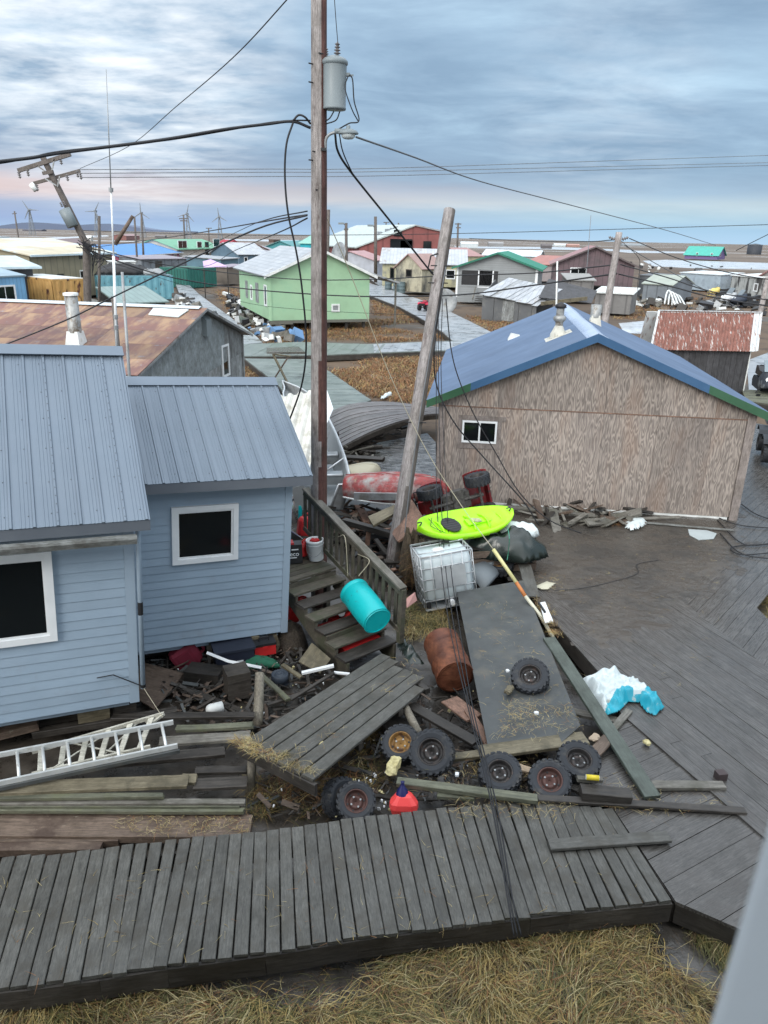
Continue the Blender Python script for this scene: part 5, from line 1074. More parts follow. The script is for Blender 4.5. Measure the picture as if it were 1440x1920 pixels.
for a_, b_ in ((e0, r0), (e1, r1)): MB().bar(a_+V((0, 0, .03)), b_+V((0, 0, .03)), .09, .03).build('edge_flashing', zinccor, rs, RSf.M)
MB().bar(r0+V((0, 0, .03)), r1+V((0, 0, .03)), .12, .03).build('ridge_flashing', zinccor, rs, RSf.M)
wy = e0.y+.25; x = e0.x+.15
MB().box((e0.x+.15, wy+.03, -.3), (e1.x-.15, r0.y+.25, 2.0)).build('wall', shedblk, rs, RSf.M)
while x < e1.x-.16:
    x2 = min(x+random.uniform(.2, .3), e1.x-.15); MB().box((x+.006, wy+random.uniform(-.006, .006), -.3), (x2-.006, wy+.028, 2.03)).build('board', shedblk, rs, RSf.M); x = x2
MB().prism([(e1.x-.15, wy+.03, 2.0), (e1.x-.15, r1.y, zr_-.1), (e1.x-.15, r0.y+.25, 2.0)], (-.05, 0, 0)).build('gable', shedblk, rs, RSf.M)
slab('roof_slope', [(e0.x, r0.y, zr_-.02), (e1.x, r0.y, zr_-.02), (e1.x, r0.y+.45, 2.0), (e0.x, r0.y+.45, 2.0)], .05, zinccor, rs, RSf.M)
MB().box((e1.x-.16, wy-.03, -.3), (e1.x-.12, wy+.03, 2.0)).build('corner_strip', whited, rs, RSf.M)
# ------------------------------------------------------------------ power poles
def trunk(name, a, b, r0, r1, m1, m2=None, parent=None, ang=(-.9, 1.9), segs=22, n=16, seed=0, kink=0):
    a = V(a); b = V(b); B = basis(b-a, V((0, 1, 0))); L = (b-a).length; vs = []
    for i in range(segs+1):
        t = i/segs; r = r0+(r1-r0)*t
        for k in range(n):
            th = 2*math.pi*k/n; rr = r*(1+.035*noise.noise(V((math.cos(th)*2, math.sin(th)*2, t*L*1.3+seed))))
            p = V((0, math.cos(th)*rr, math.sin(th)*rr)); vs.append(a+B @ (V((L*t, 0, 0))+p))
    fs = [(i*n+k, i*n+(k+1) % n, (i+1)*n+(k+1) % n, (i+1)*n+k) for i in range(segs) for k in range(n)]
    fs += [tuple(range(n))[::-1], tuple(range(segs*n, segs*n+n))]
    # local z along the pole so that the grain runs with it
    M = TR((a+b)/2) @ basis(b-a, V((0, 1, 0))).to_4x4() @ Matrix(((0, 0, 1, 0), (1, 0, 0, 0), (0, 1, 0, 0), (0, 0, 0, 1)))
    I = M.inverted(); o = mesh_obj(name, [I @ v for v in vs], fs, m1, parent, M, True, center=False)
    if m2:
        o.data.materials.append(m2)
        for p in o.data.polygons:
            c = sum((V(o.data.vertices[i].co) for i in p.vertices), V())/len(p.vertices); w = M.to_3x3() @ c; w = w-(b-a).normalized()*w.dot((b-a).normalized())
            th = math.atan2(-w.y, w.x); t = (c.z/L+.5); lo, hi = ang
            j = .12*noise.noise(V((t*9, 0, seed)))
            if (-1.6 < th < hi-(.2*t)+j+(.5*max(0, 1-t/.28))): p.material_index = 1
    return o
def insulator(a, d, r, h, root, name='insulator', n=5):
    d = V(d).normalized(); M = TR(a) @ (basis(d, V((0, 1, 0))).to_4x4() @ Matrix(((0, 0, 1, 0), (1, 0, 0, 0), (0, 1, 0, 0), (0, 0, 0, 1))))
    prof = [(r*.35, 0)]
    for i in range(n): prof += [(r*.4, h*(i+.2)/n), (r*(1-.08*i), h*(i+.35)/n), (r*(1-.08*i), h*(i+.5)/n), (r*.4, h*(i+.75)/n)]
    prof += [(r*.25, h), (0, h*1.08)]
    return MB().lathe(prof, 12, M).build(name, porc, root, None, True)
Yp = 12.5
b0 = D(595, 1020, Yp); t0 = D(598, -60, Yp); b0.z = 0; b0.x = D(596, 925, Yp).x
mp = thing('power_pole', 'tall grey and red-brown power pole carrying a transformer and street lamp', 'power pole', b0)
trunk('trunk', b0, t0, .150, .112, wd_pole, wd_polered, mp, seed=2, ang=(-.9, 1.45))
tb = D(627, 206, Yp-.05); tt = D(630, 118, Yp-.05); hT = (tt-tb).length; rT = .172
MT = TR(tb) @ rot(0, 1.0, 0)
tx = MB().lathe([(0, .0), (rT*.96, .0), (rT, .012), (rT, .03), (rT*.97, .035), (rT, hT-.02), (rT*1.0, hT)], 28, MT).build('transformer', xfmr, mp, None, True)
MB().lathe([(rT*1.02, hT-.03), (rT*1.10, hT-.015), (rT*1.10, hT+.02), (rT*.9, hT+.055), (rT*.4, hT+.09), (0, hT+.10)], 28, MT).build('lid', xfmr, tx, None, True)
insulator(D(632, 108, Yp-.05), (.03, 0, 1), .055, .19, tx, 'bushing')
insulator(D(612, 112, Yp-.0), (-.03, 0, 1), .045, .15, tx, 'bushing')
for py in (128, 168): MB().box((-.05, -.05, -.035), (.08, .05, .035), TR(D(612, py, Yp-.02))).build('bracket', xfmr, mp)
MB().box((-.03, -.04, -.02), (.05, .04, .02), TR(D(650, 140, Yp-.05))).box((0, -.01, -.01), (.10, .01, .01), TR(D(650, 141, Yp-.05))).build('terminal', xfmr, tx)['kind'] = 'stuff'
# lamp
arm = smooth_pts([D(610, 283, Yp-.05), D(611, 262, Yp-.08), D(618, 252, Yp-.1), D(630, 248, Yp-.12), D(645, 247, Yp-.14)], 5)
la = MB().tube(arm, .022, 8).build('lamp_arm', metal_old, mp, None, True)
hc = D(653, 250, Yp-.15)
MB().lathe([(0, .065), (.05, .060), (.10, .035), (.125, .0), (.12, -.01)], 16, TR(hc) @ Matrix.Scale(1.25, 4, V((1, 0, 0)))).box((-.2, -.05, -.005), (-.06, .05, .055), TR(hc)).lathe([(.03, .05), (.03, .105), (0, .11)], 8, TR(hc)).build('lamp_head', xfmr, la, None, True)
MB().lathe([(.105, -.005), (.10, -.05), (.07, -.075), (0, -.085)], 16, TR(hc)).build('lamp_lens', tinted('lamp_glass', (.5, .55, .55)), la, None, True)
for px, py in ((583, 119), (583, 154), (583, 300), (602, 100), (590, 284), (596, 356)):
    p = D(px, py, Yp-.12); MB().tube([p+V((.03, .04, 0)), p+V((-.03, -.02, 0))], .010, 6).build('bolt', black, mp)
MB().box((-.03, -.03, -.02), (.04, .02, .02), TR(D(606, 280, Yp-.1))).build('arm_clamp', black, mp)
# broken leaning pole
bp = D(737, 1066, 13.7); tp_ = D(843, 394, 17.2)
lp = thing('leaning_power_pole', 'bare grey power pole leaning right beside the lime kayak', 'power pole', bp)
trunk('trunk', bp-V((.03, 0, .1)), tp_, .160, .125, wd_pole, wd_poled, lp, seed=7, ang=(-.9, 1.2))
def onpole(a, b, py):
    lo, hi = 0, 1
    for _ in range(40):
        m = (lo+hi)/2; p = V(a).lerp(V(b), m); d = p-V((0, 0, CZ)); zc_ = -(d.dot(-fw)); yy = 960-F*d.dot(up)/d.dot(fw)
        if yy > py: lo = m
        else: hi = m
    return V(a).lerp(V(b), (lo+hi)/2)
for py in (498, 530, 790): p = onpole(bp, tp_, py); MB().tube([p+V((-.22, -.1, .0)), p+V((.2, -.1, 0))], .012, 6).build('bolt', black, lp)
p = onpole(bp, tp_, 480); MB().tube([p+V((-.1, -.1, .05)), p+V((-.25, -.15, .0)), p+V((-.30, -.15, -.25)), p+V((-.12, -.12, -.4))], .018, 6).build('conduit_stub', black, lp)
# pole behind the plywood house
p3b = D(1128, 640, 30); p3t = D(1161, 436, 30.6); p3b = p3b+(p3b-p3t)*.65; p3b.z = max(0, p3b.z)
p3 = thing('grey_power_pole', 'slim pale grey power pole standing behind the blue-roofed plywood house', 'power pole', p3b)
trunk('trunk', p3b, p3t, .17, .125, wd_pole, None, p3, seed=4, n=12)
for dx in (-.28, .28): insulator(p3t+V((dx*.5, 0, -.25)), (dx, 0, .1), .07, .25, p3, n=3)
# snapped pole with crossarms at the left
YL = 38
sb = D(158, 615, YL); sm = D(163, 458, YL); st = D(78, 290, YL)
sp_ = thing('snapped_power_pole', 'snapped power pole with crossarms and a hanging transformer, leaning left', 'power pole', (sb.x, sb.y, 0))
sb.z = 0
trunk('lower_trunk', sb, sm+V((.0, 0, .2)), .20, .18, wd_poled, None, sp_, n=12); trunk('trunk', sm+V((.05, 0, -.2)), st, .17, .13, wd_poled, None, sp_, seed=3, n=12)
def xarm(a, b, y, w=.12):
    return MB().bar(D(*a, y), D(*b, y), w, w*1.15).build('crossarm', wd_poled, sp_)
xarm((34, 320), (132, 289), YL-.15, .15); xarm((63, 344), (150, 320), YL+.1, .12); xarm((80, 325), (100, 322), YL-.2)
for a, b in (((70, 311), (93, 327)), ((102, 298), (97, 322)), ((85, 335), (106, 348)), ((112, 330), (108, 350))): MB().bar(D(*a, YL-.2), D(*b, YL-.2), .05, .05).build('brace', metal_old, sp_)
for (px, py) in ((35, 322), (51, 318), (113, 296), (68, 346), (144, 320), (150, 324), (125, 327)): insulator(D(px, py, YL-.2), (.1, 0, -1), .09, .28, sp_, n=3)
MB().tube([D(58, 345, YL-.2), D(68, 357, YL-.2)], .13, 8).build('cutout_switch', whited, sp_, None, True)
ta = D(137, 425, YL-.3); tb_ = D(120, 392, YL-.3)
MB().tube([ta, ta.lerp(tb_, .02), tb_.lerp(ta, .02), tb_], [.2, .26, .27, .2], 14).build('transformer', xfmr, sp_, None, True)
for (px, py) in ((117, 388), (123, 386)): insulator(D(px, py, YL-.3), (-.4, 0, 1), .07, .22, sp_, 'bushing', n=3)
mb = MB()
for i in range(14): mb.tube(smooth_pts([D(150+random.uniform(-8, 20), 448+random.uniform(-10, 20), YL-.3), D(163+random.uniform(-6, 6), 462+random.uniform(-6, 14), YL-.3), D(168+random.uniform(-10, 30), 462+random.uniform(-4, 25), YL-.3), D(180+random.uniform(-10, 26), 478+random.uniform(-10, 40), YL-.2)], 4), .02, 4)
mb.build('cable_tangle', wirem, sp_)['kind'] = 'stuff'

def simple_pole(label, a, b, y, r, m=wd_poled, name='utility_pole', arm=None, lamp=None):
    p0, p1 = D(*a, y), D(*b, y); t = thing(name, label, 'pole', (p0.x, p0.y, 0)); p0.z = min(p0.z, .0) if abs(p0.x-p1.x) < 1 else p0.z
    MB().tube([p0, p0.lerp(p1, .5), p1], [r, r*.9, r*.8], 8).build('trunk', m, t, None, True)
    if arm:
        for (q0, q1) in arm: MB().bar(D(*q0, y), D(*q1, y), r*.8, r*.9).build('crossarm', m, t)
    if lamp:
        q = [D(*v, y) for v in lamp]; MB().tube(q, r*.35, 5).build('lamp_arm', metal_old, t); MB().box((-r*2, -r, -r*.5), (r*1.2, r, r*.5), TR(q[-1])).build('lamp_head', xfmr, t)
    return t
simple_pole('thin distant pole with a small transformer, left of the leftmost turbine', (36, 452), (27, 396), 150, .17, arm=[((23, 401), (31, 400))])
simple_pole('short dark broken pole leaning right of the snapped power pole', (165, 458), (186, 405), 45, .10)
simple_pole('brown pole leaning steeply right, left of the white antenna mast', (216, 458), (249, 405), 48, .13, wd_brown)
simple_pole('slim upright pole between the leaning brown pole and the tall antenna', (253, 452), (252, 406), 110, .16)
simple_pole('taller thin pole with cross wires above the blue roof', (265, 449), (265, 399), 120, .18)
simple_pole('double-crossarm pole in the middle of the turbines', (345, 443), (344, 403), 190, .24, arm=[((336, 410), (353, 410)), ((338, 414), (351, 414))])
simple_pole('short T-shaped pole above the red-brown roof', (391, 446), (391, 428), 190, .2, arm=[((386, 428), (397, 428))])
simple_pole('upright pole just right of the tall main pole', (611, 478), (616, 393), 85, .22)
simple_pole('street lamp pole beside the satellite dish', (650, 470), (649, 418), 100, .22, arm=[((645, 430), (653, 430))], lamp=[(649, 424), (645, 420), (641, 419)])
simple_pole('grey lamp pole standing in front of the red hall', (705, 482), (704, 406), 110, .25, lamp=[(704, 428), (700, 424), (696, 423)])
simple_pole('crossarm pole right of the red hall on the skyline', (858, 470), (859, 418), 180, .25, arm=[((853, 420), (865, 420)), ((855, 427), (864, 427))])
simple_pole('tiny crossarm pole behind the roof of the red hall', (723, 440), (724, 417), 200, .2, arm=[((719, 417), (730, 417))])
simple_pole('dark slanting roof vent pole above the grey roof of the red hall', (749, 436), (747, 418), 170, .2)
simple_pole('weathered pole leaning right at the right edge, in front of the streaked shed', (1420, 606), (1440, 520), 52, .2, wd_pole)
simple_pole('thin whitish pole above the buckled tin roof', (1053, 575), (1045, 490), 38, .05, whited, 'antenna_mast')
simple_pole('thin radio antenna on the purple-brown house ridge', (1106, 468), (1108, 404), 95, .05, steelg, 'antenna_mast')
simple_pole('grey pipe mast beside the foot of the tall white antenna', (231, 655), (229, 510), 19, .045, metal_old, 'antenna_mast')
simple_pole('dark post to which the tall white antenna is strapped', (219, 650), (212, 556), 17.6, .065, wd_poled, 'antenna_post')
a_, b_, c_, d_ = D(219, 655, 17.2), D(213, 480, 17.2), D(208, 355, 17.2), D(199, 130, 17.2)
t = thing('white_antenna', 'very tall thin white antenna mast in front of the rust-stained roof', 'antenna', a_-V((0, 0, 1)))
MB().tube([a_, b_], .030, 10).build('lower_tube', whitev, t, None, True); MB().tube([b_, c_], .020, 10).build('middle_tube', whitev, t, None, True); MB().tube([c_, d_], [.014, .007], 8).build('whip', metal_old, t, None, True)
for q in ((208, 352), (218, 610), (217, 590)): MB().tube([D(q[0], q[1], 17.2), D(q[0], q[1]+8, 17.2)], .05, 8).build('clamp', metal_old, t)
# wind turbines
def turbine(px, pyt, pyb, label, ang, y=800):
    p1 = D(px, pyt, y); p0 = D(px, pyb, y); h = p1.z; t = thing('wind_turbine', label, 'wind turbine', (p1.x, y, 0), 'wind turbines on the skyline')
    mb = MB()
    w = h*.10
    legs = [((sx*w, sy*w, 0), (sx*w*.15, sy*w*.15, h)) for sx in (-1, 1) for sy in (-1, 1)]
    for l0, l1 in legs: MB().bar(V(l0)+V((p1.x, y, 0)), V(l1)+V((p1.x, y, 0)), .5, .5).build('tower_leg', steelg, t)
    for k in range(5):
        f = k/5; g_ = (k+1)/5
        for sx in (-1, 1): mb.bar(V((sx*w*(1-.85*f)+p1.x, y-w*(1-.85*f), h*f)), V((-sx*w*(1-.85*g_)+p1.x, y-w*(1-.85*g_), h*g_)), .25, .25)
    mb.build('lattice', steelg, t)['kind'] = 'stuff'
    MB().box((-1, -2, -.9), (1, 2, .9), TR(p1+V((0, 0, .4)))).build('nacelle', steelg, t)
    for k in range(3):
        a = R(ang+120*k); L = h*.42; q = p1+V((math.cos(a)*L, -2, math.sin(a)*L)); o_ = p1+V((0, -2, .4))
        MB().tube([o_, o_.lerp(q, .3), q], [.45, .6, .2], 5).build('blade', steelg, t)
turbine(55, 394, 430, 'leftmost wind turbine, above the dark long building', 120)
turbine(179, 397, 440, 'second wind turbine, behind the snapped power pole', 60)
turbine(265, 400, 443, 'third wind turbine from the left, above the blue roof', 90)
turbine(351, 402, 440, 'wind turbine beside the double-crossarm pole', 75)
turbine(411, 407, 443, 'rightmost wind turbine, left of the tall main pole', 95)

# ------------------------------------------------------------------ cables
def cable(label, pts, r, mat=wirem, name='cable', k=6, n=5):
    P = smooth_pts([D(*p) for p in pts], k); o = MB().tube(P, r, n).build(name, mat, None, None, True); return tag(o, label, 'cable')
cable('thin wire climbing from the snapped pole to the top edge, left of the main pole', [(150, 316, 38), (240, 275, 30), (330, 200, 22), (440, 105, 17), (560, -25, 14)], .011)
cb_m = [(-60, 310, 9.5), (0, 303, 10), (60, 296, 10.2), (120, 286, 10.5), (300, 263, 11.2), (420, 243, 11.8), (500, 233, 12.2), (548, 228, 12.3), (582, 240, 12.4)]
cable('thick twisted black cable running left from the main pole', cb_m, .022)
cable('second strand wound along the thick twisted black cable', [(x, y+3*math.sin(i*1.7), z) for i, (x, y, z) in enumerate(cb_m[:-1])]+[(582, 226, 12.4)], .012)
cable('black cable loop hanging left of the main pole down to the blue roof', [(550, 228, 12.3), (537, 270, 12.2), (534, 330, 12.2), (540, 400, 12.2), (555, 470, 12.3), (566, 540, 12.4), (574, 640, 12.6), (566, 720, 13), (540, 795, 13.5)], .016)
cable('short looped cable tied above the thick cable at the main pole', [(550, 226, 12.3), (560, 216, 12.3), (572, 220, 12.3), (582, 232, 12.4)], .016)
cable('cable looping from the transformer side down to the lamp head', [(655, 140, 12.4), (661, 150, 12.4), (664, 190, 12.4), (673, 226, 12.4), (655, 231, 12.4), (635, 242, 12.4), (624, 248, 12.4)], .010)
cable('second cable hanging from the transformer terminal', [(653, 142, 12.4), (647, 165, 12.3), (660, 205, 12.3), (671, 226, 12.4)], .009)
cable('bent cable under the transformer, left one', [(637, 209, 12.4), (630, 225, 12.4), (612, 232, 12.45)], .010)
cable('bent cable under the transformer, right one', [(626, 209, 12.4), (618, 222, 12.4), (608, 228, 12.45)], .010)
cable('thin wire rising from the transformer bushing out of the picture', [(634, 87, 12.4), (630, 40, 12.4), (625, -30, 12.4)], .006)
cable('black cable sagging from the lamp arm to the leaning grey pole', [(628, 250, 12.5), (634, 285, 12.6), (660, 325, 13), (720, 400, 14), (768, 460, 15), (812, 515, 16.2)], .018)
cable('thin cable curving alongside the sagging black one below the lamp', [(636, 250, 12.5), (643, 285, 12.6), (662, 328, 13)], .010)
cable('grey wire running right from the lamp across the sky', [(668, 257, 12.5), (780, 296, 16), (900, 340, 22), (1060, 382, 28), (1250, 432, 40), (1342, 460, 50)], .016, wireg)
for i, (a, b, c) in enumerate(((318, 316, 290), (325, 322, 304), (333, 330, 309))):
    cable(('uppermost', 'middle', 'lowest')[i]+' of three thin parallel wires crossing the sky', [(150, a, 40), (500, b+1, 45), (700, b, 48), (1100, (b+c)/2, 56), (1480, c, 66)], .020, wireg)
cable('long black wire lying along the horizon', [(150, 432, 60), (400, 440, 60), (580, 441, 60), (900, 437, 60), (1480, 420, 60)], .025)
cable('black wire from the main pole left to the snapped pole', [(576, 403, 12.4), (540, 408, 13.5), (480, 418, 16), (330, 443, 26), (160, 466, 38)], .013)
cable('black wire from the main pole down over the rust-stained roof', [(576, 404, 12.4), (480, 430, 12.6), (330, 500, 13.2), (210, 558, 14), (120, 602, 14.5), (-30, 662, 15)], .014)
cable('wire dropping from the main pole to the light green house', [(576, 409, 12.4), (520, 437, 17), (440, 470, 32), (380, 500, 45), (300, 500, 60)], .013)
cable('wire ending at the grey blue house, beside the one to the light green house', [(576, 396, 12.4), (500, 412, 17), (450, 432, 30), (330, 490, 50)], .011)
cable('upper dark wire crossing the light green house', [(165, 464, 38), (300, 495, 40), (430, 512, 42), (560, 524, 40), (690, 524, 38), (860, 516, 35), (1000, 512, 33), (1158, 496, 30.4)], .026)
cable('lower dark wire crossing the light green house', [(165, 470, 38), (300, 515, 40), (430, 538, 42), (560, 550, 40), (690, 556, 38), (860, 553, 35), (1000, 535, 33), (1157, 513, 30.4)], .034)
cable('thin wire low on the light green wall', [(170, 480, 38), (430, 560, 42), (560, 580, 42), (800, 592, 40)], .012)
cable('upper dark wire leaving the slim grey pole to the right', [(1163, 496, 30.4), (1250, 520, 29), (1340, 548, 28), (1470, 566, 27)], .022)
cable('lower dark wire leaving the slim grey pole to the right', [(1160, 514, 30.4), (1250, 535, 29), (1340, 558, 28), (1470, 578, 27)], .026)
cable('wire sagging from the slim grey pole top to the right edge', [(1180, 447, 30.6), (1270, 484, 29), (1370, 512, 28), (1470, 528, 27)], .018)
cable('thin guy wire from the slim grey pole to behind the rusty shed', [(1171, 460, 30.6), (1240, 500, 33), (1330, 548, 36), (1430, 602, 40)], .016, wireg)
cable('wire running left from the slim grey pole top above the roofs', [(1148, 450, 30.6), (1100, 453, 34), (1000, 452, 42), (880, 447, 55)], .020)
cable('hanging loop of wire beside the slim grey pole', [(1165, 452, 30.5), (1195, 480, 30.5), (1200, 500, 30.5), (1196, 545, 30), (1215, 600, 28)], .012)
cable('black wire rising at the far right over the storage tank', [(1380, 470, 60), (1415, 452, 60), (1480, 420, 60)], .03)
for i, (dx, dz) in enumerate(((0, 0), (5, .05), (-4, -.04))):
    cable(('central', 'right-hand', 'left-hand')[i]+' strand of the wires hanging from the leaning pole to the front boardwalk', [(822+dx*1.5, 560, 16.2), (822+dx, 700, 15.6), (826+dx*2, 900, 14.3), (834+dx*2, 1050, 12.4), (852+dx*2, 1180, 10.3), (880+dx, 1320, 8.3), (905+dx, 1420, 7.3), (930+dx, 1530, 6.45), (955+dx, 1680, 5.5), (970+dx*1.5, 1755, 5.2)], .0085, k=8)
cable('cable from the leaning grey pole across the plywood house, lower one', [(828, 540, 16), (815, 640, 15.9), (818, 720, 15.8), (850, 790, 15.7), (900, 850, 15.6), (950, 905, 15.4), (985, 945, 15.3), (1010, 985, 15.2)], .016)
cable('cable from the leaning grey pole across the plywood house, upper one', [(836, 560, 16), (845, 650, 15.9), (860, 710, 15.8), (890, 780, 15.7), (930, 850, 15.6), (975, 925, 15.4), (1030, 975, 15.2), (1090, 1000, 15.1)], .013)
cable('pale guy wire from the main pole to the yellow guard tube', [(607, 394, 12.5), (660, 520, 12.9), (730, 700, 13.3), (800, 845, 13.3), (870, 955, 13), (925, 1030, 12.3)], .008, wirew)
cable('pale wire hanging on the right face of the leaning pole', [(836, 500, 16.5), (800, 700, 15.4), (770, 900, 14.3), (757, 1020, 13.6)], .010, wireg)
for i, q in enumerate(([(1390, 945, 15.6), (1420, 965, 15), (1480, 985, 14.5)], [(1340, 968, 15.6), (1390, 985, 15), (1480, 992, 14.6)], [(1345, 975, 15.2), (1385, 1015, 14), (1420, 1022, 13.9), (1480, 1010, 14.1)], [(1350, 1000, 14.6), (1385, 1035, 13.7), (1430, 1046, 13.4), (1480, 1046, 13.4)], [(1480, 1020, 14), (1400, 1022, 13.9), (1370, 1028, 13.8), (1395, 1040, 13.5), (1480, 1032, 13.7)])):
    P = smooth_pts([G(x, y, .425) for x, y, _ in q], 6); tag(MB().tube(P, .012, 5).build('cable', wirem, None, None, True), ('first', 'second', 'third', 'fourth', 'coiled')[i]+' black hose lying on the deck at the right, counted from the house', 'cable')
P = smooth_pts([G(x, y, .43) for x, y in ((1040, 1107), (1090, 1103), (1150, 1090), (1195, 1075), (1195, 1058), (1235, 1050))], 6); tag(MB().tube(P, .006, 5).build('cord', wirem), 'thin cord lying on the silt in the middle of the deck', 'cord')

# ------------------------------------------------------------------ stairs
ST = Fr(G(650, 1240, .36), 42, 1.5); SM = ST.M
pl_ = ST.hit(537, 1092, 'x', 0); NS = 7; run = pl_.y/(NS-1); rise = pl_.z/(NS-1); TW = 1.02
run = max(.17, min(.3, run)); rise = max(.12, min(.22, rise))
st_ = thing('wooden_stairs', 'weathered wooden stairs with a slatted railing beside the pale blue house', 'stairs', SM)
for i in range(NS-1):
    y, z = i*run, i*rise
    plank(ST.w(-.03, y+.13, z), ST.w(TW+.03, y+.13, z), .27, .04, wd_rail if i % 2 else wd_dark, st_, name='tread', rollv=SM.to_3x3() @ V((0, 0, 1)))
    if i in (1, 5): MB().box((.0, y+.24, z+.0), (TW, y+.265, z+rise-.045)).build('riser', wd_rail, st_, SM)
LZ = (NS-1)*rise; LY = (NS-1)*run
for i in range(9):
    MB().box((-.45, LY+i*.145+.003, LZ-.04+random.uniform(-.003, .003)), (TW+.03, LY+i*.145+.139, LZ+random.uniform(0, .003))).build('landing_board', wd_rail, st_, SM)
MB().box((-.45, LY-.03, LZ-.18), (TW, LY-.002, LZ-.045)).build('landing_beam', wd_rail, st_, SM)
for xx in (0, TW-.045):
    prof = [(xx, -.02, -.36), (xx, -.02, -.045)]
    for i in range(NS-1): prof += [(xx, i*run-.0+.0, i*rise-.045), (xx, i*run+run, i*rise-.045)]
    prof += [(xx, LY, LZ-.35), (xx, .22, -.36)]
    MB().prism(prof, (.045, 0, 0)).build('stringer', wd_rail, st_, SM)
for xx, yy_ in ((0, LY+.1), (TW-.1, LY+.1), (TW-.1, LY+1.1), (0, LY+1.1)): MB().box((xx, yy_, -.4), (xx+.09, yy_+.09, LZ-.05)).build('post', wd_rail, st_, SM)
q0 = ST.hit(757, 1102, 'x', TW+.05); q1 = ST.hit(573, 914, 'x', TW+.05)
print('rail', q0, q1, 'stairs', run, rise, pl_)
plank(SM @ q0, SM @ q1, .15, .04, wd_grey, st_, name='handrail')
qb = ST.hit(757, 1198, 'x', TW+.05)
hb = q0.z-qb.z
MB().box((TW+.01, q0.y-.02, qb.z-.1), (TW+.10, q0.y+.07, q0.z-.04)).build('newel_post', wd_rail, st_, SM)
n = int((q1.y-q0.y)/.15)
for i in range(1, n+1):
    f = i/n; y = q0.y+(q1.y-q0.y)*f; z = q0.z+(q1.z-q0.z)*f; L = min(hb*.92, .95)
    plank(ST.w(TW+.05, y+random.uniform(-.01, .01), z-.05), ST.w(TW+.05+random.uniform(-.015, .015), y+random.uniform(-.01, .01), z-L), .075, .03, wd_rail, st_, name='baluster', rollv=SM.to_3x3() @ V((1, 0, 0)), segs=1)
z0_, z1_ = q0.z-.14, q1.z-.14
plank(SM @ V((TW+.02, q0.y, q0.z-.06)), SM @ V((TW+.02, q1.y, q1.z-.06)), .03, .09, wd_rail, st_, name='rail_board')
plank(SM @ V((TW+.02, q0.y, q0.z-hb*.82)), SM @ V((TW+.02, q1.y, q1.z-hb*.82)), .03, .09, wd_rail, st_, name='rail_board')

# ------------------------------------------------------------------ small things: builders
def jerrycan(label, M, s=1.0, mat=redpl):
    t = thing('jerry_can', label, 'jerry can', M)
    w, d, h = .30*s, .17*s, .34*s; c = .035*s; sec = [(-w/2+c, -d/2), (w/2-c, -d/2), (w/2, -d/2+c), (w/2, d/2-c), (w/2-c, d/2), (-w/2+c, d/2), (-w/2, d/2-c), (-w/2, -d/2+c)]
    lv = [(0, .88), (.03*s, 1), (h*.72, 1), (h*.86, .82), (h*.92, .6)]; vs = []
    for z, k in lv: vs += [V((x*(k if z > h*.5 else k), y*k, z)) for x, y in sec]
    fs = [(i*8+k, i*8+(k+1) % 8, (i+1)*8+(k+1) % 8, (i+1)*8+k) for i in range(len(lv)-1) for k in range(8)]+[tuple(range(8))[::-1], tuple(range(32, 40))]
    mesh_obj('body', vs, fs, mat, t, M, False)
    MB().tube(smooth_pts([(-.07*s, 0, h*.86), (-.06*s, 0, h*1.04), (.05*s, 0, h*1.06), (.07*s, 0, h*.88)], 4), .018*s, 8).build('handle', mat, t, M, True)
    MB().lathe([(.035*s, h*.86), (.035*s, h*1.02), (0, h*1.03)], 12, TR((w*.36, 0, -.02*s))).build('cap', black, t, M, True)
    for yy in (-d/2-.002,): MB().box((-w*.3, yy-.004, h*.18), (w*.3, yy+.002, h*.62)).build('panel_rib', mat, t, M)
    return t
def drum(name, label, a, b, r, mat, cat='barrel', ribs=True, open_=False, lidm=None):
    a, b = V(a), V(b); M = TR(a) @ basis(b-a, V((0, 0, 1))).to_4x4() @ Matrix(((0, 0, 1, 0), (1, 0, 0, 0), (0, 1, 0, 0), (0, 0, 0, 1))); L = (b-a).length
    t = thing(name, label, cat, M)
    if ribs: prof = [(r*.97, .0), (r*1.02, .01), (r*1.02, .03), (r, .04), (r, L*.32), (r*1.035, L*.335), (r*1.035, L*.35), (r, L*.365), (r, L*.65), (r*1.035, L*.665), (r*1.035, L*.68), (r, L*.695), (r, L-.04), (r*1.02, L-.03), (r*1.02, L-.01), (r*.97, L)]
    else: prof = [(r*.86, 0), (r*.90, .015), (r*.95, .12*L), (r, .3*L), (r*1.01, .6*L), (r*.985, L*.90), (r*.97, L*.905), (r*1.0, L*.92), (r*1.02, L*.97), (r*1.0, L), (r*.95, L)]
    MB().lathe(prof, 36, M).build('shell', mat, t, None, True)
    MB().disc(r*.97, .012, 36, M, True).lathe([(r*.86, .0), (r*.86, .012)], 36, M).build('end', mat, t, None)
    MB().disc(r*.95, L-.018, 36, M).lathe([(r*.97, L), (r*.95, L-.018)], 36, M).build('lid', lidm or mat, t, None)
    MB().lathe([(.035, L-.018), (.035, L-.004), (0, L-.004)], 12, M @ TR((r*.6, 0, 0))).build('bung', black if mat is teal else mat, t, None)
    return t, M, L
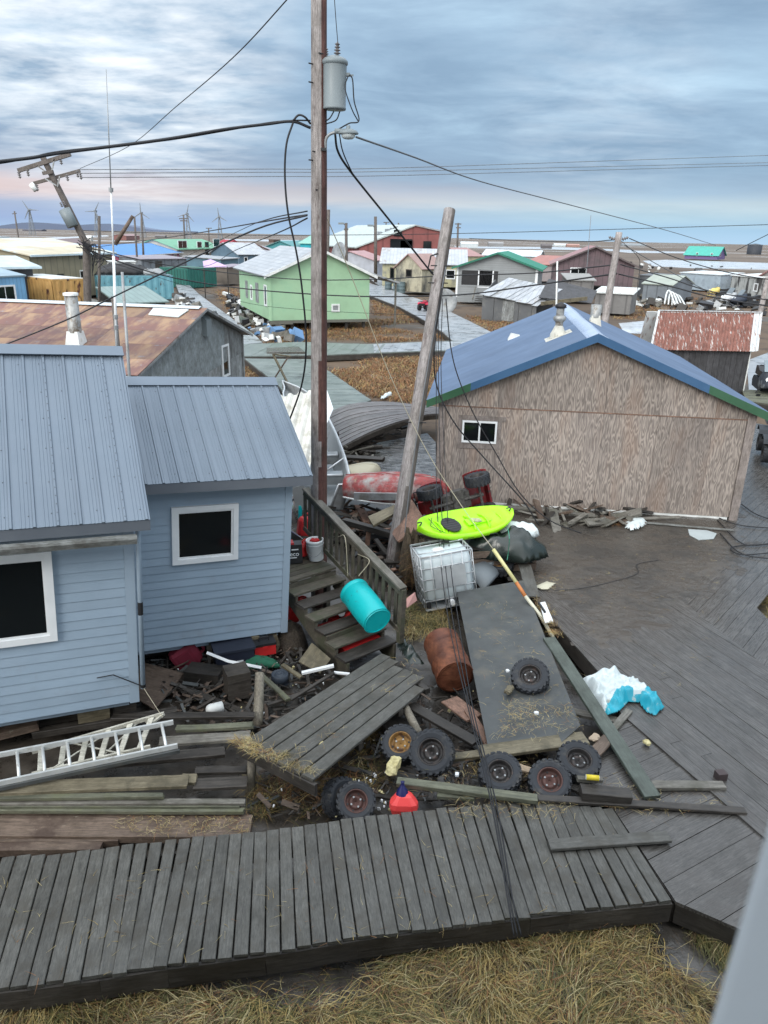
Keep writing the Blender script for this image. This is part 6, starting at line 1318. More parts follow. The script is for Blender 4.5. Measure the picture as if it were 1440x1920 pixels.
def atvwheel(label, c, nrm, Rr=.28, w=.2, rim=rim_dk, root=None, spin=0, grp=None, name='atv_wheel'):
    nrm = V(nrm).normalized(); B = basis(nrm, V((0, 0, 1))).to_4x4() @ Matrix(((0, 0, 1, 0), (1, 0, 0, 0), (0, 1, 0, 0), (0, 0, 0, 1))); M = TR(c) @ B @ Matrix.Rotation(spin, 4, 'Z')
    t = thing(name, label, 'wheel', M, grp) if root is None else bpy.data.objects.new('wheel', None)
    if root is not None: COL.objects.link(t); setm(t, M, root)
    r_ = Rr*.56; h = w/2
    mb = MB().lathe([(r_, -h*.78), (r_*1.08, -h*.9), (Rr*.78, -h), (Rr*.90, -h*.92), (Rr*.955, -h*.6), (Rr*.965, 0), (Rr*.955, h*.6), (Rr*.90, h*.92), (Rr*.78, h), (r_*1.08, h*.9), (r_, h*.78), (r_*.98, 0)], 36, M, close=True)
    nl = 20
    for k in range(nl):
        for sd_ in (-1, 1):
            a = 2*math.pi*(k+(.25 if sd_ > 0 else -.25))/nl; Rz = M @ Matrix.Rotation(a, 4, 'Z')
            y0 = h*.06 if k % 2 else h*.2; rx = Rr*.93
            mb.box((rx, -.026*Rr/.28, sd_*y0 if sd_ > 0 else -h*.80), (Rr*.985, .026*Rr/.28, h*.80 if sd_ > 0 else -y0), Rz @ Matrix.Rotation(sd_*.25, 4, 'X'))
            mb.box((Rr*.86, -.021*Rr/.28, (h*.78 if sd_ > 0 else -h*1.0)), (Rr*.955, .021*Rr/.28, (h*1.0 if sd_ > 0 else -h*.78)), Rz)
    mb.build('tyre', rubber, t, None, False)
    d = h*.35
    mb = MB().lathe([(r_*1.06, h*.80), (r_*1.0, h*.88), (r_*.92, h*.80), (r_*.90, h*.3), (r_*.80, h*.12), (r_*.62, h*.16), (r_*.58, h*.30), (r_*.34, h*.36), (r_*.30, h*.22), (r_*.12, h*.22), (r_*.12, h*.10), (0, h*.10)], 28, M)
    mb.lathe([(r_*1.06, -h*.80), (r_*1.0, -h*.88), (r_*.92, -h*.80), (r_*.90, -h*.1), (0, -h*.1)], 28, M)
    ri = mb.build('rim', rim, t, None, True)
    if root is None:
        for k in range(6):
            a = 2*math.pi*k/6; MB().lathe([(r_*.085, h*.1), (r_*.085, h*.215), (0, h*.22)], 8, M @ TR((math.cos(a)*r_*.74, math.sin(a)*r_*.74, 0))).build('vent_hole', black, ri)
        for k in range(4):
            a = 2*math.pi*(k+.5)/4; MB().lathe([(.012, h*.3), (.012, h*.46), (0, h*.46)], 6, M @ TR((math.cos(a)*r_*.45, math.sin(a)*r_*.45, 0))).build('wheel_nut', metal_old, ri)
    return t
def atv(label, M, body, name='quad_bike'):
    t = thing(name, label, 'quad bike', M)
    def mk(mb, n, m, s=False): return mb.build(n, m, t, M, s)
    for sx in (-.62, .62):
        for sy in (-.42, .42):
            w = atvwheel(None, M @ V((sx, sy, .28)), M.to_3x3() @ V((0, 1 if sy > 0 else -1, 0)), .28, .22, rim_dk, root=t)
    def fender(x0, x1, s): return MB().prism([(x0-.30, -.55, .56), (x0-.22, -.55, .66), (x0+.0, -.55, .72), (x1-.1, -.55, .70), (x1, -.55, .58), (x1-.05, -.55, .56), (x1-.12, -.55, .66), (x0, -.55, .68), (x0-.20, -.55, .62)], (0, 1.1, 0))
    mk(fender(-.5, -.22, 1), 'front_fender', body); mk(fender(.62, .95, 1), 'rear_fender', body)
    mk(MB().prism([(-.95, -.16, .55), (-.85, -.16, .76), (-.35, -.16, .86), (-.15, -.16, .78), (-.1, -.16, .5), (-.8, -.16, .45)], (0, .32, 0)), 'hood', body)
    mk(MB().prism([(-.18, -.15, .60), (-.12, -.15, .82), (.3, -.15, .80), (.75, -.15, .86), (.78, -.15, .72), (.2, -.15, .66)], (0, .30, 0)), 'seat', black)
    mk(MB().box((-.35, -.2, .30), (.35, .2, .58)).box((-.1, -.28, .25), (.2, .28, .45)), 'engine', engine)['kind'] = 'stuff'
    mk(MB().tube([(-.42, 0, .8), (-.36, 0, 1.0), (-.34, -.16, 1.04), (-.26, -.38, 1.06)], .018, 6).tube([(-.36, 0, 1.0), (-.34, .16, 1.04), (-.26, .38, 1.06)], .018, 6), 'handlebar', black)['kind'] = 'stuff'
    for x0, x1 in ((-.95, -.5), (.55, 1.0)):
        mb = MB()
        for i in range(6): mb.tube([(x0+(x1-x0)*i/5, -.38, .80), (x0+(x1-x0)*i/5, .38, .80)], .012, 5)
        for yy in (-.38, .38): mb.tube([(x0, yy, .80), (x1, yy, .80)], .014, 5)
        mk(mb, 'rack', black)['kind'] = 'stuff'
    mk(MB().tube([(-.7, 0, .32), (.7, 0, .32)], .05, 8), 'frame_tube', engine)
    mk(MB().tube([(-.62, -.4, .28), (-.62, .4, .28)], .035, 6), 'axle', engine); mk(MB().tube([(.62, -.4, .28), (.62, .4, .28)], .035, 6), 'axle', engine)
    mk(MB().box((-1.02, -.28, .42), (-.98, .28, .66)), 'bumper', black)
    return t
def snowmobile(label, M, hood, wind=None):
    t = thing('snowmobile', label, 'snowmobile', M)
    def mk(mb, n, m, s=False): return mb.build(n, m, t, M, s)
    secs = [(-1.35, .06, .35, .42), (-1.15, .30, .30, .58), (-.8, .38, .28, .78), (-.45, .36, .30, .92), (-.15, .24, .40, .90)]; vs = []
    for x, w, z0, z1 in secs: vs += [V((x, -w, z0)), V((x, -w*.95, (z0+z1)/2)), V((x, -w*.5, z1)), V((x, w*.5, z1)), V((x, w*.95, (z0+z1)/2)), V((x, w, z0))]
    fs = [(i*6+k, i*6+(k+1) % 6, (i+1)*6+(k+1) % 6, (i+1)*6+k) for i in range(4) for k in range(6)]+[tuple(range(6))[::-1], tuple(range(24, 30))]
    mesh_obj('hood', vs, fs, hood, t, M, True)
    mk(MB().prism([(-.70, -.26, .84), (-.40, -.24, 1.22), (-.38, -.24, 1.21), (-.62, -.26, .86)], (0, .5, 0)), 'windshield', wind or tinted('smoked_screen', (.15, .18, .2)))
    mk(MB().prism([(-.2, -.18, .5), (-.2, -.18, .74), (.5, -.18, .72), (.9, -.18, .84), (1.2, -.18, .82), (1.25, -.18, .5)], (0, .36, 0)), 'seat', black)
    mk(MB().prism([(-.3, -.2, .02), (-.45, -.2, .2), (.0, -.2, .42), (1.3, -.2, .42), (1.5, -.2, .22), (1.35, -.2, .0)], (0, .4, 0)), 'track', rubber)
    for sy in (-.48, .48):
        mk(MB().prism([(-1.6, sy-.07, .16), (-1.5, sy-.07, .04), (-.6, sy-.07, .02), (-.6, sy-.07, .05), (-1.45, sy-.07, .07)], (0, .14, 0)), 'ski', hood)
        mk(MB().tube([(-1.0, sy, .05), (-.95, sy*.6, .45)], .03, 6), 'ski_leg', black)
    mk(MB().tube([(-.3, -.35, 1.02), (-.32, 0, 1.0), (-.3, .35, 1.02)], .02, 6), 'handlebar', black)
    for sy in (-.15, .15): mk(MB().lathe([(0, .0), (.08, .01), (.09, .03)], 10, TR((-1.1, sy, .60)) @ rot(0, -60)), 'headlight', whitev)
    return t
def PX(px, py, z, yaw=0, roll=0, pitch=0): return TR(G(px, py, z)) @ rot(yaw, roll, pitch)

# landing and under-stair things
lzw = (SM @ V((0, LY, LZ))).z
bk0 = G(593, 1048, lzw+.0)
t = thing('white_bucket', 'white plastic bucket with wire handle on the stair landing', 'bucket', bk0)
B = TR(bk0) @ rot(0, -4, 0)
MB().lathe([(0, .0), (.125, .0), (.13, .01), (.148, .33), (.156, .335), (.158, .375), (.15, .38), (.142, .37), (.13, .1), (0, .09)], 26, B).lathe([(.150, .295), (.158, .30), (.150, .305)], 26, B).build('pail', whitev, t, None, True)
MB().tube(smooth_pts([B @ V((-.15, -.02, .33)), B @ V((-.12, -.15, .18)), B @ V((.0, -.19, .12)), B @ V((.12, -.14, .2)), B @ V((.15, -.02, .33))], 4), .004, 5).build('wire_handle', metal_old, t)
heap('red_rag', 'red rag inside the white bucket', 'rag', B @ V((0, 0, .36)), .09, .06, .05, redpl, None, 2, 8)
mb = MB()   # print on the pail
for k in range(5): mb.box((.118, -.06+.02*k-.0, .2-.00*k), (.119, -.05+.02*k, .28))
jerrycan('red jerry can standing upright on the stair landing, largest one', TR(G(573, 1003, lzw+.03)) @ rot(20, 10, -6), 1.15)
jerrycan('second red jerry can on the landing, half behind the white bucket', TR(G(571, 1040, lzw+.02)) @ rot(60, 0, 0), .8)
p = G(549, 978, lzw+.15); t = thing('steel_canister', 'shiny steel canister with a white knob beside the house corner', 'canister', p)
MB().lathe([(0, 0), (.105, .0), (.105, .42), (.10, .43), (.10, .45), (.108, .46), (.108, .55), (0, .56)], 24, TR(p) @ rot(0, -10)).build('body', gensteel, t, None, True); MB().lathe([(.111, .43), (.111, .455)], 24, TR(p) @ rot(0, -10)).build('band', black, t, None, True)
MB().lathe([(0, .56), (.05, .57), (.06, .62), (.03, .66), (0, .67)], 8, TR(p) @ rot(0, -10)).build('knob', whitev, t, None, True)
p = G(549, 1010, lzw+.1); t = thing('kettle_grill', 'dark round kettle with a blue inside leaning at the house corner', 'kettle', p)
Mk = TR(p+V((0, 0, .12))) @ rot(0, 35, -20); MB().lathe([(0, -.2), (.12, -.17), (.19, -.08), (.21, .0), (.215, .01)], 24, Mk).build('bowl', panel_dk, t, None, True); MB().lathe([(.20, .01), (.215, .012)], 24, Mk).build('rim', whitev, t, None); MB().lathe([(0, -.12), (.12, -.09), (.2, .008)], 24, Mk).build('inner_bowl', navy, t, None, True)
bM = TR(G(553, 1052, lzw)) @ rot(15, 0, -4); t = thing('black_box', 'black box with white lettering by the house corner on the landing', 'box', bM)
MB().box((-.17, -.12, 0), (.12, .12, .34)).build('case', black, t, bM)
def text(name, s, size, M, mat, parent=None, ext=.001):
    c = bpy.data.curves.new(name, 'FONT'); c.body = s; c.size = size; c.extrude = ext; c.align_x = 'CENTER'
    o = bpy.data.objects.new(name, c); COL.objects.link(o); dg = bpy.context.evaluated_depsgraph_get(); me = bpy.data.meshes.new_from_object(o.evaluated_get(dg))
    bpy.data.objects.remove(o); o = bpy.data.objects.new(name, me); me.materials.clear(); me.materials.append(mat); COL.objects.link(o); setm(o, M, parent); o['kind'] = 'stuff'; return o
text('lettering', 'eco', .11, bM @ TR((-.02, -.123, .14)) @ Matrix.Rotation(R(90), 4, 'X'), whitev, t)
MB().box((-.10, -.125, .10), (.02, -.121, .115)).box((-.07, -.125, .245), (.05, -.121, .265)).build('print_bar', whitev, t, bM)['kind'] = 'stuff'
MB().box((-.15, -.1, .34), (-.02, .1, .37)).build('red_lid', redpl, t, bM)
t = thing('blue_paddle', 'light blue paddle blade leaning behind the steel canister', 'paddle', G(562, 960, lzw+.3)); q = G(562, 975, lzw+.25)
MB().prism([q+V(p) for p in ((-.03, 0, 0), (.035, 0, 0), (.05, .01, .2), (.03, .02, .28), (-.02, .02, .28))], (0, .015, 0)).build('blade', teal, t); MB().tube([q, q+V((.05, -.05, -.35))], .012, 6).build('shaft', black, t)
# teal barrel across the stairs
ta, tb2 = D(704, 1160, 10.45), D(667, 1113, 11.0)
d_ = (tb2-ta).normalized(); cc = (ta+tb2)/2; ta = cc-d_*.40; tb2 = cc+d_*.40
drum('teal_barrel', 'bright teal plastic barrel roped on its side across the stairs', ta, tb2, .25, teal, ribs=False)
o = MB().tube(smooth_pts([SM @ V((q0.x-.03, q0.y+(q1.y-q0.y)*.42, q0.z+(q1.z-q0.z)*.42-.2)), tb2+V((.25, 0, .55)), tb2+V((.08, -.05, .30))], 5), .007, 5).build('rope', wirew); tag(o, 'pale rope tying the teal barrel to the stair railing', 'rope')
o = MB().tube(smooth_pts([SM @ V((q0.x-.03, q0.y+(q1.y-q0.y)*.62, q0.z+(q1.z-q0.z)*.62-.25)), tb2+V((-.15, .1, .9)), tb2+V((-.1, 0, .28))], 5), .006, 5).build('rope', wirew); tag(o, 'greyer slack rope left of the tight one on the teal barrel', 'rope')
for (px, py, z, lb, s) in ((562, 1128, .55, 'red jerry can glimpsed under the uppermost open tread', .7), (546, 1150, .45, 'red jerry can under the stairs next to the house corner', .9), (622, 1165, .45, 'red jerry can seen between the middle treads', .7), (652, 1150, .6, 'red jerry can just left of the teal barrel', .6)):
    jerrycan(lb, PX(px, py+12, z-.15, random.uniform(0, 90), 15, 10), s)
hb_ = ST.hit(655, 1215, 'z', .0)
o = MB().box((.1, .30, -.22), (.85, .75, -.06)).build('red_tote', redpl, None, SM @ TR((.1, 0, .05))); tag(o, 'flat red plastic tote lying beneath the lowest stair treads', 'tote')
o = MB().box((.1, .52, -.06), (.75, .9, .14)).build('red_case', redpl, None, SM @ TR((-.0, .1, .0))); tag(o, 'red case with grey lid under the third stair tread', 'case')
# under the pale blue house
jerrycan('dusty crimson jerry can lying in the dark under the blue house', PX(328, 1245, .12, 25, 62, 0), 1.35, pm('dusty_crimson', (.12, .012, .025), (.2, .02, .04), 4, rnd=0))
t = thing('dark_tote', 'dark blue-black lidded tote with white sticker under the blue house', 'tote', PX(438, 1240, .1, 22))
Mz = PX(438, 1240, .1, 22); MB().box((-.3, -.2, 0), (.3, .2, .28)).build('bin', tinted('ink_blue_plastic', (.012, .016, .03)), t, Mz); MB().box((-.32, -.22, .281), (.32, .22, .32)).build('lid', tinted('ink_blue_lid', (.02, .025, .04)), t, Mz); MB().box((.02, -.205, .04), (.12, -.201, .12)).build('sticker', whitev, t, Mz)
t = thing('red_toolbox', 'bright red toolbox on a wooden block at the house corner', 'toolbox', PX(495, 1222, .18, 22)); Mz = PX(495, 1222, .18, 22)
MB().box((-.17, -.12, 0), (.17, .12, .17)).build('box', redpl, t, Mz); MB().box((-.18, -.13, .172), (.18, .13, .21)).build('lid', black, t, Mz); MB().box((-.04, -.135, .12), (.04, -.121, .17)).build('latch', redpl, t, Mz); MB().tube([(-.08, 0, .21), (-.07, 0, .27), (.07, 0, .27), (.08, 0, .21)], .012, 6).build('handle', black, t, Mz)
heap('green_netting', 'dark green netting bunched in front of the red toolbox', 'netting', G(475, 1245, .1), .42, .14, .14, greencloth, None, 8, 16)
def block(label, px, py, z, w, d, h, yaw, mat, roll=0, name='timber_block'):
    M = PX(px, py, z, yaw, roll); o = mesh_obj(name, *[(lambda mb: (mb.v, mb.f))(MB().box((-w/2, -d/2, 0), (w/2, d/2, h)))][0], mat, None, M, center=True); return tag(o, label, 'block')
block('big square dark timber block before the white gutter strip', 446, 1300, .1, .34, .32, .42, 25, wd_dark)
block('low long dark timber block left of the big square one', 385, 1275, .08, .55, .3, .2, -10, wd_dark)
block('upright wooden block left of the red toolbox', 476, 1228, .05, .12, .2, .38, 20, wd_tan, 4)
block('upright wooden block right of the red toolbox', 520, 1218, .05, .12, .2, .32, 22, wd_tan, -14)
block('small dark maroon block standing alone on the deck', 1350, 1460, .40, .12, .10, .10, 10, tinted('maroon_timber', (.055, .04, .04)))
block('grey pier block beneath the blue house, at the end of the white gutter', 397, 1238, .05, .12, .12, .35, 10, wd_grey)
o = MB().tube([G(388, 1224, .5), G(428, 1240, .4), G(490, 1252, .28)], .03, 4).build('white_gutter', whitev); tag(o, 'long white gutter piece sloping under the blue house', 'gutter')
o = MB().bar(G(566, 1262, .3), G(626, 1248, .4), .06, .035).build('white_gutter', whitev); tag(o, 'short white gutter piece right of the round black spool', 'gutter')
o = MB().tube([G(626, 1261, .26), G(655, 1264, .22)], .025, 8).build('white_pipe', whitev); tag(o, 'short white pipe end at the foot of the stairs', 'pipe')
t = thing('black_spool', 'round dark blue-black spool lying in the rubble', 'spool', G(525, 1275, .15)); Mz = PX(525, 1278, .12)
MB().lathe([(0, 0), (.13, 0), (.13, .14), (.11, .145), (.10, .13), (.07, .13), (.065, .15), (.03, .15), (.02, .13), (0, .13)], 22, Mz).build('drum', tinted('slate_plastic', (.03, .04, .055)), t, None, True)
MB().lathe([(.145, .0), (.145, .025)], 22, Mz).build('flange', tinted('slate_plastic2', (.03, .04, .055)), t, None, True)
t = thing('white_bottle', 'white rounded float lying on the mud below the blue house', 'float', G(400, 1330, .15)); a, b = G(386, 1332, .2), G(418, 1324, .2)
MB().tube([a, a.lerp(b, .08), a.lerp(b, .25), a.lerp(b, .97), b], [.02, .055, .075, .075, .06], 16).build('body', whited, t, None, True); MB().disc(.03, 0, 10, TR(b) @ rot(0, 90)).build('end', whitev, t)
MATS_LP = {}
def lp_(label, a, b, za, zb, w, t_, mat, name='loose_plank', roll=(0, 0, 1), grp=None, rough=.004):
    o = plank(G(*a, za), G(*b, zb), w, t_, mat, None, name, roll, 4, rough); return tag(o, label, 'plank', grp)
# ------------------------------------------------------------------ rubble: loose timber (positions are the centre line of the top face)
lp_('long grey-green timber leaning from the deck down to the front planks', (1030, 1195), (1224, 1492), .62, .46, .20, .05, wd_greenp)
lp_('thin dark plank lying along the joint of boardwalk and deck, pointing right', (1008, 1494), (1398, 1518), .46, .43, .10, .04, wd_dark)
lp_('weathered plank lying across the right end of the front boardwalk', (1030, 1582), (1254, 1566), .46, .45, .15, .04, wd_deck)
lp_('pale grey plank ending beside the small maroon block', (1225, 1470), (1358, 1470), .44, .44, .13, .05, wd_grey)
lp_('short thick dark timber with the yellow can at its left end', (1090, 1478), (1183, 1486), .56, .54, .17, .12, wd_dark)
lp_('wide olive plank lying in front of the dark sheet, under the wheels', (902, 1408), (1098, 1382), .50, .52, .24, .05, wd_tan)
lp_('narrow olive plank between the leading wheel and the wide olive plank', (850, 1417), (912, 1410), .42, .46, .13, .05, wd_tan)
lp_('long mossy plank running in front of the wheels to the front boardwalk', (745, 1462), (1008, 1495), .50, .50, .12, .06, wd_green)
lp_('shorter mossy plank just under the long one, above the boardwalk', (820, 1487), (890, 1492), .44, .43, .10, .05, wd_green)
lp_('broad grey plank slanting below the rusty barrel', (770, 1320), (893, 1390), .34, .34, .17, .05, wd_dark)
lp_('rusty red plank end slanting between barrel and dark sheet', (878, 1330), (922, 1402), .40, .36, .12, .04, wd_red)
lp_('broad reddish plywood scrap beside the rusty barrel', (842, 1310), (890, 1345), .34, .38, .28, .03, wd_red)
lp_('dark wide board half under the plank platform, right end', (722, 1335), (768, 1392), .28, .28, .30, .04, wd_dark)
lp_('grey board under the lower right side of the dark sheet', (1075, 1332), (1160, 1350), .32, .34, .14, .05, wd_grey)
lp_('purplish board leaning near the wheel pair by the long timber', (1095, 1430), (1142, 1382), .44, .5, .16, .04, wd_brown)
lp_('thin short board near the yellow can', (1083, 1457), (1130, 1459), .60, .60, .07, .05, wd_grey)
lp_('dark splintered board end in the gap of the muddy deck', (1120, 1262), (1170, 1300), .20, .22, .2, .05, wd_dark)
lp_('grey plank leaning up from the gap behind the white tarp', (1150, 1365), (1180, 1330), .42, .44, .10, .04, wd_grey)
lp_('upright grey board end standing behind the brown straw', (1000, 1118), (984, 1058), .50, .62, .24, .03, wd_deck)
lp_('long dark beam lying behind the stair railing', (645, 972), (745, 1000), .9, .85, .14, .12, wd_dark)
lp_('dark slanting timber in the rubble behind the railing', (705, 1010), (745, 1062), .6, .25, .10, .06, wd_dark)
lp_('reddish post in the rubble behind the railing', (692, 990), (686, 1045), .8, .15, .10, .06, wd_red)
lp_('thick charred beam under the lime kayak', (830, 1010), (935, 1028), .85, .80, .16, .12, wd_dark)
lp_('dark board under the tote and the kayak', (760, 1000), (840, 1003), .8, .85, .1, .1, wd_dark)
lp_('flat board lying across the gap under the plywood house', (945, 948), (1115, 965), .60, .56, .16, .05, wd_grey)
lp_('long grey strip lying in front of the plywood house', (1085, 975), (1275, 968), .50, .50, .09, .04, wd_grey)
lp_('long metal strip lying right of the white rag', (1200, 978), (1375, 993), .46, .46, .07, .03, gutterm)
lp_('pinkish lath in the rubble under the plywood house', (1000, 955), (1050, 958), .55, .55, .05, .03, wd_red)
lp_('dark stick sunk in the silt near the plywood house', (1040, 970), (1090, 998), .44, .42, .05, .04, wd_dark)
lp_('second dark stick sunk in the silt near the plywood house', (1005, 975), (1050, 998), .44, .42, .04, .04, wd_dark)
lp_('short olive plank right of the round black spool', (488, 1262), (540, 1310), .35, .3, .08, .04, wd_green)
lp_('long thin dark lath in front of the round black spool', (545, 1310), (625, 1260), .28, .3, .05, .04, wd_dark)
lp_('dark lath parallel to the plank platform edge', (500, 1320), (590, 1290), .24, .26, .06, .04, wd_dark)
lp_('dark thin board slanting from under the blue house to the log', (300, 1270), (470, 1340), .14, .16, .12, .03, wd_dark)
lp_('olive lath crossing above the round black spool', (530, 1245), (565, 1268), .3, .28, .07, .04, wd_tan)
o = slab('plywood_sheet', [G(262, 1240, .22), G(345, 1262, .2), G(290, 1330, .15), G(258, 1310, .15)], .02, wd_brown); tag(o, 'brown plywood sheet lying under the corner of the blue house', 'sheet')
o = slab('brown_board', [G(560, 1240, .3), G(585, 1205, .4), G(620, 1235, .35), G(600, 1262, .25)], .02, wd_tan); tag(o, 'tan plywood scrap leaning at the foot of the stairs', 'board')
o = slab('pink_foam_board', [D(762, 1122, 11.2), D(778, 1110, 11.3), D(782, 1126, 11.3), D(763, 1140, 11.1)], .04, tinted('pink_foam', (.5, .27, .24))); tag(o, 'small pink foam board right of the stair post', 'board')
# stacked boards to the left
for i, (a, b, za, zb, w, t_, m, lb) in enumerate((
    ((210, 1342), (476, 1338), .34, .34, .12, .05, wd_dark, 'dark board nearest the blue house, above the ladders'),
    ((330, 1364), (474, 1357), .40, .40, .11, .05, wd_green, 'mossy short board beginning at the ladder end'),
    ((300, 1388), (470, 1377), .38, .38, .17, .05, wd_grey, 'grey board running from the ladder end to the platform'),
    ((160, 1430), (422, 1406), .36, .36, .17, .06, wd_dark, 'dark wide board under the ladders reaching the platform post'),
    ((-60, 1478), (352, 1462), .46, .46, .20, .05, wd_tan, 'broad olive board right below the aluminium ladder'),
    ((340, 1458), (368, 1458), .43, .43, .16, .05, wd_tan, 'stub of board showing behind the broad olive board'),
    ((365, 1468), (462, 1465), .38, .38, .18, .05, wd_dark, 'short grey board between the olive board and the platform post'),
    ((365, 1443), (462, 1440), .34, .34, .12, .05, wd_dark, 'short dark board behind the shorter grey one'),
    ((-60, 1493), (306, 1489), .42, .42, .07, .05, wd_green, 'narrow greenish board, upper one of the stack'),
    ((-60, 1503), (460, 1501), .36, .36, .08, .05, wd_grey, 'long grey board under the narrow greenish one'),
    ((-60, 1510), (450, 1509), .33, .33, .05, .04, wd_green, 'pale mossy edge board in the middle of the stack'),
    ((-60, 1517), (457, 1518), .30, .30, .06, .05, wd_green, 'lowest mossy board of the stack'),
    ((-60, 1545), (470, 1548), .22, .22, .34, .1, wd_brown, 'wide rotten brown timber along the front boardwalk'),
    ((-60, 1568), (225, 1566), .18, .18, .16, .1, wd_brown, 'second rotten brown timber, shorter'),
    ((-60, 1585), (190, 1583), .17, .17, .14, .1, wd_brown, 'third rotten brown timber touching the front boardwalk'),
    ((-60, 1385), (70, 1352), .3, .36, .16, .10, wd_brown, 'splintered brown timber under the left end of the blue house'),
    ((60, 1370), (330, 1328), .26, .28, .12, .10, wd_dark, 'long dark timber below the blue house wall'))):
    lp_(lb, a, b, za, zb, w, t_, m, rough=.008)
# plank platform lying on its frame
PLT = G(620, 1340, .6)
pf = thing('plank_platform', 'section of six-plank walkway lying aslant in the rubble', 'walkway section', PLT)
A0, B0, A1, B1 = G(452, 1391, .72), G(588, 1462, .72), G(718, 1222, .42), G(808, 1282, .46)
for i in range(6):
    f = (i+.5)/6; e = random.uniform(0, .04)
    a = A0.lerp(B0, f); b = A1.lerp(B1, f); b = a+(b-a)*(1-(.0 if i < 5 else .06)-e); w = ((B0-A0).length+(B1-A1).length)/12-.022
    plank(a+V((0, 0, random.uniform(-.004, .004))), b, w, .04, wd_deck, pf, name='plank', rough=.003)
plank(A0+V((0, 0, -.045))+(B0-A0)*-.03, B0+V((0, 0, -.045))+(B0-A0)*.03, .05, .16, wd_dark, pf, name='crossbeam')
for f in (.35, .7, .97): plank(A0.lerp(A1, f)+V((0, 0, -.045)), B0.lerp(B1, f)+V((0, 0, -.045)), .09, .09, wd_dark, pf, name='crossbeam')
o = MB().tube([G(470, 1402, .62)+V((.02, .06, 0)), G(468, 1492, .02)], [.055, .06], 10).build('log_post', wd_log, None, None, True); tag(o, 'pale log post standing under the front corner of the plank platform', 'post')
o = MB().tube([G(487, 1262, .62), G(484, 1345, .20), G(482, 1362, .1)], [.065, .07, .07], 12).build('log_post', wd_log, None, None, True); tag(o, 'weathered round log post leaning behind the plank platform', 'post')
o = MB().tube([G(757, 1320, .42), G(785, 1375, .40)], .055, 10).build('log_post', wd_log, None, None, True); tag(o, 'pale round log under the right side of the plank platform', 'log')
# dark coated sheet and its wheel
o = slab('dark_sheet', [G(857, 1110, .52), G(980, 1088, .60), G(1088, 1360, .56), G(1042, 1402, .50), G(915, 1400, .46)], .035, panel_dk); tag(o, 'large dark coated plywood sheet carrying a wheel, next to the rusty barrel', 'sheet')
# barrel
a, b = G(854, 1268, .40), G(828, 1212, .42); d_ = (b-a).normalized()
M1 = a; t, M, L = drum('rusty_barrel', 'rusty red-brown steel barrel lying on its side', M1+V((0, 0, -.02)), M1+d_*.86+V((0, 0, .06)), .285, rustbar)
# ladder(s)
t = thing('aluminium_ladder', 'aluminium extension ladder lying on the boards at the left', 'ladder', G(160, 1420, .62))
La, Lb, Ua, Ub = G(-90, 1487, .56), G(333, 1398, .60), G(-90, 1432, .66), G(325, 1354, .68)
MB().bar(La, Lb, .03, .06).build('rail', ladm, t); MB().bar(Ua, Ub, .03, .06).build('rail', ladm, t)
MB().bar(La+V((0, -.03, -.055)), Lb+V((.03, -.03, -.055)), .03, .045).build('rail', panel_dk, t)
for i in range(9): f = (i+.45)/9; MB().tube([La.lerp(Lb, f)+V((.02, 0, 0)), Ua.lerp(Ub, f)+V((.01, 0, 0))], .019, 8).build('rung', ladm, t, None, True)
t = thing('wooden_ladder', 'cream painted wooden ladder lying behind the aluminium ladder', 'ladder', G(200, 1390, .5))
a0, a1, b0_, b1_ = G(60, 1410, .46), G(308, 1338, .60), G(60, 1452, .40), G(282, 1400, .48)
MB().bar(a0, a1, .03, .05).build('rail', ladw, t); MB().bar(b0_, b1_, .03, .05).build('rail', ladw, t)
for i in range(6): f = (i+.4)/6; MB().bar(a0.lerp(a1, f), b0_.lerp(b1_, f), .065, .022).build('rung', ladw, t)
for (p, q) in ((( 130, 1392), (250, 1418)), ((100, 1440), (200, 1375)), ((190, 1420), (262, 1352))): MB().bar(G(*p, .44), G(*q, .48), .018, .012).build('brace_rod', ladw, t)
MB().bar(G(308, 1338, .6), G(272, 1352, .55), .03, .04).bar(G(308, 1338, .6), G(268, 1370, .5), .03, .03).build('end_bracket', ladw, t)
o = MB().tube([BH.w(xl+.07, yl-.06, .22), G(305, 1345, .62)], .004, 4).build('string', wirew); tag(o, 'thin string from the downpipe to the wooden ladder end', 'string')

# wheels
cam_dir = lambda px, py: -unpix(px, py).normalized()
Z_ = V((0, 0, 1))
for (px, py, z, R_, tilt, side, rim, lb) in (
    (994, 1270, .68, .275, .55, -.05, rim_dk, 'knobby wheel lying on the large dark sheet'),
    (752, 1397, .46, .255, .50, -.15, rim_go, 'wheel with ochre rusted rim at the left of the wheel pair'),
    (810, 1411, .56, .285, .85, -.12, rim_dk, 'large upright wheel overlapping the ochre-rimmed one'),
    (937, 1452, .48, .265, .45, .0, rim_dk, 'black wheel half behind the long mossy plank'),
    (1030, 1466, .46, .26, .62, .05, rim_ru, 'wheel with dull red rim behind the long mossy plank'),
    (1084, 1430, .54, .27, .35, .1, rim_dk, 'wheel with straw in its rim beside the yellow can'),
    (667, 1505, .34, .235, .72, .05, rim_ru, 'wheel standing at the edge of the front boardwalk'),
    (935, 1057, .58, .30, .30, .0, rim_go, 'tyre half hidden beneath the black tarp bundle')):
    n_ = (Z_*(1-tilt)+cam_dir(px, py)*tilt+V((side, 0, 0))).normalized()
    atvwheel(lb, G(px, py, z-.03), n_, R_, .20, rim, spin=random.uniform(0, 2))
atvwheel('worn tyre edge peeping out left of the wheel at the boardwalk', G(640, 1497, .2), V((.6, -.5, .5)), .25, .18, rim_dk)

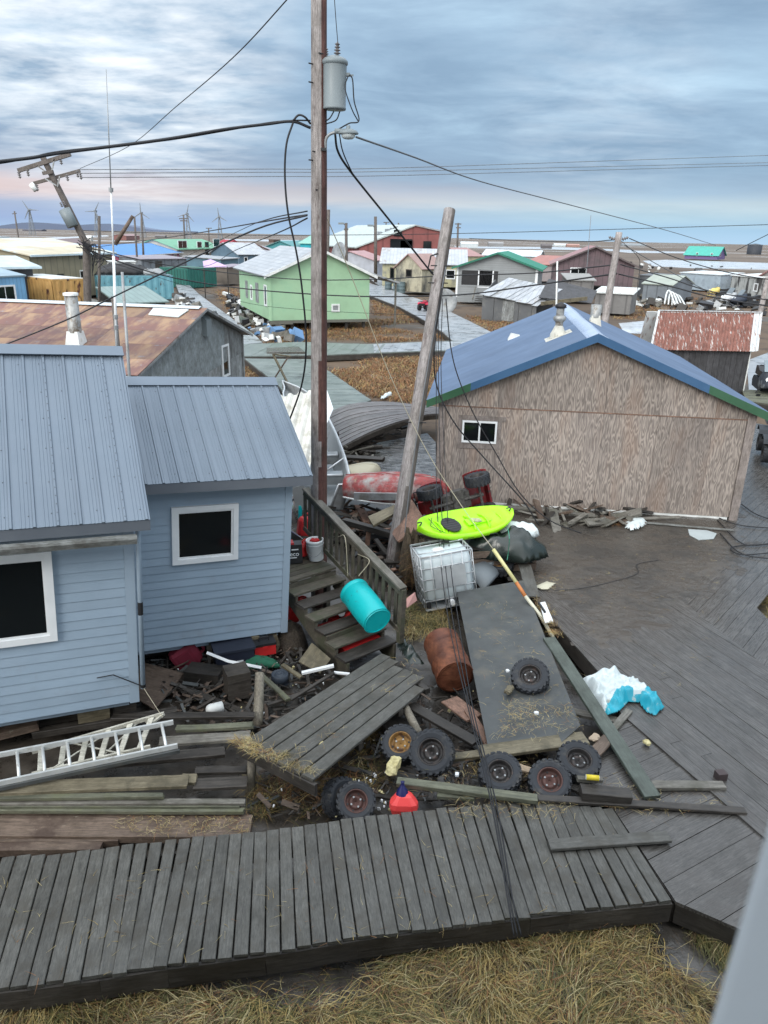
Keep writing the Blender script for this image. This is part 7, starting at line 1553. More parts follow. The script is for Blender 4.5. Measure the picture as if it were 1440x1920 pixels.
# small finds
def chunk(label, c, s, mat, name='foam_chunk', cat='foam', seed=1):
    vs = []; fs = []; n, m = 14, 9
    for j in range(m+1):
        for i in range(n):
            th = 2*math.pi*i/n; ph_ = math.pi*j/m; d = V((math.sin(ph_)*math.cos(th), math.sin(ph_)*math.sin(th), math.cos(ph_))); q = max(abs(d.x), abs(d.y), abs(d.z)); r = (1/q)**.75*(1+.28*noise.noise(d*2.3+V((seed, seed, 0)))+.12*noise.noise(d*6+V((seed, 0, 0))))
            vs.append(V((d.x*s[0]*r, d.y*s[1]*r, d.z*s[2]*r)))
    for j in range(m):
        for i in range(n): fs.append((j*n+i, (j+1)*n+i, (j+1)*n+(i+1) % n, j*n+(i+1) % n))
    return tag(mesh_obj(name, vs, fs, mat, None, TR(c) @ rot(seed*37)), label, cat)
chunk('yellow crumbled foam chunk left of the large upright wheel', G(738, 1436, .44), (.15, .07, .06), foam, seed=2)
chunk('flat yellow foam scrap lying on the plank platform', G(596, 1393, .64), (.065, .04, .012), foam, seed=5)
chunk('small yellow foam lump behind the ochre-rimmed wheel', G(722, 1388, .4), (.05, .04, .04), foam, seed=3)
chunk('small olive wood stump beside the wheel on the dark sheet', G(955, 1293, .58), (.05, .09, .04), wd_tan, 'wood_stump', 'stump', seed=4)
chunk('pale green lump of moss on the deck near the white tarp', G(1213, 1392, .42), (.05, .04, .025), foam, 'moss_lump', 'lump', seed=8)
chunk('pinkish crumbled scrap under the olive plank', G(985, 1443, .42), (.14, .05, .03), tinted('buff_scrap', (.36, .27, .18)), 'plaster_scrap', 'scrap', seed=9)
chunk('buff scrap near the foot of the dark sheet', G(1115, 1383, .5), (.08, .05, .02), tinted('buff_scrap2', (.36, .28, .2)), 'plaster_scrap', 'scrap', seed=11)
t = thing('mooring_buoy', 'coral pink and navy net buoy at the edge of the front boardwalk', 'buoy', G(757, 1508, .3)); c = G(757, 1512, .30)
Mb_ = TR(c) @ rot(0, 0, -14)
lv = [(.15, .10, -.06), (.17, .12, .0), (.165, .12, .06), (.10, .08, .14), (.055, .05, .17)]; vs = []
for a, b, z in lv:
    for k in range(10):
        th = 2*math.pi*k/10; vs.append(V((math.copysign(abs(math.cos(th))**.55, math.cos(th))*a, math.copysign(abs(math.sin(th))**.55, math.sin(th))*b, z)))
fs = [(i*10+k, i*10+(k+1) % 10, (i+1)*10+(k+1) % 10, (i+1)*10+k) for i in range(4) for k in range(10)]+[tuple(range(10))[::-1], tuple(range(40, 50))]
mesh_obj('float_body', vs, fs, coral, t, Mb_, False); MB().lathe([(.075, .15), (.06, .20), (.03, .245), (.018, .28), (.025, .30), (0, .305)], 12, Mb_ @ TR((-.02, 0, -.0))).build('neck', navy, t, None, True)
a, b = G(1099, 1457, .64), G(1123, 1459, .64); t = thing('yellow_can', 'small yellow can lying by the knobby wheel', 'can', a); MB().tube([a, b], .032, 14).build('body', yellow, t, None, True)
MB().tube([a-(b-a)*.02, a], .03, 12).tube([b, b+(b-a)*.03], .028, 12).build('can_end', whited, t)['kind'] = 'stuff'
for (px, py, z, lb) in ((952, 1258, .58, 'white plastic cap left of the wheel on the dark sheet'), (1006, 1337, .57, 'white crumb on the lower dark sheet'), (857, 1452, .52, 'white scrap beside the large upright wheel')):
    chunk(lb, G(px, py, z), (.03, .022, .02), whitev, 'white_scrap', 'scrap', seed=px % 13)
# guard tube
t = thing('guy_wire_guard', 'long pale yellow guy wire guard with a rusty orange band', 'guard tube', G(925, 1030, 1.2))
pts = [D(925, 1030, 12.3), D(968, 1092, 11.9), D(985, 1118, 11.7), D(1010, 1150, 11.35), D(1037, 1195, 11.0)]
MB().tube(pts[0:2], .034, 8).build('upper_tube', guardy, t, None, True); MB().tube(pts[1:3], .034, 8).build('rusty_band', orange, t, None, True); MB().tube(pts[2:], .032, 8).build('lower_tube', tinted('cream_guard', (.6, .58, .45)), t, None, True)
t = thing('white_bracket', 'white and black bracket lying right of the guard tube', 'bracket', G(1020, 1140, .5))
slab('plate', [G(1012, 1130, .62), G(1022, 1128, .62), G(1038, 1166, .5), G(1022, 1168, .5)], .02, whitev, t); MB().bar(G(1010, 1130, .66), G(1022, 1148, .62), .03, .03).build('clip', black, t)
# grass clods etc come with the straw below

# tarps
def cloth(name, label, outline, z, h, mat, seed=0, n=34, mat2=None, m2f=None, fold=1.0):
    P = [G(x, y, z) for x, y in outline]; xs = [p.x for p in P]; ys = [p.y for p in P]; x0, x1, y0, y1 = min(xs), max(xs), min(ys), max(ys); vs = []; keep = []
    for j in range(n+1):
        for i in range(n+1):
            x = x0+(x1-x0)*i/n; y = y0+(y1-y0)*j/n; ins = inpoly(x, y, P); d = edist(x, y, P)*(1 if ins else -1)
            q = V((x*2.6+seed, y*2.6, seed)); r = .9*(1-2.2*abs(noise.noise(q)))*.5+.55*(1-2.4*abs(noise.noise(q*2.0+V((3, noise.noise(q)*2, 0)))))*.5+.3*(1-2*abs(noise.noise(q*4.6)))*.4; r = max(0, r)
            e = max(0, min(1, (d+.02)/.10)); vs.append(V((x, y, z+e*(.25+r*fold)*h))); keep.append(d > -.012)
    fs = []; mi = []
    for j in range(n):
        for i in range(n):
            a = j*(n+1)+i; f = (a, a+1, a+n+2, a+n+1)
            if all(keep[k] for k in f): fs.append(f)
    used = sorted({k for f in fs for k in f}); mp = {k: i for i, k in enumerate(used)}
    v2 = [vs[k] for k in used]; f2 = [tuple(mp[k] for k in f) for f in fs]; nb = len(v2)
    v3 = v2+[v-V((0, 0, .006)) for v in v2]; f3 = f2+[tuple(k+nb for k in f[::-1]) for f in f2]
    o = mesh_obj(name, v3, f3, mat, None, None, True)
    if mat2:
        o.data.materials.append(mat2); wm = WM[o.name].translation
        for p in o.data.polygons:
            c = p.center+wm
            if m2f(c.x, c.y): p.material_index = 1
    return tag(o, label, 'tarp') if label else o
tq1, tq2 = G(1135, 1340, .42), G(1245, 1328, .42); c1_, c2_ = G(1150, 1312, .42), G(1220, 1290, .42)
cloth('white_turquoise_tarp', 'crumpled white and turquoise tarp lying on the edge of the muddy deck', [(1092, 1275), (1118, 1268), (1150, 1262), (1175, 1270), (1212, 1296), (1224, 1306), (1245, 1327), (1228, 1342), (1212, 1336), (1198, 1318), (1178, 1318), (1160, 1334), (1140, 1342), (1128, 1335), (1112, 1305)], .41, .20, tarpw, 4, 84, tarpt,
      lambda x, y: inpoly(x, y, [G(1132, 1345, .42), G(1138, 1326, .42), G(1165, 1302, .42), G(1182, 1304, .42), G(1186, 1314, .42), G(1205, 1313, .42), G(1212, 1298, .42), G(1228, 1302, .42), G(1252, 1330, .42), G(1228, 1348, .42)]))
bd = heap('black_tarp_bundle', 'bundle wrapped in a black-green tarp behind the kayak tip', 'tarp bundle', G(948, 1035, .72), .80, .46, .46, tarpb, rot(12) if False else None, 6, 30)
heap('white_tarp_top', 'white tarp corner lying on the black tarp bundle under the kayak tip', 'tarp', G(972, 1000, 1.02), .42, .24, .22, tarpw, None, 3, 20)
o = MB().tube(smooth_pts([G(952, 990, 1.42), G(955, 1010, 1.30), G(953, 1035, .95), G(951, 1050, .8)], 4), .008, 5).build('green_strap', tinted('green_strap', (.05, .25, .16))); tag(o, 'green strap round the black tarp bundle', 'strap')
t = thing('wooden_crate', 'brown wooden crate under the black tarp bundle', 'crate', G(930, 1075, .4))
Mc = TR(G(925, 1060, .40)) @ rot(12)
for k in range(3):
    MB().box((-.75, -.36, .02+k*.16), (.75, -.33, .15+k*.16)).build('slat', wd_brown, t, Mc); MB().box((-.75, .5, .02+k*.16), (.75, .53, .15+k*.16)).build('slat', wd_brown, t, Mc)
    MB().box((.72, -.32, .02+k*.16), (.75, .5, .15+k*.16)).build('slat', wd_brown, t, Mc)
for xx in (-.72, -.02, .69): MB().box((xx, -.329, 0), (xx+.06, -.29, .5)).build('post', wd_brown, t, Mc)
MB().box((-.75, -.3, .49), (.75, .5, .51)).build('lid', wd_dark, t, Mc)
t = thing('broken_cowling', 'grey plastic cowling lying beside the tote, hollow side showing', 'cowling', G(895, 1085, .4)); Mq = TR(G(893, 1092, .32)) @ rot(-35, 0, 10)
mb = MB(); vs = []; n = 12
for i in range(n+1):
    a = math.pi*(i/n)*.62+.3
    for yy in (-.38, .0, .38): vs.append(V((math.cos(a)*.34+.03*math.sin(yy*9), yy*(1-.15*math.sin(a)), math.sin(a)*.30)))
fs = [(3*i+k, 3*i+k+1, 3*i+k+4, 3*i+k+3) for i in range(n) for k in range(2)]; nb = len(vs)
vs += [v*.94 for v in vs]; fs += [tuple(k+nb for k in f[::-1]) for f in fs]
fs += [(3*i, 3*i+3, nb+3*i+3, nb+3*i) for i in range(n)]+[(3*i+2, nb+3*i+2, nb+3*i+5, 3*i+5) for i in range(n)]+[(0, nb, nb+1, 1), (1, nb+1, nb+2, 2), (3*n, 3*n+1, nb+3*n+1, nb+3*n), (3*n+1, 3*n+2, nb+3*n+2, nb+3*n+1)]
mesh_obj('shell', vs, fs, tinted('grey_cowl', (.17, .19, .20)), t, Mq, True)
MB().box((-.16, .30, .18), (.14, .52, .26)).build('flange', tinted('grey_cowl2', (.17, .19, .20)), t, Mq)

# tote tank in its cage
IB = Fr(G(800, 1147, .14), 10, -8, -8); ib = thing('caged_tote_tank', 'white caged plastic tote tank tilted below the lime kayak', 'tank', IB.M)
iw, idp, ih = .96, .9, 1.02
lv = [(.0, .16, .9), (.02, .2, 1), (.0, ih-.16, 1), (.0, ih-.06, .97), (0, ih-.03, .88)]
sec = [(.07, .0), (.93, .0), (1, .07), (1, .93), (.93, 1), (.07, 1), (0, .93), (0, .07)]; vs = []
for _, z, k in lv: vs += [V((iw/2+(x-.5)*(iw-.05)*k, idp/2+(y-.5)*(idp-.05)*k, z)) for x, y in sec]
fs = [(i*8+k, i*8+(k+1) % 8, (i+1)*8+(k+1) % 8, (i+1)*8+k) for i in range(4) for k in range(8)]+[tuple(range(8))[::-1], tuple(range(32, 40))]
mesh_obj('tank_body', vs, fs, totepl, ib, IB.M, True)
MB().lathe([(.11, ih-.04), (.11, ih+.01), (.09, ih+.03), (0, ih+.03)], 18, TR((iw*.42, idp*.35, 0))).build('filler_cap', whitev, ib, IB.M, True)
for k in range(5):
    z = .18+k*(ih-.20)/4
    MB().tube([(0, 0, z), (iw, 0, z), (iw, idp, z), (0, idp, z), (0, 0, z)], .0095, 6).build('cage_bar', galv, ib, IB.M, True)
for k in range(6):
    x = iw*k/5
    for yy in (-.012, idp+.012): MB().tube([(x, yy, .05), (x, yy, ih)], .0085, 6).build('cage_bar', galv, ib, IB.M, True)
for k in range(1, 5):
    y = idp*k/5
    for xx in (-.012, iw+.012): MB().tube([(xx, y, .05), (xx, y, ih)], .0085, 6).build('cage_bar', galv, ib, IB.M, True)
MB().tube([(0, 0, ih), (iw, 0, ih), (iw, idp, ih), (0, idp, ih), (0, 0, ih)], .014, 6).build('top_rail', galv, ib, IB.M, True)
for y in (.2, .65): MB().tube([(0, y, ih+.01), (iw, y, ih+.01)], .012, 6).build('top_bar', galv, ib, IB.M, True)
MB().box((.22, -.022, .40), (.80, -.014, .78)).build('metal_plate', pm('dull_plate', (.33, .35, .36), (.5, .53, .54), 2, rough=(.25, .4), metal=.4, rnd=0, mottle=.15), ib, IB.M)
MB().box((0, 0, .0), (iw, idp, .03)).build('pallet_base', galv, ib, IB.M)
for xx in (0, iw/2-.05, iw-.1): MB().box((xx, .02, .031), (xx+.1, .12, .14)).build('pallet_foot', black if xx < .1 else galv, ib, IB.M)
MB().lathe([(.05, 0), (.05, .09), (0, .09)], 12, IB.M @ TR((iw*.5, -.03, .12)) @ rot(0, 0, 90)).build('valve', whitev, ib)

# kayak
KY = TR(G(870, 993, 1.17)) @ rot(27, 0, 14)
ky = thing('lime_kayak', 'bright lime green sit-on kayak lying on the heap beside the leaning pole', 'kayak', KY)
n = 34; vs = []; K = 12; L = 2.16
for i in range(n+1):
    t_ = i/n; x = (t_-.5)*L; w = .43*max(.0, (1-abs(2*t_-1)**2.6))**.62+.012; rk = .16*abs(2*t_-1)**2.4; zt2 = .20+rk*.7; zb2 = .0+rk*1.0
    dk = .07 if .12 < t_ < .88 else .0; e = 1 if .12 < t_ < .88 else 0
    ww = w
    ring_ = [(-ww*.25, zb2), (-ww*.75, zb2+.025), (-ww*.98, zb2+.10), (-ww, zt2-.03), (-ww*.94, zt2), (-ww*.80, zt2-.005), (-ww*.62, zt2-dk*(1 if .2 < t_ < .8 else .6)), (-ww*.2, zt2-dk+.0), (ww*.2, zt2-dk), (ww*.62, zt2-dk*(1 if .2 < t_ < .8 else .6)), (ww*.80, zt2-.005), (ww*.94, zt2), (ww, zt2-.03), (ww*.98, zb2+.10), (ww*.75, zb2+.025), (ww*.25, zb2)]
    vs += [V((x, y, z)) for y, z in ring_]
K = 16; fs = [(i*K+k, (i+1)*K+k, (i+1)*K+(k+1) % K, i*K+(k+1) % K) for i in range(n) for k in range(K)]+[tuple(range(K)), tuple(range(n*K, n*K+K))[::-1]]
mesh_obj('hull', vs, fs, lime, ky, KY, True)
sv = [V((.30*math.cos(a)*.62-.33, .23*math.sin(a)*(1.0), .165)) for a in [2*math.pi*k/20 for k in range(20)]]
MB().prism(sv, (0, 0, .02)).build('seat_pad', black, ky, KY)
for k in range(-2, 3): MB().box((-.49, k*.07-.004, .186), (-.17, k*.07+.004, .192)).build('seat_rib', panel_dk, ky, KY)
for xx, hw in ((-.60, .26), (.10, .24), (.42, .24), (.75, .2)):
    MB().tube(smooth_pts([(xx, -hw, .13), (xx+.03, -hw*.4, .185), (xx+.03, hw*.4, .185), (xx, hw, .13)], 4), .022, 6).build('deck_ridge', lime, ky, KY, True)
MB().prism([(.02, -.10, .14), (.55, -.07, .14), (.60, 0, .14), (.55, .07, .14), (.02, .10, .14)], (0, 0, .035)).build('centre_rib', lime, ky, KY)
mb = MB()
for (a, b) in (((-.90, -.16), (-.62, .26)), ((-.90, .16), (-.62, -.26)), ((-.84, -.2), (-.84, .2)), ((-.7, -.26), (-.7, .26))): mb.tube([(a[0], a[1], .225), (b[0], b[1], .215)], .006, 5)
mb.build('bungee_cord', black, ky, KY)['kind'] = 'stuff'
for xx in (-1.02, 1.00): MB().tube(smooth_pts([(xx-.05, -.05, .31), (xx, -.02, .34), (xx, .02, .34), (xx-.05, .05, .31)], 3), .012, 6).build('carry_handle', black, ky, KY)
for x_ in (-.2, .3): MB().tube([(x_, -.43, .13), (x_+.14, -.43, .13)], .01, 6).build('side_handle', black, ky, KY)
MB().box((-.78, -.428, .10), (-.62, -.418, .135)).build('decal', black, ky, KY); MB().box((-.42, -.436, .11), (-.32, -.426, .14)).build('white_decal', whitev, ky, KY)
heap('dry_grass_tuft', 'dry grass tuft lying inside the lime kayak', 'grass tuft', KY @ V((.22, .02, .17)), .14, .08, .05, pm('dry_tuft', (.3, .3, .18), (.45, .46, .3), 20, rnd=0, bump=1), None, 2, 12)

# overturned hulls and aluminium skiff
def hull_over(name, label, a, b, w, h, mat, rimm, taper=(.55, .12), cat='boat', tilt=0):
    a, b = V(a), V(b); M = TR(a) @ basis(b-a).to_4x4() @ Matrix.Rotation(R(tilt), 4, 'X'); L = (b-a).length; t = thing(name, label, cat, M); vs = []; n = 22; K = 11
    for i in range(n+1):
        s = i/n; ww = w*(taper[0]+(1-taper[0])*math.sin(min(1, s*2)*math.pi/2))*(1 if s < .5 else max(taper[1], math.cos((s-.5)*2*math.pi/2)**.6)); hh = h*(.85+.15*math.sin(s*math.pi))*(1 if s < .8 else 1-.5*((s-.8)/.2)**2)
        for k in range(K):
            th = math.pi*k/(K-1); vs.append(V((L*s, -math.cos(th)*ww/2*(1 if 0 < k < K-1 else 1), math.sin(th)**.75*hh)))
    nb = len(vs); vs += [V((v.x, v.y*.95, v.z*.93-.004)) for v in vs]
    fs = [(i*K+k, (i+1)*K+k, (i+1)*K+k+1, i*K+k+1) for i in range(n) for k in range(K-1)]; fs += [tuple(x+nb for x in f[::-1]) for f in fs]
    fs += [(i*K, nb+i*K, nb+(i+1)*K, (i+1)*K) for i in range(n)]+[(i*K+K-1, (i+1)*K+K-1, nb+(i+1)*K+K-1, nb+i*K+K-1) for i in range(n)]
    fs += [tuple(range(K)), tuple(range(n*K, n*K+K))[::-1]]
    mesh_obj('hull', vs, fs, mat, t, M, True)
    for k in (0, K-1): MB().tube([M.inverted() @ (M @ vs[i*K+k]) for i in range(n+1)], .022, 6).build('gunwale', rimm, t, M, True)
    MB().tube([V((L*i/n, 0, vs[i*K+K//2].z+.0)) for i in range(n+1)], .015, 5).build('keel', mat, t, M, True)
    return t
hull_over('red_canoe', 'faded red overturned boat hull behind the leaning pole', D(652, 922, 16.5), D(846, 932, 15.7), 1.1, .50, redboat, whited, tilt=6)
hull_over('tan_skiff', 'overturned tan skiff behind the faded red hull', D(655, 893, 17.8), D(715, 893, 17.6), 1.2, .32, tinted('tan_hull', (.3, .28, .21)), metal_old)
o = MB().bar(D(664, 930, 15.7), D(748, 931, 15.5), .06, .16).build('trailer_rail', metal_old); tag(o, 'pale grey rail under the faded red overturned hull', 'rail')
t = thing('aluminium_skiff', 'open aluminium skiff lying between the main pole and the red hull', 'boat', G(600, 880, .4))
Sg = smooth_pts([G(658, 908, 1.10), G(651, 872, 1.12), G(640, 838, 1.16), G(624, 800, 1.22), G(604, 765, 1.3), G(572, 733, 1.4), G(530, 714, 1.5)], 5)
Pw = [1.55, 1.6, 1.6, 1.5, 1.25, .8, .02]; Pg = []; 
nS = len(Sg)
for i, p in enumerate(Sg):
    f = i/(nS-1)*6; k = min(5, int(f)); w = Pw[k]+(Pw[k+1]-Pw[k])*(f-k); d = (Sg[min(i+1, nS-1)]-Sg[max(i-1, 0)]); d.z = 0; d.normalize(); nn_ = V((-d.y, d.x, 0)); 
    if nn_.x > 0: nn_ = -nn_
    Pg.append(p+nn_*w+V((0, 0, .0)))
vs = []; K = 8
for i in range(nS):
    s, p = Sg[i], Pg[i]; dn = V((0, 0, -1)); f = i/(nS-1); b = .62-.35*f**3
    vs += [s, s.lerp(p, .12)+dn*b, p.lerp(s, .12)+dn*b, p, p.lerp(s, .03), p.lerp(s, .15)+dn*(b-.05), s.lerp(p, .15)+dn*(b-.05), s.lerp(p, .03)]
fs = [(i*K+k, (i+1)*K+k, (i+1)*K+(k+1) % K, i*K+(k+1) % K) for i in range(nS-1) for k in range(K)]+[(0, 1, 6, 7), (1, 2, 5, 6), (2, 3, 4, 5)]
mesh_obj('hull', vs, fs, alum, t)
MB().tube(Sg, .032, 8).build('gunwale', alum_b, t, None, True); MB().tube(Pg, .032, 8).build('gunwale', alum_b, t, None, True)
s0_, p0_ = Sg[0], Pg[0]; dv = (Sg[1]-Sg[0]).normalized()
MB().prism([s0_, s0_.lerp(p0_, .12)+V((0, 0, -.6)), s0_.lerp(p0_, .30)+V((0, 0, -.6)), s0_.lerp(p0_, .18)], dv*.05).build('transom', alum, t)
MB().tube([s0_, s0_.lerp(p0_, .18), s0_.lerp(p0_, .30)+V((0, 0, -.55))], .028, 8).build('transom_rail', alum_b, t, None, True)
MB().prism([s0_.lerp(p0_, .9)+V((0, 0, -.1)), s0_.lerp(p0_, .88)+V((0, 0, -.6)), s0_.lerp(p0_, .6)+V((0, 0, -.6)), s0_.lerp(p0_, .7)], dv*.05).build('transom', alum, t)
for k, (i0, dz) in enumerate(((4, -.16), (9, -.12))):
    a, b = Sg[i0].lerp(Pg[i0], .08)+V((0, 0, dz)), Sg[i0].lerp(Pg[i0], .95)+V((0, 0, dz)); MB().tube([a, b], .03, 8).build('thwart_tube', alum_b, t, None, True)
    MB().prism([a, b, b+dv*.35, a+dv*.35], (0, 0, -.25)).build('bench', alum, t)
MB().tube([Sg[7].lerp(Pg[7], .02), Sg[6].lerp(Pg[6], .42)+V((0, 0, -.35))], .022, 8).build('brace_tube', alum_b, t, None, True)
c = Sg[2].lerp(Pg[2], .4)+V((0, 0, -.5)); MB().tube([c, c+V((0, 0, .32))], .03, 8).build('fuel_filler', alum_b, t, None, True); MB().lathe([(.05, .3), (.05, .36), (0, .37)], 12, TR(c)).build('filler_cap', whitev, t, None, True)
t = thing('ribbed_white_sheet', 'ribbed white metal sheet resting on the aluminium skiff behind the main pole', 'metal sheet', D(560, 800, 18))
tl_, tr_, br_, bl_ = D(500, 749, 20.5), D(612, 731, 20.6), D(580, 880, 15.9), D(470, 850, 16.4)
cream_w = pm('cream_white_sheet', (.46, .45, .40), (.6, .59, .54), 3, rough=(.4, .6), rnd=.03, c3=(.36, .34, .28), t3=(.5, .65), s3=2)
ns_ = 24; vs = []
for i in range(ns_+1):
    f = i/ns_; h = .07 if i % 4 in (1, 2) else 0
    nrm = (tr_-tl_).cross(bl_-tl_).normalized(); nrm = nrm if nrm.z > 0 else -nrm
    for p in (bl_.lerp(br_, f), tl_.lerp(tr_, f)): vs += [p+nrm*h, p+nrm*(h-.01)]
fs = []
for i in range(ns_): a = 4*i; fs += [(a, a+4, a+6, a+2), (a+1, a+3, a+7, a+5), (a, a+1, a+5, a+4), (a+2, a+6, a+7, a+3)]
mesh_obj('sheet', vs, fs, cream_w, t)
slab('side_flange', [D(613, 731, 20.6), D(625, 766, 19.3), D(604, 815, 17.6), D(598, 775, 18.6)], .02, whitev, t)

# vehicles
atv('red quad bike on its side between the kayak and the plywood house', TR(D(862, 946, 14.9)) @ rot(10, -14, 0) @ rot(0, 0, -96) @ Matrix.Scale(.86, 4), redpaint)
q = G(800, 582, .42); atv('red quad bike parked on the far boardwalk path', TR(q) @ rot(62), tinted('bright_red_body', (.5, .02, .06)))
q = G(1445, 868, .42); atv('black quad bike parked behind the plywood house at the right edge', TR(q+V((.45, .4, 0))) @ rot(70) @ Matrix.Scale(1.15, 4), tinted('black_body', (.02, .024, .03)))
q = G(1418, 738, .42); snowmobile('black and white snowmobile beside the rusty tin shed', TR(q+V((.6, .6, 0))) @ rot(75) @ Matrix.Scale(1.15, 4), tinted('black_white_hood', (.03, .035, .045), wear=(.55, .6, .62)), tinted('pale_screen', (.2, .25, .28)))
q = G(1377, 572, .2); snowmobile('white and grey snowmobile in the yard of the streaked shed', TR(q) @ rot(20) @ Matrix.Scale(1.5, 4), tinted('white_grey_hood', (.5, .52, .53), wear=(.06, .06, .08)))
q = G(1398, 574, .2); snowmobile('dark snowmobile right of the white and grey one', TR(q) @ rot(10) @ Matrix.Scale(1.4, 4), tinted('navy_dark_hood', (.03, .04, .06)))
q = G(1349, 555, .2); snowmobile('yellow snowmobile left of the white and grey one', TR(q) @ rot(0) @ Matrix.Scale(1.2, 4), tinted('yellow_hood', (.6, .48, .15)))
for i, (px, py, lb) in enumerate(((728, 546, 'leftmost'), (744, 548, 'middle'), (753, 549, 'rightmost'))):
    q = G(px, py, .2); drum('grey_drum', lb+' of three grey drums in front of the mouldy yellow shed', q, q+V((0, 0, 1.25)), .42, tinted('drum_grey%d' % i, (.10, .14, .15)), 'drum')
q = G(1388, 545, .4); drum('rusty_drum', 'rusty red fuel tank behind the streaked shed', q+V((-.9, 0, 1.3)), q+V((.9, 0, 1.3)), .9, tinted('tank_rust', (.2, .09, .07)), 'tank')
t = thing('satellite_dish', 'round grey satellite dish lying by the porch steps', 'satellite dish', G(833, 569, .4)); MB().lathe([(0, 0), (.7, .1), (1.1, .28), (1.08, .3), (.7, .13), (0, .03)], 20, TR(G(833, 566, 1.2)) @ rot(0, 10, 80)).build('dish', metal_old, t, None, True); MB().tube([G(833, 569, .4), G(833, 560, 1.2)], .05, 6).build('stand', metal_old, t)
t = thing('hoop_rack', 'leaning white arched hoops beside the tilted grey shed', 'hoops', G(1258, 565, .2))
for k in range(4): MB().tube(smooth_pts([G(1246+k*7, 570+k, .2), D(1250+k*6, 550+k*2, G(1250, 568, .2).y), D(1256+k*6, 546+k*3, G(1256, 568, .2).y), G(1266+k*7, 574+k, .2)], 4), .09, 6).build('hoop', whited, t, None, True)
t = thing('white_cable_reel', 'round white object lying in the brown grass before the pale blue store', 'reel', G(1294, 541, .2)); MB().lathe([(0, .0), (1.2, .0), (1.25, .15), (.5, .55), (0, .6)], 18, TR(G(1294, 541, .2)) @ rot(0, 0, 25)).build('disc', whited, t, None, True)
# X trestle
t = thing('trestle', 'wooden X-shaped sawhorse standing on the greenish boardwalk', 'trestle', G(540, 720, .4))
a, b, c, d = G(505, 714, .45), D(522, 662, 25.2), G(541, 720, .45), D(545, 668, 25.0)
yy_ = G(520, 716, .4).y
a, b = D(513, 712, yy_), D(541, 668, yy_+.2); c, d = D(540, 720, yy_-.4), D(512, 664, yy_+.1)
MB().bar(a, b, .10, .05).build('leg', wd_brown, t); MB().bar(c, d, .10, .05).build('leg', wd_tan, t); MB().bar(d, b+V((.1, 0, 0)), .12, .05).build('top_board', wd_tan, t)
o = slab('mud_mound', [G(500, 652, .5), G(560, 650, .6), G(572, 660, .5), G(500, 661, .45)], .2, mud_sheet); tag(o, 'low flat lump of torn sod on the cross boardwalk', 'sod')
o = slab('clear_sheet', [G(1290, 992, .43), G(1325, 994, .43), G(1344, 1000, .43), G(1338, 1010, .43), G(1310, 1012, .43), G(1293, 1003, .43)], .012, tinted('clear_plastic', (.38, .42, .42))); tag(o, 'clear plastic sheet lying on the deck before the plywood house', 'plastic sheet')
cloth('white_rag', 'white rag caught in the rubble before the plywood house', [(1170, 978), (1192, 972), (1215, 980), (1205, 990), (1185, 997), (1172, 990)], .43, .12, tarpw, 7, 18)
cloth('paper_scrap', 'cream paper scrap on the silt near the yellow guard tube', [(1006, 1098), (1025, 1090), (1042, 1094), (1028, 1105), (1010, 1104)], .425, .03, tinted('cream_paper', (.45, .43, .33)), 9, 14)
cloth('black_plastic_scrap', 'torn black plastic at the lowest stair step', [(742, 1208), (760, 1205), (785, 1232), (795, 1246), (770, 1246), (755, 1232)], .22, .2, tarpb, 3, 18)
for (pts, lb, z) in ((((712, 748), (722, 740), (736, 738), (734, 742), (718, 750)), 'white sheet scrap in the brown grass above the arched boardwalk', .1), (((1220, 676), (1232, 672), (1240, 678), (1226, 684)), 'small white scrap behind the blue roof at the flood puddle', .1), (((903, 660), (916, 655), (930, 662), (912, 668)), 'white scrap on the path behind the blue roof', .4)):
    cloth('white_scrap', lb, pts, z, .15, tarpw, 5, 12)
slab_o = slab('turquoise_scrap', [D(801, 895, 17.2), D(810, 890, 17.2), D(812, 906, 17.2), D(803, 908, 17.2)], .03, teal); tag(slab_o, 'turquoise plastic piece at the left corner of the plywood house', 'scrap')
o = slab('plywood_sheet', [D(735, 1000, 13.9), D(770, 935, 14.6), D(800, 980, 14.0), D(745, 1015, 13.5)], .05, wd_red); tag(o, 'dirty red and olive panel leaning behind the leaning pole', 'panel')
o = slab('olive_panel', [D(690, 968, 14.3), D(765, 935, 14.8), D(770, 945, 14.6), D(700, 985, 14.0)], .06, wd_tan); tag(o, 'olive board edge running up to the red panel', 'board')
heap('sod_clump', 'hanging clump of matted brown roots between pole and tote tank', 'sod', G(768, 1092, .15), .22, .2, 1.05, pm('root_mat', (.06, .045, .03), (.17, .13, .085), 18, (4, 4, .6), rnd=0, bump=1, bd=.05), None, 4, 18)
heap('earth_mound', 'dark earth mound with roots right under the blue house corner', 'earth mound', G(545, 1215, .0), .28, .35, .42, pm('dark_roots', (.03, .024, .018), (.09, .07, .05), 14, (4, 4, 1), rnd=0, bump=1, bd=.05), None, 14, 18)

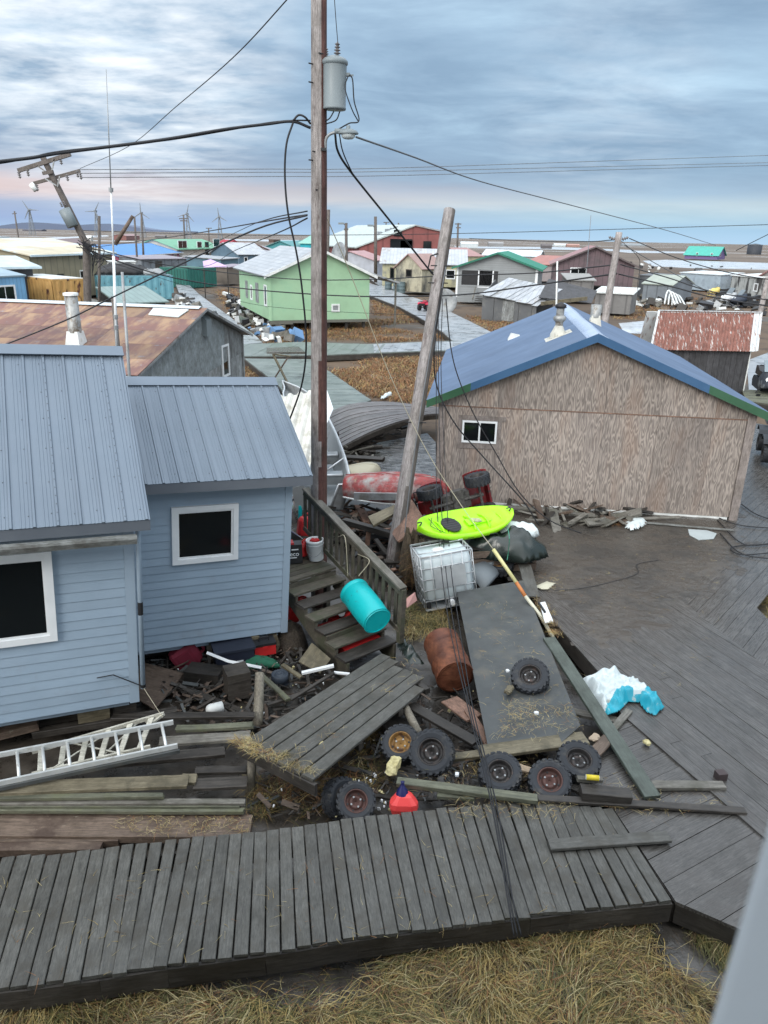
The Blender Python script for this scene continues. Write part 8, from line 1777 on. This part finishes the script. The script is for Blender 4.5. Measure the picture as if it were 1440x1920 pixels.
# debris under the houses and along the shore: too many to count
def scatter_bits(name, polys, n, zfun, size, mats, seed, flat=.4, kind='stuff'):
    rnd_ = random.Random(seed); mb = MB(); idx = []
    tot = []
    for P in polys: tot.append(([G(x, y, z0) for x, y, z0 in P]))
    for P in tot:
        xs = [p.x for p in P]; ys = [p.y for p in P]; z = P[0].z; k = 0; c = 0
        while k < n and c < n*30:
            c += 1; x = rnd_.uniform(min(xs), max(xs)); y = rnd_.uniform(min(ys), max(ys))
            if not inpoly(x, y, P): continue
            k += 1; s = rnd_.uniform(*size); M = TR((x, y, z+zfun(x, y)+s*.1)) @ rot(rnd_.uniform(0, 360), rnd_.uniform(-30, 30), rnd_.uniform(-30, 30)); a, b, h = (s*rnd_.uniform(1.2, 3.2), s*rnd_.uniform(.12, .5), s*rnd_.uniform(.06, .2)) if flat <= .4 and size[1] > .05 else (s*rnd_.uniform(.5, 1.2), s*rnd_.uniform(.25, .7), s*rnd_.uniform(.1, flat)); f0 = len(mb.f)
            mb.box((-a/2, -b/2, -h/2), (a/2, b/2, h/2), M); idx += [rnd_.randrange(len(mats))]*(len(mb.f)-f0)
    o = mb.build(name, mats[0]); 
    for m in mats[1:]: o.data.materials.append(m)
    o.data.polygons.foreach_set('material_index', idx); o['kind'] = kind
    return o
rub = [(250, 1250, .05), (540, 1200, .05), (650, 1290, .05), (470, 1400, .05), (330, 1345, .05)]
rub2 = [(500, 1420, .05), (760, 1290, .05), (880, 1300, .05), (1080, 1400, .05), (1090, 1490, .05), (900, 1510, .05), (560, 1550, .05), (480, 1520, .05)]
scatter_bits('wood_chips', [rub, rub2], 620, lambda x, y: random.uniform(0, .12), (.03, .14), [wd_dark, wd_dark, wd_brown, wd_dark, panel_dk], 1)
scatter_bits('white_crumbs', [rub2, rub, [(640, 1470, .1), (740, 1440, .1), (740, 1530, .1), (620, 1545, .1)]], 60, lambda x, y: random.uniform(.02, .14), (.012, .04), [whitev, foam], 2, 1)
scatter_bits('scrap_bits', [[(425, 553, .05), (507, 601, .05), (560, 640, .05), (490, 650, .05), (430, 600, .05)]], 130, lambda x, y: random.uniform(0, .3), (.3, 1.0), [whited, wd_dark, black, metal_old, wd_grey, tinted('blue_bit', (.1, .2, .35))], 3, .8)
scatter_bits('yard_scrap', [[(1190, 560, .05), (1440, 570, .05), (1440, 592, .05), (1300, 585, .05), (1190, 580, .05)], [(328, 556, .05), (350, 565, .05), (420, 615, .05), (400, 620, .05), (340, 590, .05)], [(880, 475, .2), (1440, 505, .2), (1440, 520, .2), (1200, 515, .2), (880, 490, .2)]], 70, lambda x, y: random.uniform(0, .3), (.3, 1.4), [whited, wd_dark, black, metal_old, wd_grey], 4, .6)
scatter_bits('yard_scrap', [[(640, 960, .05), (760, 1010, .05), (900, 1050, .05), (860, 1090, .05), (740, 1100, .05), (640, 1010, .05)]], 330, lambda x, y: random.uniform(0, .45), (.08, .45), [wd_dark, wd_brown, wd_dark, black, wd_red], 5, .4)
scatter_bits('timber_scrap', [[(930, 940, .42), (1200, 962, .42), (1190, 985, .42), (1020, 985, .42)]], 60, lambda x, y: random.uniform(0, .08), (.08, .5), [wd_dark, wd_brown, wd_grey], 6, .2)
scatter_bits('timber_scrap', [[(840, 790, .1), (680, 830, .1), (720, 880, .1), (650, 880, .1), (640, 850, .1)]], 40, lambda x, y: random.uniform(0, .2), (.1, .5), [wd_dark, wd_grey], 7, .3)

# ------------------------------------------------------------------ grass
gm_ = [pm('straw_blade', (.25, .18, .06), (.40, .295, .11), 3, rnd=0, bump=0, rough=(.6, .8)), pm('olive_blade', (.075, .075, .025), (.15, .14, .05), 3, rnd=0, bump=0, rough=(.6, .8)), pm('brown_blade', (.09, .06, .03), (.16, .105, .055), 3, rnd=0, bump=0, rough=(.6, .8)), pm('pale_blade', (.32, .26, .13), (.44, .37, .19), 3, rnd=0, bump=0, rough=(.6, .8)), pm('russet_blade', (.17, .08, .035), (.30, .15, .065), 3, rnd=0, bump=0, rough=(.7, .9))]
def grass(name, blades, kind='stuff'):
    """blades: (x, y, z, yaw, length, width, lift, material index)"""
    vs = []; fs = []; mi = []
    for (x, y, z, a, L, w, lift, m) in blades:
        ca, sa = math.cos(a), math.sin(a); n0 = len(vs); wx, wy = -sa*w/2, ca*w/2; s = 0; h = 0; el_ = lift
        d2 = -(lift+random.uniform(.5, 1.3))/3; cu = random.uniform(-.35, .35)
        for k in range(4):
            ww = 1-k*.28; vs += [(x+ca*s+wx*ww-sa*cu*s*s/L, y+sa*s+wy*ww+ca*cu*s*s/L, z+max(h, .0)), (x+ca*s-wx*ww-sa*cu*s*s/L, y+sa*s-wy*ww+ca*cu*s*s/L, z+max(h, .0)+.001)]
            s += math.cos(el_)*L/3; h += math.sin(el_)*L/3; el_ += d2
        for k in range(3): fs.append((n0+2*k, n0+2*k+1, n0+2*k+3, n0+2*k+2)); mi.append(m)
    me = bpy.data.meshes.new(name); me.from_pydata(vs, [], fs)
    for m in gm_: me.materials.append(m)
    me.polygons.foreach_set('material_index', mi); me.update(); o = bpy.data.objects.new(name, me); COL.objects.link(o); o['kind'] = kind; return o
def clumps(P, n, per, L, w, lift, spread, wts, flow=0, jit=1.2, hole=.0, zf=None, hs=.8):
    P = [G(*p) if len(p) == 3 else G(*p, 0) for p in P]; xs = [p.x for p in P]; ys = [p.y for p in P]; out = []; k = 0; c = 0
    while k < n and c < n*30:
        c += 1; x = random.uniform(min(xs), max(xs)); y = random.uniform(min(ys), max(ys))
        if not inpoly(x, y, P): continue
        if noise.noise(V((x*hs, y*hs, 4.4))) < hole-.5*random.random()*.3: continue
        k += 1; base_ = flow+noise.noise(V((x*.9, y*.9, 1)))*4; mm = random.choices(range(5), wts)[0]
        for _ in range(random.randint(per//2, per)):
            a = base_+random.gauss(0, jit); r = abs(random.gauss(0, spread)); th = random.uniform(0, 6.28)
            m = mm if random.random() < .6 else random.choices(range(5), wts)[0]
            bx, by = x+r*math.cos(th), y+r*math.sin(th)
            out.append((bx, by, (zf(bx, by) if zf else 0)-.01, a, random.uniform(*L), random.uniform(*w), random.uniform(*lift), m))
    return out
gzz = lambda x, y: gz(x, y)
fgP = [(-80, 1880), (60, 1868), (320, 1835), (520, 1805), (760, 1765), (1010, 1735), (1235, 1705), (1225, 1780), (1330, 1880), (1420, 1890), (1600, 2100), (-200, 2100)]
bl_f = clumps(fgP, 1050, 48, (.14, .38), (.005, .012), (.25, 1.15), .08, (5.5, 4.6, 3.4, 2.4, 1.2), flow=-1.2, jit=.75, hole=-.16, zf=gzz)
bl_f += clumps(fgP, 420, 20, (.10, .26), (.004, .008), (.05, .5), .12, (2.5, 2, 4, 1, 2), flow=-.8, jit=1.5, hole=-.5, zf=gzz)
bl_f += clumps([(1290, 1740), (1340, 1730), (1400, 1780), (1380, 1830), (1310, 1800)], 42, 46, (.16, .34), (.005, .010), (.3, 1.0), .07, (2, 7, 1, 1, 0), flow=-.9, jit=.5, hole=-9, zf=gzz)
grass('foreground_grass', bl_f)
mid = clumps([(640, 1440), (700, 1400), (740, 1450), (700, 1500), (560, 1545), (480, 1520), (470, 1470), (560, 1440)], 46, 40, (.12, .3), (.005, .009), (.1, .9), .09, (2, 2, 5, 1, 2), hole=-9, zf=lambda x, y: random.uniform(.0, .14))
mid += clumps([(765, 1130), (800, 1150), (850, 1170), (830, 1200), (790, 1215), (752, 1195)], 60, 44, (.16, .36), (.006, .010), (.3, 1.1), .09, (4, 6, 3, 1, 0), hole=-9, zf=lambda x, y: random.uniform(.0, .12))
mid += clumps([(640, 1380), (700, 1345), (720, 1390), (680, 1420)], 22, 40, (.15, .3), (.006, .010), (.3, 1.1), .08, (4, 3, 4, 1, 0), hole=-9, zf=lambda x, y: random.uniform(.0, .1))
mid += clumps([(440, 1388, .72), (470, 1405, .72), (560, 1452, .72), (590, 1448, .72), (560, 1425, .72), (470, 1385, .72)], 30, 34, (.06, .16), (.003, .006), (.2, 1.0), .05, (5, 1, 2, 5, 1), flow=-.7, hole=-9, zf=lambda x, y: .72)
mid += clumps([(1000, 1110, .5), (1030, 1140, .5), (1050, 1190, .5), (1035, 1190, .5), (1005, 1140, .5)], 26, 30, (.06, .2), (.003, .006), (.1, .8), .06, (3, 0, 5, 2, 1), hole=-9, zf=lambda x, y: .50)
mid += clumps([(1100, 1290), (1130, 1265), (1150, 1275), (1120, 1300)], 10, 40, (.15, .3), (.005, .008), (.4, 1.1), .06, (2, 0, 3, 1, 4), hole=-9)
mid += clumps([(1415, 1145), (1440, 1100), (1500, 1150), (1450, 1180)], 26, 40, (.15, .3), (.005, .009), (.3, 1.1), .08, (4, 5, 2, 1, 0), hole=-9)
mid += clumps([(810, 1400, .4), (880, 1405, .4), (1090, 1410, .4), (1090, 1470, .4), (860, 1480, .4), (740, 1470, .4)], 46, 12, (.05, .18), (.003, .006), (.0, .5), .1, (3, 1, 4, 3, 1), hole=-9, zf=lambda x, y: random.uniform(.2, .46))
mid += clumps([(470, 1470), (500, 1475), (495, 1545), (465, 1540)], 10, 40, (.16, .34), (.005, .009), (.6, 1.3), .05, (3, 5, 2, 0, 2), hole=-9)
mid += clumps([(1150, 965, .43), (1190, 965, .43), (1180, 985, .43), (1140, 985, .43)], 6, 40, (.08, .2), (.003, .006), (.1, .9), .07, (1, 0, 4, 1, 3), hole=-9, zf=lambda x, y: .43)
mid += clumps([(760, 1040), (790, 1050), (800, 1130), (770, 1140)], 26, 44, (.2, .5), (.005, .009), (.9, 1.5), .09, (1, 0, 5, 1, 2), hole=-9, zf=lambda x, y: random.uniform(.1, .7))
grass('rubble_grass', mid)
# straw strewn flat over planks, sheet and deck
st_b = []
for P, n in (([(870, 1130, .56), (990, 1110, .60), (1070, 1340, .56), (930, 1380, .5)], 170), ([(220, 1530, .24), (470, 1530, .24), (470, 1560, .24), (220, 1560, .24)], 200), ([(820, 1490, .44), (1080, 1500, .44), (1060, 1540, .42), (850, 1530, .42)], 130), ([(1000, 1070, .425), (1060, 1080, .425), (1060, 1110, .425), (1000, 1100, .425)], 70), ([(1100, 1440, .42), (1370, 1500, .4), (1250, 1540, .4), (1110, 1510, .4)], 90), ([(950, 1000, .43), (1380, 1010, .43), (1300, 1400, .42), (1100, 1230, .42)], 100), ([(560, 1450, .70), (800, 1270, .5), (760, 1250, .5), (500, 1400, .7)], 60), ([(0, 1640, .404), (1150, 1540, .404), (1200, 1690, .404), (0, 1850, .404)], 120), ([(940, 1310, .56), (1080, 1320, .57), (1090, 1370, .56), (930, 1390, .5)], 260)):
    st_b += clumps(P, n, 3, (.04, .16), (.0025, .005), (-.0, .12), .06, (3, .5, 3, 4, 1), hole=-9, jit=3, zf=lambda x, y, z=P[0][2]: z+.012)
grass('strewn_straw', st_b)
# brown sedge of the fields between the houses
fieldP = [([(495, 650), (520, 605), (700, 600), (700, 548), (749, 578), (830, 625), (838, 636), (690, 643)], 1500), ([(612, 690), (820, 662), (860, 664), (850, 700), (800, 760), (700, 745)], 1500), ([(870, 590), (925, 600), (1000, 612), (960, 640), (925, 625)], 260), ([(1130, 560), (1230, 570), (1240, 600), (1150, 600)], 380), ([(400, 545), (440, 540), (510, 605), (500, 645), (440, 600)], 420), ([(458, 672), (470, 690), (500, 712), (455, 715)], 90), ([(1210, 628), (1225, 700), (1180, 660)], 120), ([(1230, 520), (1360, 545), (1440, 565), (1240, 590)], 500)]
fb = []
for P, n in fieldP: fb += clumps(P, n, 16, (.18, .5), (.02, .045), (.5, 1.3), .35, (1.0, .2, 3, .3, 5), flow=.5, jit=1.6, hole=-.15, hs=.25)
grass('brown_field_grass', fb)

# the house the photograph was taken from: only its window frame is in view, out of focus at the lower right
a, b = D(1450, 1590, .42), D(1350, 1925, .42); d_ = (b-a); a2 = a-d_*1.6; b2 = b+d_*1.2
t = thing('viewpoint_house', 'house at the viewpoint, of which only a blurred white window frame shows at lower right', 'house', (0, -4, 0))
ax = (b2-a2).normalized(); sdv = V((1, 0, 0)); sdv = (sdv-ax*sdv.dot(ax)).normalized(); fwv = ax.cross(sdv)
if fwv.y < 0: fwv = -fwv
prof = [(0, 0), (-.004, -.06), (.006, -.065), (.004, -.09), (-.008, -.095), (-.012, -.22), (.14, -.22), (.14, .02), (.006, .02)]
pr = [a2+sdv*u+fwv*v for u, v in prof]; MB().prism(pr, b2-a2).build('window_frame', pm('white_window_vinyl', (.86, .90, .91), (.88, .92, .93), 3, rnd=0, bump=0, rough=(.4, .5)), t)
hw_ = tA('viewpoint_siding', (.4, .42, .42)); x1_ = max(a2.x, b2.x, a.x)+.10
MB().box((x1_, .10, 0), (6.5, .20, 8.2)).box((-6.5, .10, 0), (-1.3, .20, 8.2)).box((-1.3, .10, 0), (x1_, .20, 5.75)).box((-1.3, .10, 7.3), (x1_, .20, 8.2)).box((-6.5, -8, 0), (-6.38, .10, 8.2)).box((6.38, -8, 0), (6.5, .10, 8.2)).box((-6.38, -8, 0), (6.38, -7.88, 8.2)).box((-6.38, -7.88, 5.2), (6.38, .10, 5.3)).build('wall', hw_, t)['kind'] = 'stuff'
slab('roof_slope', [(-6.9, .9, 8.1), (6.9, .9, 8.1), (6.9, -3.8, 10), (-6.9, -3.8, 10)], .1, metal_old, t); slab('roof_slope', [(-6.9, -8.5, 8.1), (6.9, -8.5, 8.1), (6.9, -3.8, 10), (-6.9, -3.8, 10)], .1, metal_old, t)
print('objects', len(bpy.data.objects))
